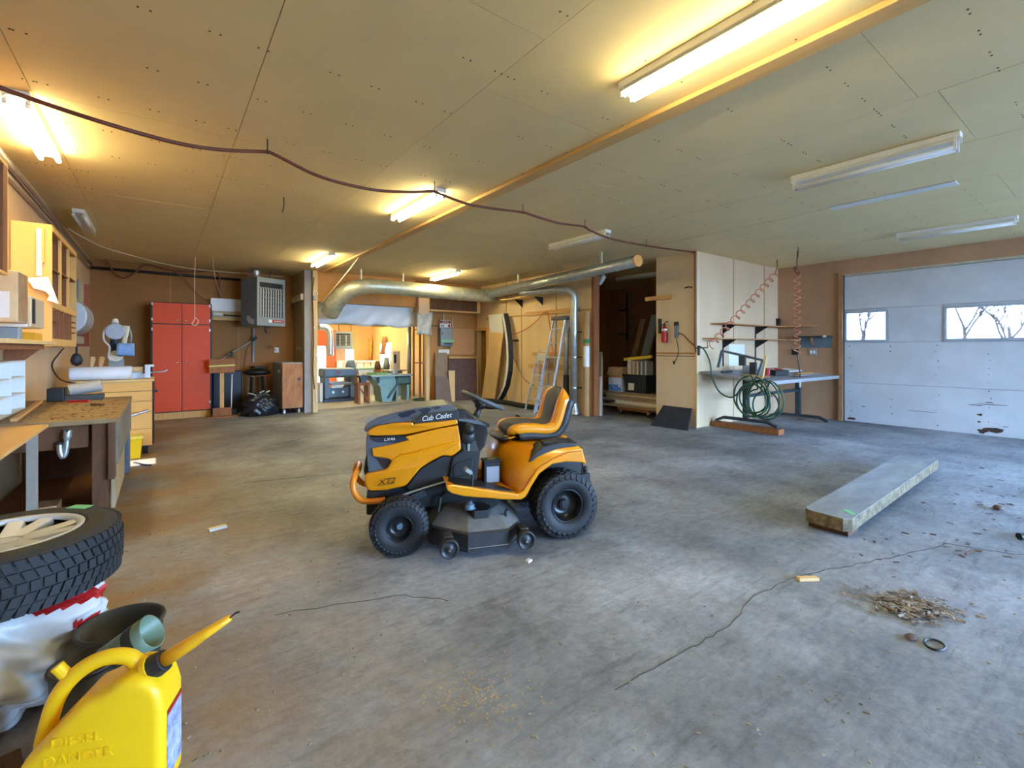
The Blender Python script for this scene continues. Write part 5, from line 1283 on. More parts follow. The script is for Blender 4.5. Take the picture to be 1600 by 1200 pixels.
MB().box(-0.195, 0.215, -0.30, -0.28, 0.12, 1.05).build('front_panel', mat('worn_front', (188, 132, 84), 0.65, rgb2=(140, 88, 52), scale=5, stretch=(2, 2, 0.7)), gc, bevel=0.004)
MB().cyl((0.13, -0.30, 0.72), (0.13, -0.315, 0.72), 0.03, n=12).build('lock', M_STEEL, gc)
MB().box(-0.205, -0.2, -0.16, -0.02, 0.86, 0.92).build('sticker', M_WHITE, gc)
for x in (-0.14, 0.15):
    for y in (-0.22, 0.30):
        MB().cyl((x - 0.02, y, 0.045), (x + 0.02, y, 0.045), 0.045, n=14).build('castor', M_WHITEP, gc, bevel=0.006)
        MB().box(x - 0.025, x + 0.025, y - 0.025, y + 0.025, 0.085, 0.112).build('castor_fork', M_STEEL, gc)
# wires on the wooden post
pw = thing('post_wiring', 'switch boxes and grey cable on the wooden post at the workshop opening', 'wiring', (2.65, 10.60, 1.0))
MB().tube(bez([(2.62, 10.60, 2.9), (2.585, 10.60, 2.55), (2.60, 10.60, 2.2), (2.61, 10.60, 1.5), (2.60, 10.60, 0.9), (2.63, 10.60, 0.5)], 6), 0.010, n=6).build('cable', M_WIREB, pw, world=True)
MB().box(2.605, 2.655, 10.585, 10.62, 2.40, 2.50).build('switch_box', M_GREY, pw, world=True, bevel=0.004)
MB().box(2.67, 2.70, 10.585, 10.62, 2.52, 2.58).build('switch_box', M_WHITEP, pw, world=True, bevel=0.004)
MB().box(2.605, 2.63, 10.595, 10.62, 1.80, 1.85).build('wire_clip', M_WHITE, pw, world=True)
MB().box(2.665, 2.69, 10.60, 10.62, 0.22, 0.48).build('paper_strip', M_WHITEP, pw, world=True)
MB().tube(bez([(2.66, 10.60, 1.25), (2.68, 10.585, 1.17), (2.70, 10.58, 1.22), (2.67, 10.58, 1.12)], 5), 0.008, n=6).build('cable_end', M_WHITE, pw, world=True)
tag(MB().tube(bez([(2.86, 8.42, 3.03), (2.80, 9.0, 2.78), (2.74, 9.8, 2.5), (2.70, 10.57, 2.27)], 8), 0.012, n=8).build('lamp_cord', M_WIREW, smooth=True), 'white cord hanging from the ceiling to the top of the wooden post', 'cord')
for k in range(3):
    q = at_y(463 + 5 * k, 544, 10.69)
    tag(MB().tube([(q.x, 10.695, q.z + 0.03), (q.x, 10.66, q.z + 0.02), (q.x + 0.01, 10.64, q.z - 0.02), (q.x + 0.03, 10.65, q.z - 0.03)], 0.007, n=6).build('coat_hook', M_CHROME), 'small chrome hook, ' + ('left', 'middle', 'right')[k] + ' of the three beside the wooden post', 'hook', 'chrome hooks by the post')
# ================================================================== ladder wall and panel wall
M_GRYPL = mat('grey_plank', (138, 120, 100), 0.75, var=0.15, scale=5, stretch=(3, 3, 0.6))
M_DKSHEET = mat('dark_sheet', (92, 68, 62), 0.6, var=0.3, scale=7)
M_TAN = mat('tan_board', (186, 140, 92), 0.7, var=0.06)
def foot(px, Y):
    q = at_y(px, 600, Y); return Vector((q.x, Y, 0.0))
def lean(name, pts, th, m, label, cat, group=None):
    """board given by four corners, real thickness away from the viewer"""
    P = [Vector(p) for p in pts]; nn = (P[1] - P[0]).cross(P[3] - P[0]).normalized()
    if nn.dot(P[0] - Vector((0, 0, H))) < 0: nn = -nn
    return tag(MB().prism(P, [p + nn * th for p in P]).build(name, m, bevel=0.002), label, cat, group)
# electrical panel with danger sign
ep = thing('breaker_box', 'grey electrical box with green tape and a danger sign above it', 'electrical box', at_y(697, 541, 10.99))
a = at_y(687, 512, 10.9); b = at_y(706, 541, 10.9)
MB().box(a.x, b.x, 10.86, 10.995, b.z, a.z).build('case', M_GREYB, ep, world=True, bevel=0.006)
MB().box(a.x + 0.02, b.x - 0.02, 10.85, 10.86, b.z + 0.03, a.z - 0.02).build('door', M_GREY, ep, world=True, bevel=0.004)
MB().box(a.x + 0.02, b.x + 0.03, 10.844, 10.85, b.z + 0.11, b.z + 0.17).build('tape', M_TAPE, ep, world=True)
MB().box(a.x + 0.10, b.x - 0.02, 10.835, 10.85, b.z + 0.05, b.z + 0.08).build('latch', M_BLACK, ep, world=True, bevel=0.003)
MB().cyl((a.x + 0.05, 10.85, a.z - 0.15), (a.x + 0.05, 10.83, a.z - 0.15), 0.016, n=10).build('knob', M_BLACK, ep, world=True)
s0 = at_y(687, 500, 10.9); s1 = at_y(704, 512, 10.9)
MB().box(s0.x, s1.x, 10.89, 10.9, s1.z, s0.z).build('sign_plate', M_WHITE, ep, world=True)
MB().box(s0.x + 0.012, s1.x - 0.012, 10.886, 10.89, s0.z - 0.085, s0.z - 0.012).build('sign_header', M_BLACK, ep, world=True)
eu = ep.location
MB().box(s0.x + 0.03, s1.x - 0.03, 10.884, 10.886, s0.z - 0.075, s0.z - 0.022).build('sign_red', M_RED, ep, world=True, bevel=0.0)
text('sign_text', 'DANGER', 0.05, M_WHITE, ep, frame(Vector(((s0.x + s1.x) / 2, 10.883, s0.z - 0.049)) - eu, (1, 0, 0), (0, 0, 1)), 0.0008)
MB().box(s0.x + 0.02, s0.x + 0.13, 10.887, 10.89, s1.z + 0.05, s1.z + 0.065).build('sign_line', M_BLACK, ep, world=True)
MB().box(s0.x + 0.02, s0.x + 0.13, 10.887, 10.89, s1.z + 0.02, s1.z + 0.035).build('sign_line', M_BLACK, ep, world=True)
MB().ball((s1.x - 0.05, 10.888, s1.z + 0.045), (0.035, 0.006, 0.04)).build('sign_emblem', M_RED, ep, world=True)
MB().tube([at_y(693, 490, 10.95), at_y(693, 500, 10.95)], 0.014, n=8).build('conduit', M_WIREW, ep, world=True)
MB().tube([at_y(707, 496, 10.96), at_y(707, 513, 10.96)], 0.014, n=8).build('conduit', M_WIREW, ep, world=True)
MB().tube(bez([at_y(x, y, 10.6) for x, y in ((655, 488), (662, 500), (675, 508), (686, 510))], 5), 0.009, n=6).build('feed_cable', M_WIREB, ep, world=True)
a = at_y(684, 546, 10.95); b = at_y(701, 553, 10.95)
tag(MB().box(a.x, b.x, 10.90, 10.995, b.z, a.z).build('junction_box', M_WHITEP, bevel=0.004), 'small pale junction box under the electrical box', 'junction box')
a = at_y(703, 513, 10.95); b = at_y(741, 554, 10.95)
tag(MB().box(a.x, b.x, 10.93, 10.96, b.z, a.z).build('brown_panel', M_TAN, bevel=0.003), 'square tan panel on the wall right of the electrical box', 'panel')
lean('leaning_plank', [at_y(680, 551, 10.9), at_y(698, 551, 10.9), foot(705, 10.74), foot(680, 10.74)], 0.02, M_GRYPL, 'grey-brown plank leaning under the electrical box', 'plank', 'boards leaning on the panel wall')
lean('leaning_plank', [at_y(681, 588, 10.70), at_y(701, 588, 10.70), foot(706, 10.62), foot(681, 10.62)], 0.02, mat('short_plank', (120, 100, 88), 0.7, var=0.15, scale=5), 'short dull plank leaning in front of the grey-brown plank', 'plank', 'boards leaning on the panel wall')
lean('leaning_plank', [at_y(701, 579, 10.72), at_y(711, 579, 10.72), foot(711, 10.66), foot(704.5, 10.66)], 0.02, M_PLYLT, 'narrow pale offcut leaning beside the dark brown sheet', 'plank', 'boards leaning on the panel wall')
bsf = thing('framed_sheet', 'dark brown sheet with a pine frame leaning on the panel wall', 'sheet', foot(722, 10.8))
a = at_y(701, 560, 10.88); b = at_y(744, 560, 10.88); c_ = foot(746, 10.78); d_ = foot(702, 10.78)
MB().prism([a, b, c_, d_], [p + Vector((0, 0.02, 0)) for p in (a, b, c_, d_)]).build('sheet', M_DKSHEET, bsf, world=True)
up = Vector((0, 0, 0.05))
MB().prism([a + Vector((0, -0.015, 0)), b + Vector((0, -0.015, 0)), b + up + Vector((0, -0.015, 0)), a + up + Vector((0, -0.015, 0))], [p + Vector((0, 0.03, 0)) for p in (a, b, b + up, a + up)]).build('frame_rail', M_PINE, bsf, world=True)
dx = Vector((0.035, 0, 0))
MB().prism([b + Vector((0, -0.015, 0)), b + dx + Vector((0, -0.015, 0)), c_ + dx, c_], [p + Vector((0, 0.03, 0)) for p in (b, b + dx, c_ + dx, c_)]).build('frame_stile', M_PINE, bsf, world=True)

# boards leaning at the passage
lb2 = thing('leaning_board', 'long pale board with a white painted top leaning at the dark passage', 'board', at_z(762, 626))
A = [at_x(766, 519, 6.82), at_x(786, 520, 6.82), at_z(772, 629), at_z(752, 624)]
MB().prism(A, [p + Vector((0.03, 0, 0)) for p in A]).build('board', M_PLYLT, lb2, world=True, bevel=0.003)
B = [at_x(763, 492, 6.84), at_x(784, 491, 6.84), A[1] + Vector((0, 0, 0)), A[0]]
MB().prism(B, [p + Vector((0.03, 0, 0)) for p in B]).build('white_end', M_WHITE, lb2, world=True, bevel=0.003)
cv = thing('curved_panel', 'bent dark panel with a white edge bowing out beside the pale board', 'panel', at_z(785, 628))
ed = [(784, 490), (788, 510), (791, 535), (792, 560), (791, 580), (787, 602), (780, 618), (773, 628)]
rows = []
for k, (x, y) in enumerate(ed):
    p = at_x(x, y, 6.78 - 0.06 * math.sin(PI * k / 7)); p.z = max(p.z, 0.004)
    rows.append([p, Vector((p.x + 0.01, p.y - 0.05, p.z))])
MB().loft(rows).build('white_edge', M_WHITEP, cv, world=True, solid=0.02)
rows2 = [[r[1] + Vector((0.012, 0, 0)), Vector((r[1].x + 0.10, r[1].y - 0.07, r[1].z))] for r in rows]
MB().loft(rows2).build('panel', M_BLACK, cv, world=True, solid=0.02)
# shelf and rails on the ladder wall
ss = thing('wedge_shelf', 'short wooden shelf on two black brackets high on the ladder wall', 'shelf', (6.86, 8.6, 2.4))
MB().box(6.66, 6.995, 7.85, 9.40, 2.545, 2.57).build('board', M_PLYLT, ss, world=True, bevel=0.003)
MB().prism([(6.68, 7.95, 2.57), (6.68, 8.9, 2.57), (6.68, 8.9, 2.572), (6.68, 7.95, 2.66)], [(6.98, 7.95, 2.57), (6.98, 8.9, 2.57), (6.98, 8.9, 2.572), (6.98, 7.95, 2.66)]).build('wedge', M_PINE, ss, world=True)
for y in (8.2, 8.95):
    MB().prism([(6.995, y, 2.545), (6.75, y, 2.545), (6.995, y, 2.36)], [(6.995, y + 0.015, 2.545), (6.75, y + 0.015, 2.545), (6.995, y + 0.015, 2.36)]).build('bracket', M_BLACK, ss, world=True)
for z, y0, y1, lb in ((2.14, 6.95, 8.80, 'long wooden rail on the ladder wall behind the top of the stepladder'), (1.20, 7.05, 8.55, 'lower wooden rail on the ladder wall'), (0.92, 7.05, 8.70, 'lowest wooden rail on the ladder wall')):
    tag(MB().box(6.955, 6.995, y0, y1, z, z + 0.09).build('wall_rail', M_PINEY, bevel=0.004), lb, 'rail', 'rails on the ladder wall')
tag(MB().tube(bez([at_x(x, y, 6.93) for x, y in ((797, 523), (803, 522), (822, 514), (840, 500), (848, 490), (855, 488), (858, 500), (862, 535), (866, 560))], 5), 0.010, n=6).build('extension_cable', mat('orange_cord', (214, 120, 60), 0.6)), 'orange cord draped over the wooden rail on the ladder wall', 'cord')
tag(MB().tube(bez([at_x(x, y, 6.94) for x, y in ((798, 536), (802, 555), (812, 580), (822, 595), (835, 603))], 6), 0.012, n=6).build('extension_cable', M_GRYPL), 'grey cord sagging down the ladder wall left of the ladders', 'cord')
rod_a, rod_b = at_x(791, 532, 6.93), at_x(809, 532, 6.85)
rd = thing('rasp', 'short tool with a dark tip stuck on the ladder wall beside the curved panel', 'tool', rod_b)
MB().cyl(rod_a, rod_a.lerp(rod_b, 0.7), 0.024, n=10).build('handle', M_GRYPL, rd, world=True)
MB().cyl(rod_a.lerp(rod_b, 0.7), rod_b, 0.028, n=10).build('tip', M_BLACK, rd, world=True)

# stepladders
def ladder(name, label, bl, br_, tl, tr_, n, back_x, cap=True, hz=0.0):
    t = thing(name, label, 'ladder', (bl + br_) / 2)
    def rail(nm, p, q, w_=0.022):
        d = (q - p); s_ = Vector((0, w_, 0)); e = Vector((0.045, 0, 0))
        MB().prism([p - s_ / 2, p + s_ / 2, p + s_ / 2 + e, p - s_ / 2 + e], [q - s_ / 2, q + s_ / 2, q + s_ / 2 + e, q - s_ / 2 + e]).build(nm, M_ALU, t, world=True, bevel=0.002)
    rail('front_rail', bl, tl); rail('front_rail', br_, tr_)
    for k in range(1, n + 1):
        f = k / (n + 0.6); a, b = bl.lerp(tl, f), br_.lerp(tr_, f)
        MB().box(min(a.x, b.x), max(a.x, b.x) + 0.075, min(a.y, b.y), max(a.y, b.y), a.z - 0.03, a.z).build('step', M_ALU, t, world=True, bevel=0.003)
        if k % 2: MB().tube([a + Vector((0.04, 0, -0.02)), a.lerp(b, 0.25) + Vector((0.03, 0, -0.09))], 0.006, n=5).build('brace', M_ALU, t, world=True)
    bb = Vector((back_x, bl.y - 0.03, 0)); bc = Vector((back_x, br_.y + 0.03, 0)); tb_ = Vector((tl.x + 0.05, tl.y - 0.02, tl.z)); tc2 = Vector((tr_.x + 0.05, tr_.y + 0.02, tr_.z))
    rail('rear_rail', bb, tb_, 0.018); rail('rear_rail', bc, tc2, 0.018)
    for f in (0.25, 0.5, 0.75):
        MB().tube([bb.lerp(tb_, f), bc.lerp(tc2, f)], 0.010, n=6).build('rear_bar', M_ALU, t, world=True)
    if cap:
        MB().box(tl.x - 0.03, tl.x + 0.12, tr_.y - 0.03, tl.y + 0.03, tl.z - 0.01, tl.z + 0.07).build('top_cap', mat('cap_grey', (96, 96, 98), 0.5, var=0.1), t, world=True, bevel=0.008)
    else:
        MB().tube(bez([tl, tl + Vector((0.02, -0.02, 0.08)), (tl + tr_) / 2 + Vector((0.02, 0, 0.12)), tr_ + Vector((0.02, 0.02, 0.08)), tr_], 5), 0.014, n=8).build('hoop', M_ALU, t, world=True, smooth=True)
        MB().box(tl.x + 0.01, tl.x + 0.03, tr_.y, tl.y, tl.z - 0.12, tl.z + 0.05).build('plate', M_WHITEP, t, world=True)
    return t
ladder('stepladder', 'tall aluminium stepladder leaning against the plywood wall', Vector((6.32, 7.72, 0)), Vector((6.32, 7.26, 0)), at_x(864, 500, 6.72), at_x(882, 500, 6.72), 6, 6.83)
ladder('stepladder', 'smaller aluminium stepladder behind the left side of the tall one', Vector((6.50, 8.25, 0)), Vector((6.50, 7.86, 0)), Vector((6.78, 8.15, 1.22)), Vector((6.78, 7.84, 1.22)), 4, 6.86, cap=False)

# ================================================================== storage closet
fe = thing('fire_extinguisher', 'small red fire extinguisher on the closet wall', 'fire extinguisher', at_x(1038, 535, 7.31))
c_ = at_x(1038, 535, 7.32)
MB().lathe([(0.0, 0.0), (0.045, 0.0), (0.05, 0.015), (0.05, 0.24), (0.035, 0.28), (0.018, 0.30), (0.0, 0.30)], c_, n=24).build('cylinder', M_RED, fe, world=True, smooth=True)
MB().lathe([(0.0505, 0.21), (0.0508, 0.21), (0.0508, 0.245), (0.0505, 0.245)], c_, n=24).build('label_band', M_WHITEP, fe, world=True)
MB().box(c_.x - 0.015, c_.x + 0.015, c_.y - 0.02, c_.y + 0.02, c_.z + 0.30, c_.z + 0.34).build('valve', M_BLACK, fe, world=True, bevel=0.004)
MB().tube([(c_.x, c_.y, c_.z + 0.34), (c_.x - 0.01, c_.y - 0.06, c_.z + 0.38), (c_.x - 0.01, c_.y - 0.09, c_.z + 0.37)], 0.008, n=6).build('handle', M_BLACK, fe, world=True)
MB().tube(bez([(c_.x, c_.y + 0.01, c_.z + 0.32), (c_.x - 0.03, c_.y + 0.06, c_.z + 0.30), (c_.x - 0.02, c_.y + 0.07, c_.z + 0.18)], 5), 0.008, n=6).build('hose', M_BLACK, fe, world=True)
a = at_x(1029, 498, 7.36); b = at_x(1033, 521, 7.36)
tag(MB().box(7.345, 7.378, b.y, a.y, b.z, a.z).build('wall_bracket', M_STEEL, bevel=0.003), 'dark metal bracket on the closet wall left of the extinguisher', 'bracket')
tl_ = thing('hanging_tester', 'dark hand tool with a thin cord hanging right of the extinguisher', 'tool', at_x(1056, 527, 7.35))
a = at_x(1054, 503, 7.35); b = at_x(1059, 527, 7.35)
MB().box(7.335, 7.372, b.y, a.y, b.z, a.z).build('body', M_GREYB, tl_, world=True, bevel=0.006)
MB().box(7.332, 7.3745, b.y - 0.005, a.y + 0.005, a.z - 0.07, a.z).build('head', M_BLACK, tl_, world=True, bevel=0.004)
MB().tube(bez([at_x(x, y, 7.35) for x, y in ((1056, 527), (1059, 540), (1060, 550), (1057, 560), (1054, 566))], 5), 0.006, n=6).build('cord', M_WIREB, tl_, world=True)
q = at_x(1053, 564, 7.35); MB().cyl(q, q + Vector((0, 0, -0.06)), 0.02, 0.012, n=8).build('plug', M_BLACK, tl_, world=True)
tag(MB().tube(bez([at_x(x, y, 7.35) for x, y in ((1060, 521), (1067, 523), (1075, 531), (1087, 542))], 5), 0.012, n=8).build('air_line', M_BROWN, smooth=True), 'short brown air line from the hand tool to the closet corner', 'hose')
tag(MB().box(7.33, 7.375, 5.06, 5.62, 2.265, 2.34).build('wood_block', M_PINEY, bevel=0.003), 'short wooden batten across the closet edge above the extinguisher', 'batten')
tag(MB().tube([at_x(1070, 450, 7.36), at_x(1076, 448, 7.36), at_x(1081, 449, 7.34)], 0.012, n=6).build('wall_peg', M_STEEL), 'dark peg high on the closet wall', 'peg')
rmx = [at_z(1016, 665), at_z(1074, 673), Vector((7.355, 4.66, 0.335)), Vector((7.355, 5.24, 0.335))]
lean('rubber_mat', rmx, 0.02, mat('mat_black', (40, 46, 60), 0.6, var=0.3, scale=10), 'black rubber mat leaning at the foot of the closet wall', 'mat')
# cart with stacked boards
bc_ = thing('board_trolley', 'low wooden trolley on castors in the storage closet', 'trolley', (7.85, 6.2, 0))
MB().box(7.62, 8.1, 5.75, 6.55, 0.11, 0.17).build('deck', M_BROWN, bc_, world=True, bevel=0.004)
for x in (7.66, 8.06):
    for y in (5.80, 6.48):
        MB().cyl((x - 0.015, y, 0.04), (x + 0.015, y, 0.04), 0.04, n=14).build('castor', M_RUB, bc_, world=True, bevel=0.004)
        MB().box(x - 0.02, x + 0.02, y - 0.02, y + 0.02, 0.075, 0.112).build('castor_fork', M_ALU, bc_, world=True)
M_EDGE = mat('sheet_edge', (186, 168, 140), 0.75, var=0.2, scale=9)
rb = random.Random(21); z = 0.172
names = ['lowest', 'second lowest', 'third from the bottom', 'middle', 'third from the top', 'second from the top', 'top']
for k in range(7):
    th = (0.045, 0.03, 0.045, 0.035, 0.055, 0.04, 0.05)[k]; y1 = (6.92, 6.72, 6.60, 6.92, 6.80, 6.9, 7.02)[k]; x0 = 7.56 + rb.uniform(-0.03, 0.10)
    tag(MB().box(x0, 8.18, 5.46, y1, z, z + th).build('stacked_board', M_EDGE if k % 2 else M_GRYPL if k != 2 else M_WHITEP, bevel=0.003), 'board stacked flat on the closet trolley, ' + names[k] + ' of the stack', 'board', 'boards on the closet trolley')
    z += th
    z += 0.0006
ZT = z
bn = thing('storage_bin', 'black ribbed storage bin with a white label on the board stack', 'bin', (7.85, 6.1, ZT))
MB().prism([Vector((x, y, ZT)) for x, y in ((7.66, 5.86), (8.10, 5.86), (8.10, 6.36), (7.66, 6.36))], [Vector((x, y, ZT + 0.34)) for x, y in ((7.62, 5.82), (8.14, 5.82), (8.14, 6.40), (7.62, 6.40))]).build('body', mat('bin_black', (34, 44, 58), 0.5, var=0.1), bn, world=True, bevel=0.01)
MB().box(7.60, 8.16, 5.80, 6.42, ZT + 0.34, ZT + 0.365).build('lid', M_BLACK, bn, world=True, bevel=0.006)
MB().cbox((7.636, 6.20, ZT + 0.16), (0.004, 0.15, 0.22), ry=0.1).build('label_sheet', M_WHITE, bn, world=True)
for y in (5.90, 5.97, 6.04): MB().cbox((7.634, y, ZT + 0.17), (0.012, 0.02, 0.30), ry=0.11).build('rib', M_STEEL, bn, world=True)
wbx = thing('printed_box', 'blue and white printed carton beside the black storage bin', 'carton', (7.8, 6.62, ZT))
MB().box(7.63, 7.98, 6.45, 6.80, ZT, ZT + 0.28).build('carton', mat('carton_white', (206, 220, 238), 0.5, var=0.06), wbx, world=True, bevel=0.004)
MB().box(7.627, 7.63, 6.46, 6.79, ZT + 0.01, ZT + 0.14).build('blue_print', mat('carton_blue', (40, 96, 204), 0.5, rgb2=(120, 176, 232), scale=20), wbx, world=True)
MB().box(7.625, 7.628, 6.47, 6.53, ZT + 0.09, ZT + 0.13).build('white_print', M_WHITE, wbx, world=True)
ocb = thing('open_carton', 'open brown carton on top of the printed carton', 'carton', (7.8, 6.65, ZT + 0.28))
for args in ((7.64, 7.65, 6.44, 6.80, 0, 0.22), (7.96, 7.97, 6.44, 6.80, 0, 0.22), (7.65, 7.96, 6.44, 6.45, 0, 0.22), (7.65, 7.96, 6.79, 6.80, 0, 0.22)):
    MB().box(*args[:4], ZT + 0.282 + args[4], ZT + 0.282 + args[5]).build('side', M_CART, ocb, world=True)
MB().prism([(7.64, 6.45, ZT + 0.50), (7.64, 6.80, ZT + 0.50), (7.56, 6.78, ZT + 0.34), (7.56, 6.47, ZT + 0.34)], [(7.635, 6.45, ZT + 0.505), (7.635, 6.80, ZT + 0.505), (7.555, 6.78, ZT + 0.345), (7.555, 6.47, ZT + 0.345)]).build('flap', M_CART, ocb, world=True)
cols_ = [(180, 150, 140), (206, 206, 210), (150, 130, 120), (214, 220, 232), (120, 100, 96), (176, 190, 214), (96, 110, 140), (196, 206, 226)]
for k in range(8):
    y = 6.24 - k * 0.05
    tag(MB().cbox((7.80, y, ZT + 0.366 + 0.135), (0.22, 0.036, 0.27), rx=0.0).build('binder', mat('binder_%d' % k, cols_[k], 0.6, var=0.1)), 'upright binder on the storage bin, ' + ['leftmost', 'second from the left', 'third from the left', 'fourth from the left', 'fourth from the right', 'third from the right', 'second from the right', 'rightmost'][k] + ' of the row', 'binder', 'binders on the storage bin')
tag(MB().cbox((7.80, 6.335, ZT + 0.366 + 0.155), (0.12, 0.09, 0.31)).build('white_carton', M_WHITE, bevel=0.003), 'small white carton beside the row of binders', 'carton')
tag(MB().cbox((7.78, 6.15, ZT + 0.70), (0.05, 0.70, 0.06), rx=-0.10).build('spirit_level', mat('level_yellow', (226, 200, 60), 0.5), bevel=0.006), 'yellow spirit level lying across the binders', 'level')
# leaning sheets inside
for k, (xb, yb_, xt, yt, h_, w_, m_, lb) in enumerate(((8.5, 7.02, 8.72, 6.52, 2.12, 0.20, mat('blue_grey_board', (128, 144, 160), 0.6, var=0.1), 'blue-grey board leaning in the closet, nearest the extinguisher wall'),
        (8.62, 7.34, 8.85, 6.92, 2.05, 0.12, M_GRYPL, 'grey-brown board leaning in the closet left of the blue-grey one'), (8.75, 7.62, 8.95, 7.25, 2.1, 0.12, M_DKSHEET, 'dark narrow board leaning in the closet, left of the other leaning boards'),
        (8.95, 6.95, 9.1, 6.55, 2.45, 0.2, M_DKSHEET, 'tall dark board leaning deep in the closet behind the blue-grey one'))):
    P = [Vector((xb, yb_, 0)), Vector((xb, yb_ - w_, 0)), Vector((xt, yt - w_, h_)), Vector((xt, yt, h_))]
    tag(MB().prism(P, [p + Vector((0.025, 0, 0)) for p in P]).build('closet_board', m_, bevel=0.002), lb, 'board', 'boards leaning in the closet')
st_ = thing('shelf_standard', 'dark shelf upright on the closet back wall', 'shelf upright', (10.37, 8.57, 1.5))
MB().box(10.36, 10.399, 8.55, 8.59, 1.6, 2.9).build('upright', M_STEEL, st_, world=True)
for z in (1.75, 2.4): MB().box(10.05, 10.36, 8.56, 8.58, z, z + 0.05).build('arm', M_STEEL, st_, world=True)
tag(MB().tube(bez([(7.9, 7.35, 3.04), (7.92, 7.35, 2.2), (7.9, 7.33, 1.3), (7.94, 7.34, 1.15), (7.9, 7.36, 1.05)], 6), 0.008, n=6).build('pull_cord', M_GRYPL), 'dull cord hanging inside the closet doorway', 'cord')
lp = thing('spot_lamp', 'small white spot lamp under the closet doorway ceiling', 'lamp', at_x(940, 437, 7.3))
a = at_x(944, 431, 7.3); b = at_x(936, 443, 7.3)
MB().cyl(a, b, 0.05, 0.06, n=18).build('shade', M_WHITE, lp, world=True, bevel=0.004)
MB().tube([a, a + Vector((0.02, 0, 0.1)), (a.x + 0.02, a.y, CEIL)], 0.008, n=6).build('stem', M_WHITEP, lp, world=True)
pn = thing('door_leaf', 'narrow peeling white panel standing at the closet doorway', 'panel', at_z(932, 652))
MB().box(7.16, 7.19, 6.56, 6.70, 0, 1.30).build('panel', M_GRYPL, pn, world=True)
MB().box(7.148, 7.16, 6.57, 6.69, 0, 0.80).build('peeling_sheet', M_WHITE, pn, world=True)

# ================================================================== right corner: shelves, table, hoses
M_SHELF = mat('shelf_ply', (192, 148, 98), 0.7, var=0.12, scale=4)
for z, x0, lb, m_ in ((1.80, 7.80, 'upper corner shelf above the steel table', 'corner_shelf'), (1.535, 7.55, 'lower corner shelf above the steel table', 'corner_shelf')):
    t = thing(m_, lb, 'shelf', (9.0, 4.4, z), group='corner shelves')
    MB().box(x0, 10.395, 4.30, 4.585, z, z + 0.02).build('board', M_SHELF, t, world=True, bevel=0.002)
    MB().box(10.10, 10.395, 3.85 if z > 1.7 else 4.2, 4.298, z, z + 0.02).build('board', M_SHELF, t, world=True, bevel=0.002)
    for x in (8.22, 9.42):
        MB().prism([(x, 4.583, z), (x, 4.33, z), (x, 4.583, z - 0.16)], [(x + 0.012, 4.583, z), (x + 0.012, 4.33, z), (x + 0.012, 4.583, z - 0.16)]).build('bracket', M_BLACK, t, world=True)
for x, lb in ((8.226, 'black shelf upright on the left of the corner shelves'), (9.426, 'black shelf upright on the right of the corner shelves')):
    tag(MB().box(x - 0.015, x + 0.015, 4.575, 4.589, 1.05, 1.795).build('shelf_upright', M_BLACK), lb, 'shelf upright', 'shelf uprights')
tag(MB().box(8.42, 9.0, 4.58, 4.589, 1.05, 1.45).build('white_sheet', M_WHITE, bevel=0.001), 'white sheet pinned to the wall under the corner shelves', 'sheet')
tag(MB().box(10.30, 10.395, 4.53, 4.585, 1.82, 2.0).build('corner_bracket', M_BLACK, bevel=0.004), 'black bracket in the room corner above the upper shelf', 'bracket')
ws_ = thing('wall_organizer', 'dark blue wall shelf left of the overhead door', 'shelf', (10.38, 3.87, 1.38))
MB().box(10.385, 10.397, 3.60, 4.15, 1.385, 1.59).build('back_panel', M_STEELB, ws_, world=True)
MB().box(10.20, 10.397, 3.58, 4.20, 1.59, 1.615).build('shelf', M_STEEL, ws_, world=True, bevel=0.003)
MB().prism([(10.385, 3.92, 1.59), (10.25, 3.92, 1.59), (10.385, 3.92, 1.42)], [(10.385, 3.94, 1.59), (10.25, 3.94, 1.59), (10.385, 3.94, 1.42)]).build('bracket', M_BROWN, ws_, world=True)
MB().box(10.197, 10.2, 3.62, 3.68, 1.585, 1.625).build('tag', M_WHITE, ws_, world=True)
for y, m_, lb in ((4.25, M_STEEL, 'dark round socket on the wall left of the overhead door'), (3.92, M_GREY, 'grey double outlet under the dark blue wall shelf')):
    t = thing('wall_socket', lb, 'socket', (10.39, y, 1.25))
    MB().box(10.37, 10.397, y - 0.065, y + 0.065, 1.24, 1.36).build('plate', m_, t, world=True, bevel=0.006)
    if m_ is M_STEEL: MB().cyl((10.37, y, 1.30), (10.362, y, 1.30), 0.045, n=16).build('face', M_BLACK, t, world=True)
    else:
        for dy in (-0.03, 0.03): MB().box(10.366, 10.37, y + dy - 0.018, y + dy + 0.018, 1.27, 1.33).build('face', M_WHITE, t, world=True, bevel=0.003)
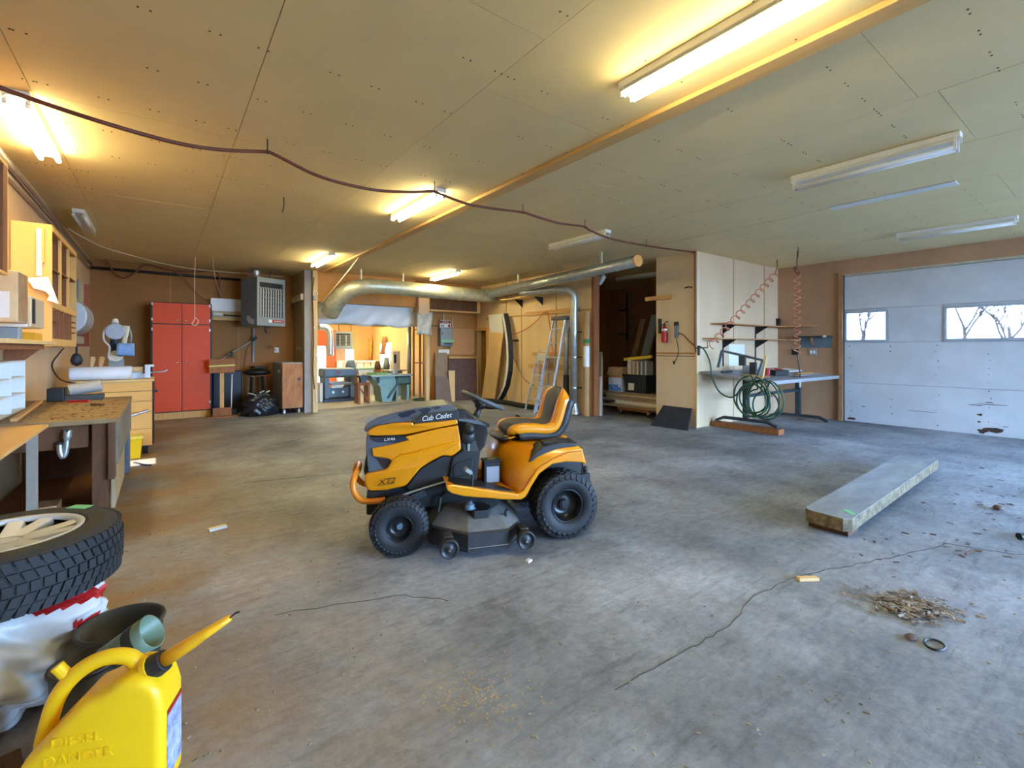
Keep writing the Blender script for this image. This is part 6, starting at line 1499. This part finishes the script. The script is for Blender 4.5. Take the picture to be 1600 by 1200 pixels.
# drafting-type steel table
TX0, TX1, TY0, TY1 = 7.42, 10.15, 3.42, 4.50
tbl = thing('steel_table', 'tilted grey work table on T-shaped steel legs in the right corner', 'table', (8.8, 3.95, 0))
zt = lambda y: 0.86 + (y - TY0) * 0.11
top = [Vector((TX0, TY0, zt(TY0))), Vector((TX1, TY0, zt(TY0))), Vector((TX1, TY1, zt(TY1))), Vector((TX0, TY1, zt(TY1)))]
MB().prism([p - Vector((0, 0, 0.035)) for p in top], top).build('top', mat('table_top', (150, 156, 166), 0.5, var=0.15, scale=4), tbl, world=True, bevel=0.006)
MB().box(TX0 - 0.02, TX1 + 0.02, TY0 - 0.025, TY0, zt(TY0) - 0.05, zt(TY0) + 0.005).build('front_rail', M_ALU, tbl, world=True, bevel=0.004)
for x, zb in ((7.86, 0.09), (9.85, 0.0)):
    MB().box(x - 0.04, x + 0.04, 3.93, 4.02, zb + 0.07, 0.90).build('leg', M_STEEL, tbl, world=True, bevel=0.006)
    MB().box(x - 0.035, x + 0.035, 3.62, 4.36, zb + 0.06, zb + 0.11).build('foot_bar', M_STEEL, tbl, world=True, bevel=0.006)
    for y0, y1 in ((3.62, 3.47), (4.36, 4.51)):
        MB().prism([(x - 0.035, y0, zb + 0.06), (x - 0.035, y0, zb + 0.11), (x - 0.035, y1, zb + 0.04), (x - 0.035, y1, zb)], [(x + 0.035, y0, zb + 0.06), (x + 0.035, y0, zb + 0.11), (x + 0.035, y1, zb + 0.04), (x + 0.035, y1, zb)]).build('foot', M_STEEL, tbl, world=True)
MB().box(7.90, 9.81, 3.95, 4.00, 0.55, 0.60).build('cross_bar', M_STEEL, tbl, world=True, bevel=0.004)
tag(MB().box(7.78, 7.96, 3.42, 4.55, 0.0, 0.089).build('wood_block', M_BROWN, bevel=0.006), 'brown timber block under the near leg of the steel table', 'timber block')
lean('propped_sheet', [Vector((9.55, 3.50, 0.004)), Vector((10.1, 3.50, 0.004)), Vector((10.1, 3.85, 0.02)), Vector((9.55, 3.85, 0.02))], 0.015, M_GALV, 'thin sheet lying by the right table foot', 'sheet')
# steel frame and clutter on the table
sfm = thing('metal_jig', 'dark steel frame lying tilted on the work table', 'frame', (7.95, 3.75, 0.88))
FR = [at_x(1128, 548, 7.75), at_x(1192, 563, 7.75), at_x(1183, 592, 7.62), at_x(1122, 574, 7.75)]
for i in range(4):
    if i == 2: continue
    MB().tube([FR[i], FR[(i + 1) % 4]], 0.026, n=4).build('bar', M_STEELB, sfm, world=True)
for (px, py, h_) in ((1160, 556, 0.16), (1177, 566, 0.2)):
    q = at_x(px, py, 7.72); MB().box(q.x - 0.03, q.x + 0.03, q.y - 0.05, q.y + 0.05, q.z - h_, q.z).build('bracket', M_STEEL, sfm, world=True, bevel=0.004)
wsq = thing('wooden_square', 'pale wooden right-angle square at the front edge of the steel table', 'square', at_x(1180, 588, 7.5))
A_, B_, C2 = at_x(1197, 556, 7.50), at_x(1191, 590, 7.46), at_x(1164, 586, 7.50)
MB().tube([A_, B_], 0.022, n=4).build('long_arm', M_PLYLT, wsq, world=True)
MB().tube([B_, C2], 0.020, n=4).build('short_arm', M_PLYLT, wsq, world=True)
rb = random.Random(31)
items = [('metal_strip', M_ALU, 9.3, 3.6, 1.2, 0.07, 0.015, 0.05, 'long aluminium strip along the front of the table'), ('red_tool', M_RED, 8.95, 3.95, 0.24, 0.12, 0.08, 0.4, 'red power tool in the middle of the table'),
         ('black_tool', M_BLACK, 8.55, 3.75, 0.3, 0.12, 0.09, -0.3, 'black power tool left of the red one'), ('white_board', M_WHITE, 9.7, 4.1, 0.7, 0.3, 0.02, 0.1, 'white board at the right end of the table'),
         ('wood_offcut', M_TAN, 9.45, 3.72, 0.5, 0.09, 0.03, -0.12, 'tan wood offcut at the front right of the table'), ('metal_bar', M_STEEL, 7.75, 4.25, 0.5, 0.05, 0.03, 0.2, 'dark metal bar at the back left of the table'),
         ('cardboard_piece', M_CART, 7.70, 3.75, 0.4, 0.2, 0.012, -0.5, 'piece of cardboard at the front left of the table'), ('small_box', M_GREY, 8.3, 4.15, 0.22, 0.16, 0.12, 0.2, 'grey box at the back of the table'), ('red_clamp', M_RED, 8.05, 3.72, 0.12, 0.05, 0.14, 0.6, 'small red clamp beside the steel frame')]
for nme, m_, x, y, sx, sy, sz, rz, lb in items:
    tag(MB().cbox((x, y, zt(y) + sz / 2 + 0.006 + 0.055 * abs(sx * math.sin(rz))), (sx, sy, sz), rz=rz, rx=0.11 * math.cos(rz)).build(nme, m_, bevel=min(0.008, sz * 0.3)), lb, 'tool' if 'tool' in nme or 'clamp' in nme else 'material', 'things on the steel table')
# green hose coil
M_GHOSE = mat('green_hose', (44, 84, 70), 0.45, var=0.1)
gh = thing('garden_hose', 'coiled dark green hose hanging from the front of the steel table', 'hose', (7.42, 3.4, 0.4))
rb = random.Random(6)
pts = []
for k in range(7 * 22):
    t = 2 * PI * k / 22; w_ = k // 22
    R_ = 0.24 + 0.05 * math.sin(w_ * 1.7); cz = 0.60 - 0.05 * math.cos(w_ * 2.1) - 0.02 * w_ * 0.5; cyy = 3.62 - 0.03 * w_ + 0.04 * math.sin(w_)
    pts.append(Vector((7.31 + 0.010 * w_, cyy + math.sin(t) * R_ * 0.95, cz + math.cos(t) * R_ * (1.15 if math.cos(t) > 0 else 1.0))))
lead = bez([at_x(1092, 541, 7.37), at_x(1100, 546, 7.36), at_x(1109, 565, 7.34), at_x(1113, 590, 7.33), at_x(1124, 612, 7.33), at_x(1142, 621, 7.33), at_x(1156, 612, 7.34), pts[0]], 8)
MB().tube(lead + pts, 0.013, n=8).build('hose', M_GHOSE, gh, world=True, smooth=True)
MB().tube([pts[-1], pts[-1] + Vector((0, -0.03, -0.08))], 0.018, n=8).build('coupling', M_CHROME, gh, world=True)
MB().tube([(7.36, 3.62, 0.80), (7.40, 3.62, 0.86), (7.43, 3.62, 0.88)], 0.012, n=6).build('hanger', M_STEEL, gh, world=True)
# pipe with tap on the closet corner
tpw = thing('air_tap', 'air tap with a short pipe at the closet corner', 'tap', (7.42, 4.55, 1.25))
MB().tube([at_y(1088, 544, 4.55), at_y(1106, 543, 4.55)], 0.012, n=6).build('pipe', M_STEEL, tpw, world=True)
MB().box(7.385, 7.43, 4.545, 4.588, 1.25, 1.42).build('body', M_STEEL, tpw, world=True, bevel=0.006)
MB().tube(bez([at_y(x, y, 4.53) for x, y in ((1106, 543), (1105, 535), (1108, 532), (1113, 534), (1116, 533))], 4), 0.008, n=6).build('hook', M_HOSE, tpw, world=True)
# copper-coloured coiled air hoses
M_COIL = mat('coil_hose', (206, 128, 98), 0.4, var=0.05)
def coil(a, b, turns, r, rad):
    a = Vector(a); b = Vector(b); d = (b - a).normalized(); e1_ = d.orthogonal().normalized(); e2_ = d.cross(e1_); n = turns * 12
    return [a.lerp(b, k / n) + (e1_ * math.cos(2 * PI * k / 12) + e2_ * math.sin(2 * PI * k / 12)) * r for k in range(n + 1)]
hk_ = at_z(1246, 392, CEIL)
c1_ = thing('coiled_air_hose', 'vertical copper-coloured coiled hose hanging in the right corner', 'hose', (hk_.x, hk_.y, 1.0))
topc = Vector((hk_.x - 0.02, hk_.y, 2.70))
MB().tube([(hk_.x, hk_.y, CEIL), (hk_.x - 0.02, hk_.y, 2.85), topc], 0.008, n=6).build('hanger', M_HOSE, c1_, world=True)
MB().tube([topc + Vector((0.06 * math.cos(t), 0.06 * math.sin(t) * 0.5, 0.0 + 0.07 * math.sin(t))) for t in [2 * PI * k / 16 for k in range(16)]], 0.014, n=6, closed=True).build('loop', M_HOSE, c1_, world=True)
MB().tube(coil(topc, (hk_.x - 0.01, hk_.y, 1.27), 12, 0.048, 0), 0.009, n=6).build('coil', M_COIL, c1_, world=True, smooth=True)
MB().tube(bez([(hk_.x - 0.01, hk_.y, 1.27), (hk_.x - 0.0, hk_.y - 0.02, 1.1), (hk_.x + 0.05, hk_.y - 0.02, 0.95), (hk_.x + 0.05, hk_.y - 0.02, 0.80)], 6), 0.009, n=6).build('tail', M_STEEL, c1_, world=True)
MB().cyl((hk_.x + 0.05, hk_.y - 0.02, 0.80), (hk_.x + 0.05, hk_.y - 0.02, 0.70), 0.02, 0.014, n=10).build('nozzle', M_WHITEP, c1_, world=True)
c2_ = thing('coiled_air_hose', 'slanting copper-coloured coiled hose stretching to the closet corner', 'hose', (8.0, 4.0, 1.5))
hk2 = at_z(1214, 406, CEIL)
mid_ = Vector((hk2.x - 0.35, hk2.y - 0.12, 2.72))
MB().tube([(hk2.x, hk2.y, CEIL), (hk2.x - 0.1, hk2.y - 0.05, 2.9), mid_], 0.008, n=6).build('hanger', M_HOSE, c2_, world=True)
MB().tube(coil(mid_, at_y(1110, 541, 4.18), 13, 0.055, 0), 0.009, n=6).build('coil', M_COIL, c2_, world=True, smooth=True)

# ================================================================== door slab on the floor
sl = thing('door_slab', 'long worn grey slab lying on blocks on the floor at the right', 'slab', (5.3, 1.45, 0))
Z1 = 0.145
P4 = [at_z(1256, 795, Z1), at_z(1328, 814, Z1), at_z(1466, 719, Z1), at_z(1404, 711.5, Z1)]
ol_ = [P4[0].lerp(P4[3], 0.012), P4[0].lerp(P4[1], 0.12), P4[0].lerp(P4[1], 0.86), P4[1].lerp(P4[2], 0.018), P4[2], P4[3]]
M_SLAB = mat('slab_top', (150, 158, 168), 0.5, rgb2=(108, 112, 116), scale=2.5, stretch=(0.6, 2, 1))
MB().prism([Vector((p.x, p.y, 0.055)) for p in ol_], ol_).build('core', mat('slab_edge', (140, 124, 96), 0.8, rgb2=(70, 62, 52), scale=18), sl, world=True)
MB().prism([Vector((p.x, p.y, Z1)) for p in ol_], [Vector((p.x, p.y, Z1 + 0.004)) for p in ol_]).build('skin', M_SLAB, sl, world=True)
MB().box(4.0, 4.2, 1.28, 1.54, 0, 0.055).build('rest_block', M_DKWOOD, sl, world=True)
MB().box(6.3, 6.5, 1.38, 1.62, 0, 0.055).build('rest_block', M_DKWOOD, sl, world=True)
q = at_z(1327, 800, Z1 + 0.006)
MB().cbox(q, (0.10, 0.045, 0.002), rz=0.9).build('tape', M_TAPE, sl, world=True)

# ================================================================== floor litter
tag(MB().cbox(at_z(340, 825, 0.012), (0.12, 0.05, 0.02), rz=0.2).build('wood_scrap', M_WHITEP, bevel=0.003), 'white wood scrap on the floor left of the mower', 'scrap', 'scraps on the floor')
tag(MB().cbox(at_z(1262, 904, 0.012), (0.12, 0.035, 0.02), rz=-0.6).build('wood_scrap', M_PLYLT, bevel=0.003), 'pale wood scrap lying on the floor crack at the right', 'scrap', 'scraps on the floor')
tag(MB().cbox(at_z(826, 876, 0.008), (0.04, 0.03, 0.014), rz=0.3).build('wood_scrap', M_WHITE, bevel=0.002), 'tiny white scrap in front of the mower deck', 'scrap', 'scraps on the floor')
q = at_z(1560, 793, 0.02)
tag(lumpy(q, (0.05, 0.035, 0.02), 3, n=16, m=10, amp=0.3).build('stone', M_DKSHEET, smooth=True), 'brown stone on the floor near the overhead door', 'stone')
q = at_z(1592, 838, 0.025)
tag(MB().tube([q, q + Vector((0.2, -0.15, 0))], 0.025, n=10).build('black_pipe', M_BLACK), 'short black pipe on the floor at the right picture edge', 'pipe')
q = at_z(1460, 1007, 0.006)
tag(MB().tube([q + Vector((0.05 * math.cos(t), 0.035 * math.sin(t), 0)) for t in [2 * PI * k / 24 for k in range(24)]], 0.005, n=6, closed=True).build('rubber_ring', M_BLACK), 'black rubber ring on the floor at the lower right', 'ring')
q = at_z(1423, 995, 0.008)
tag(lumpy(q, (0.035, 0.02, 0.008), 9, n=12, m=8, amp=0.3).build('leaf_scrap', M_DKSHEET), 'reddish brown scrap beside the black ring', 'scrap')
tag(MB().tube(bez([at_z(x, y, 0.008) for x, y in ((1509, 866), (1516, 862), (1522, 860), (1534, 861))], 4), 0.006, n=6).build('twig', M_DKWOOD), 'dark bent twig on the floor right of the slab', 'twig')
sw_ = MB(); rb = random.Random(77)
for k in range(520):                                                  # swept pile of shavings
    t = rb.gauss(0, 0.45); px = 1425 + t * 62 + rb.gauss(0, 16); py = 950 + t * 14 + rb.gauss(0, 9)
    p = at_z(px, py, 0); s_ = rb.uniform(0.006, 0.02)
    sw_.cbox((p.x, p.y, rb.uniform(0.003, 0.02)), (s_ * 2.2, s_ * 0.7, 0.003), rz=rb.uniform(0, 6), rx=rb.uniform(-0.6, 0.6))
tag(sw_.build('shavings', mat('shavings', (170, 158, 146), 0.8, rgb2=(96, 86, 80), scale=40)), 'swept pile of wood shavings on the floor at the lower right', 'shavings', kind='stuff')
db = MB(); db2 = MB()
for k in range(420):                                                  # crumbs and specks over the whole floor
    p = at_z(rb.uniform(180, 1600), 690 + 510 * rb.random() ** 1.6, 0); s_ = rb.uniform(0.003, 0.008)
    if abs(p.x - 5.3) < 1.6 and abs(p.y - 1.45) < 0.25: continue
    db.cbox((p.x, p.y, s_ * 0.3), (s_ * rb.uniform(1, 3), s_, s_ * 0.6), rz=rb.uniform(0, 6))
tag(db.build('floor_crumbs', mat('crumbs', (186, 178, 164), 0.8, rgb2=(60, 50, 42), scale=3)), 'small crumbs and chips scattered over the concrete floor', 'debris', kind='stuff')
for k in range(260):                                                  # thin spill of sawdust near the camera
    p = at_z(735 + rb.gauss(0, 45), 1085 + rb.gauss(0, 28), 0); s_ = rb.uniform(0.002, 0.005)
    db2.cbox((p.x, p.y, 0.001), (s_ * 2, s_, 0.002), rz=rb.uniform(0, 6))
tag(db2.build('sawdust', mat('sawdust', (176, 150, 110), 0.9, var=0.2)), 'faint spill of sawdust on the floor at the bottom of the picture', 'sawdust', kind='stuff')
lv = MB()
for k in range(70):                                                  # dead leaves drifted in beside the slab
    p = at_z(rb.uniform(1340, 1600), rb.uniform(730, 880), 0); s_ = rb.uniform(0.008, 0.026)
    if p.y > 1.2: continue
    lv.cbox((p.x, p.y, 0.006), (s_ * 1.8, s_ * 0.7, 0.003), rz=rb.uniform(0, 6), rx=rb.uniform(-0.3, 0.3))
tag(lv.build('dead_leaves', mat('dead_leaf', (86, 68, 60), 0.8, var=0.3, scale=4)), 'dead leaf bits drifted beside the slab', 'leaves', kind='stuff')

# ================================================================== workshop behind the opening
pl = thing('thickness_planer', 'grey thickness planer standing in the workshop opening', 'planer', at_z(527, 626), 0.0)
M_PLN = mat('planer_grey', (92, 106, 116), 0.5, 0.2, var=0.1)
MB().box(-0.42, 0.42, -0.3, 0.32, 0, 0.08).build('base', M_STEEL, pl, bevel=0.01)
for x in (-0.38, 0.27): MB().box(x, x + 0.12, -0.22, 0.26, 0.08, 0.66).build('column', M_PLN, pl, bevel=0.02)
MB().box(-0.42, 0.42, -0.27, 0.30, 0.62, 0.86).build('head', M_PLN, pl, bevel=0.05, seg=3)
MB().box(-0.26, 0.27, -0.38, 0.36, 0.44, 0.49).build('bed', M_GREY, pl, bevel=0.006)
MB().box(-0.30, 0.30, -0.12, 0.2, 0.10, 0.36).build('motor_cover', M_PLN, pl, bevel=0.02)
MB().box(-0.22, 0.05, -0.29, -0.2, 0.36, 0.42).build('paper', M_WHITE, pl)
MB().cyl((-0.15, -0.14, 0.24), (-0.15, -0.17, 0.24), 0.03, n=12).build('knob', M_ALU, pl)
MB().cyl((0.10, -0.14, 0.24), (0.10, -0.17, 0.24), 0.03, n=12).build('knob', M_ALU, pl)
MB().lathe([(0.11, -0.012), (0.125, 0.0), (0.11, 0.012)], (0.5, -0.05, 0.72), (1, 0, 0.2), n=24, closed=True).build('hand_wheel', M_STEELB, pl, smooth=True)
MB().box(-0.10, 0.0, -0.272, -0.27, 0.74, 0.78).build('badge', M_RED, pl)
MB().box(-0.50, -0.43, -0.25, 0.2, 0.02, 0.50).build('side_guard', M_WHITEP, pl, bevel=0.006)
ts = thing('table_saw', 'green cabinet table saw at the right of the workshop opening', 'table saw', at_z(608, 629) + Vector((0.1, 0.35, 0)), 0.0)
M_TSG = mat('saw_green', (118, 152, 148), 0.5, 0.1, var=0.1)
cbt = [(-0.30, 0.40), (-0.50, 0.62), (-0.50, 0.66), (0.10, 0.66), (0.16, 0.40), (0.0, 0.0), (-0.24, 0.0)]
MB().prism([Vector((x, -0.25, z)) for x, z in cbt], [Vector((x, 0.25, z)) for x, z in cbt]).build('cabinet', M_TSG, ts, bevel=0.01)
MB().box(-0.56, 0.56, -0.35, 0.35, 0.66, 0.70).build('top', mat('saw_top', (136, 148, 140), 0.4, 0.4, var=0.1), ts, bevel=0.006)
MB().box(0.12, 0.55, -0.28, 0.2, 0.42, 0.655).build('wing', mat('wing_green', (62, 92, 84), 0.5), ts, bevel=0.06, seg=3)
for x in (0.18, 0.48): MB().box(x - 0.03, x + 0.03, -0.2, 0.2, 0, 0.45).build('leg', M_TSG, ts, bevel=0.006)
MB().tube([(-0.10, -0.27, 0.10), (0.15, -0.27, 0.45)], 0.03, n=4).build('brace', M_STEEL, ts)
MB().box(-0.42, -0.36, -0.37, -0.35, 0.50, 0.66).build('switch', M_BLACK, ts)
MB().box(-0.52, 0.0, 0.0, 0.05, 0.70, 0.76).build('fence', mat('fence_green', (120, 160, 90), 0.5), ts, bevel=0.004)
MB().cbox((0.15, -0.1, 0.76), (0.16, 0.12, 0.10), rz=0.3).build('guard', M_ALU, ts, bevel=0.02)
an = thing('vise_stand', 'grey anvil vise on a brown wooden stand between planer and table saw', 'vise', at_z(569, 630) + Vector((-0.05, 0.0, 0)))
for x in (-0.12, 0.12):
    for y in (-0.1, 0.12): MB().box(x - 0.03, x + 0.03, y - 0.03, y + 0.03, 0, 0.46).build('leg', M_BROWN, an, bevel=0.004)
MB().box(-0.16, 0.16, -0.14, 0.16, 0.46, 0.52).build('top', M_BROWN, an, bevel=0.004)
MB().tube([(-0.12, -0.12, 0.42), (0.12, -0.12, 0.08)], 0.025, n=4).build('brace', M_BROWN, an)
MB().prism([(-0.14, -0.08, 0.70), (0.12, -0.08, 0.70), (0.12, -0.08, 0.62), (0.06, -0.08, 0.52), (-0.06, -0.08, 0.52), (-0.06, -0.08, 0.62)], [(-0.14, 0.08, 0.70), (0.12, 0.08, 0.70), (0.12, 0.08, 0.62), (0.06, 0.08, 0.52), (-0.06, 0.08, 0.52), (-0.06, 0.08, 0.62)]).build('vise', M_STEEL, an, bevel=0.008)
wcx = at_z(565, 618)
wc_ = thing('white_chest', 'white chest with a green top behind the planer', 'chest', wcx + Vector((0.1, 0.3, 0)))
MB().box(-0.25, 0.45, -0.2, 0.5, 0, 0.74).build('case', M_WHITE, wc_, bevel=0.01)
MB().box(-0.27, 0.75, -0.22, 0.52, 0.74, 0.80).build('green_top', mat('pale_green', (160, 190, 150), 0.5, var=0.1), wc_, bevel=0.006)
bsx = at_x(617, 600, 5.45)
bw_ = thing('band_saw', 'pale upright band saw in the workshop', 'band saw', (bsx.x, bsx.y, 0))
MB().box(-0.16, 0.16, -0.18, 0.18, 0, 0.72).build('stand', M_GREY, bw_, bevel=0.01)
MB().box(-0.25, 0.25, -0.25, 0.25, 0.72, 0.76).build('table', M_ALU, bw_, bevel=0.006)
MB().box(-0.10, 0.12, -0.10, 0.14, 0.76, 1.30).build('column', mat('bandsaw_cream', (206, 196, 176), 0.5, var=0.05), bw_, bevel=0.02)
MB().box(-0.07, 0.0, -0.105, -0.1, 0.95, 1.2).build('slot', M_BLACK, bw_)
ctz = 0.95
ct_ = thing('counter', 'long pale counter with wooden cabinets along the far workshop wall', 'counter', (4.9, 16.6, 0))
c0_ = at_y(531, 563, 16.5); c1b = at_y(597, 563, 16.5)
MB().box(c0_.x, min(c1b.x, 6.18), 16.2, 16.98, ctz - 0.05, ctz).build('top', M_PLYLT, ct_, world=True, bevel=0.006)
n_ = 5; wdt = (min(c1b.x, 6.18) - c0_.x) / n_
for k in range(n_):
    MB().box(c0_.x + k * wdt + 0.01, c0_.x + (k + 1) * wdt - 0.01, 16.28, 16.9, 0.0, ctz - 0.052).build('cabinet_front', M_PINE if k % 2 else M_PLYLT, ct_, world=True, bevel=0.006)
h2 = heater((at_y(541, 540, 16.3).x, 16.45, at_y(541, 545, 16.3).z), math.radians(-28), 0.56, 0.5, 0.58, 'beige heater hanging on the far workshop wall', body=mat('heater_beige', (176, 166, 110), 0.5), face=M_GREY, bars=2, badge=False)
for x in (-0.2, 0.2): MB().cyl((x, 0, 0.58), (x, 0, 2.42 - h2.location.z), 0.01, n=6).build('hanger_rod', M_STEEL, h2)
vp = thing('workshop_duct', 'tin elbow duct dropping at the left of the workshop', 'duct', at_y(516, 555, 14.5))
MB().tube(bez([at_y(498, 511, 14.5), at_y(507, 511, 14.5), at_y(514, 516, 14.5), at_y(516, 526, 14.5), at_y(516, 540, 14.5), at_y(516, 556, 14.5)], 5), 0.10, n=18).build('pipe', M_GALV, vp, world=True, smooth=True)
q = at_y(507, 511, 14.5); MB().box(q.x - 0.01, q.x + 0.01, 14.49, 14.51, q.z, 2.42).build('hanger', M_WHITEP, vp, world=True)
dh = thing('workshop_duct', 'fat yellowish duct hanging across the workshop ceiling', 'duct', (4.2, 12.0, 2.0))
MB().tube(bez([at_y(497, 500, 12.0), at_y(530, 501, 12.0), at_y(565, 503, 12.0), at_y(598, 505, 12.0), at_y(612, 507, 12.0)], 5), [0.10] * 16 + [0.09, 0.08, 0.06, 0.04, 0.02], n=16).build('pipe', mat('cream_duct', (206, 186, 110), 0.5, var=0.1), dh, world=True, smooth=True)
q = at_y(546, 498, 12.0); MB().box(q.x - 0.01, q.x + 0.01, 11.99, 12.01, q.z - 0.1, 2.42).build('hanger', M_WHITEP, dh, world=True)
vp2 = at_x(639, 600, 5.55)
tag(MB().tube([(vp2.x, vp2.y, 0.0), (vp2.x, vp2.y, 2.35)], 0.06, n=14).build('vertical_duct', M_GALV, smooth=True), 'upright tin pipe beside the brown rack in the workshop', 'pipe')
rk = thing('lumber_rack', 'dark brown upright lumber rack at the right of the workshop opening', 'rack', (5.9, 11.9, 0))
for k in range(4):
    y = 11.25 + 0.42 * k
    MB().box(5.78, 5.84, y, y + 0.04, 0, 2.35).build('upright', M_PINE, rk, world=True, bevel=0.003)
MB().box(6.14, 6.19, 11.2, 12.6, 0, 2.35).build('back_panel', M_DKWOOD, rk, world=True)
for z in (0.95, 1.9): MB().box(5.82, 6.14, 11.25, 12.55, z, z + 0.03).build('rail', M_BROWN, rk, world=True)
ap_q = at_x(580, 545, 6.1)
for k, (px, py, m_, lb, h_) in enumerate(((576, 545, mat('yellow_coat', (222, 186, 96), 0.8, var=0.2), 'yellow coat hanging in the corner of the workshop', 0.75), (598, 540, mat('leather', (150, 98, 62), 0.7, var=0.2), 'brown leather apron hanging beside the workshop window', 0.6))):
    p = at_x(px, py, 6.1)
    rows = [[(6.12 + 0.03 * math.sin(i * 2 + j), p.y - 0.22 + 0.44 * i / 6 * (0.6 + 0.4 * j / 5) , p.z + h_ / 2 - h_ * j / 5) for i in range(7)] for j in range(6)]
    tag(MB().loft(rows).build('hanging_garment', m_, smooth=True, solid=0.03), lb, 'garment')
gt = at_z(665, 627)
tag(MB().tube([Vector((gt.x + 0.25 * math.cos(t), gt.y + 0.2 + 0.2 * math.sin(t), 0.03 + 0.02 * k // 20)) for k, t in [(k, 2 * PI * k / 20) for k in range(60)]], 0.018, n=8).build('hose_coil', M_GHOSE, smooth=True), 'coil of green hose on the floor below the brown rack', 'hose')
for k, (px, py, w_, h_, m_, lb) in enumerate(((548, 592, 0.3, 0.3, M_STEELB, 'blue-grey machine head behind the planer'), (604, 585, 0.2, 0.35, M_GREY, 'grey drill stand behind the table saw'), (590, 585, 0.18, 0.25, M_DKWOOD, 'dark tool box behind the table saw'))):
    p = at_y(px, 620, 13.6); 
    t = thing('shop_machine', lb, 'machine', (p.x, 13.6, 0), group='machines in the workshop')
    MB().box(-w_ / 2, w_ / 2, -w_ / 2, w_ / 2, 0, 0.75).build('pedestal', M_BROWN, t, bevel=0.01)
    MB().lathe([(0.0, 0.0), (w_ * 0.45, 0.0), (w_ * 0.5, h_ * 0.4), (w_ * 0.3, h_), (0.0, h_)], (0, 0, 0.75), n=16).build('head', m_, t, smooth=True)
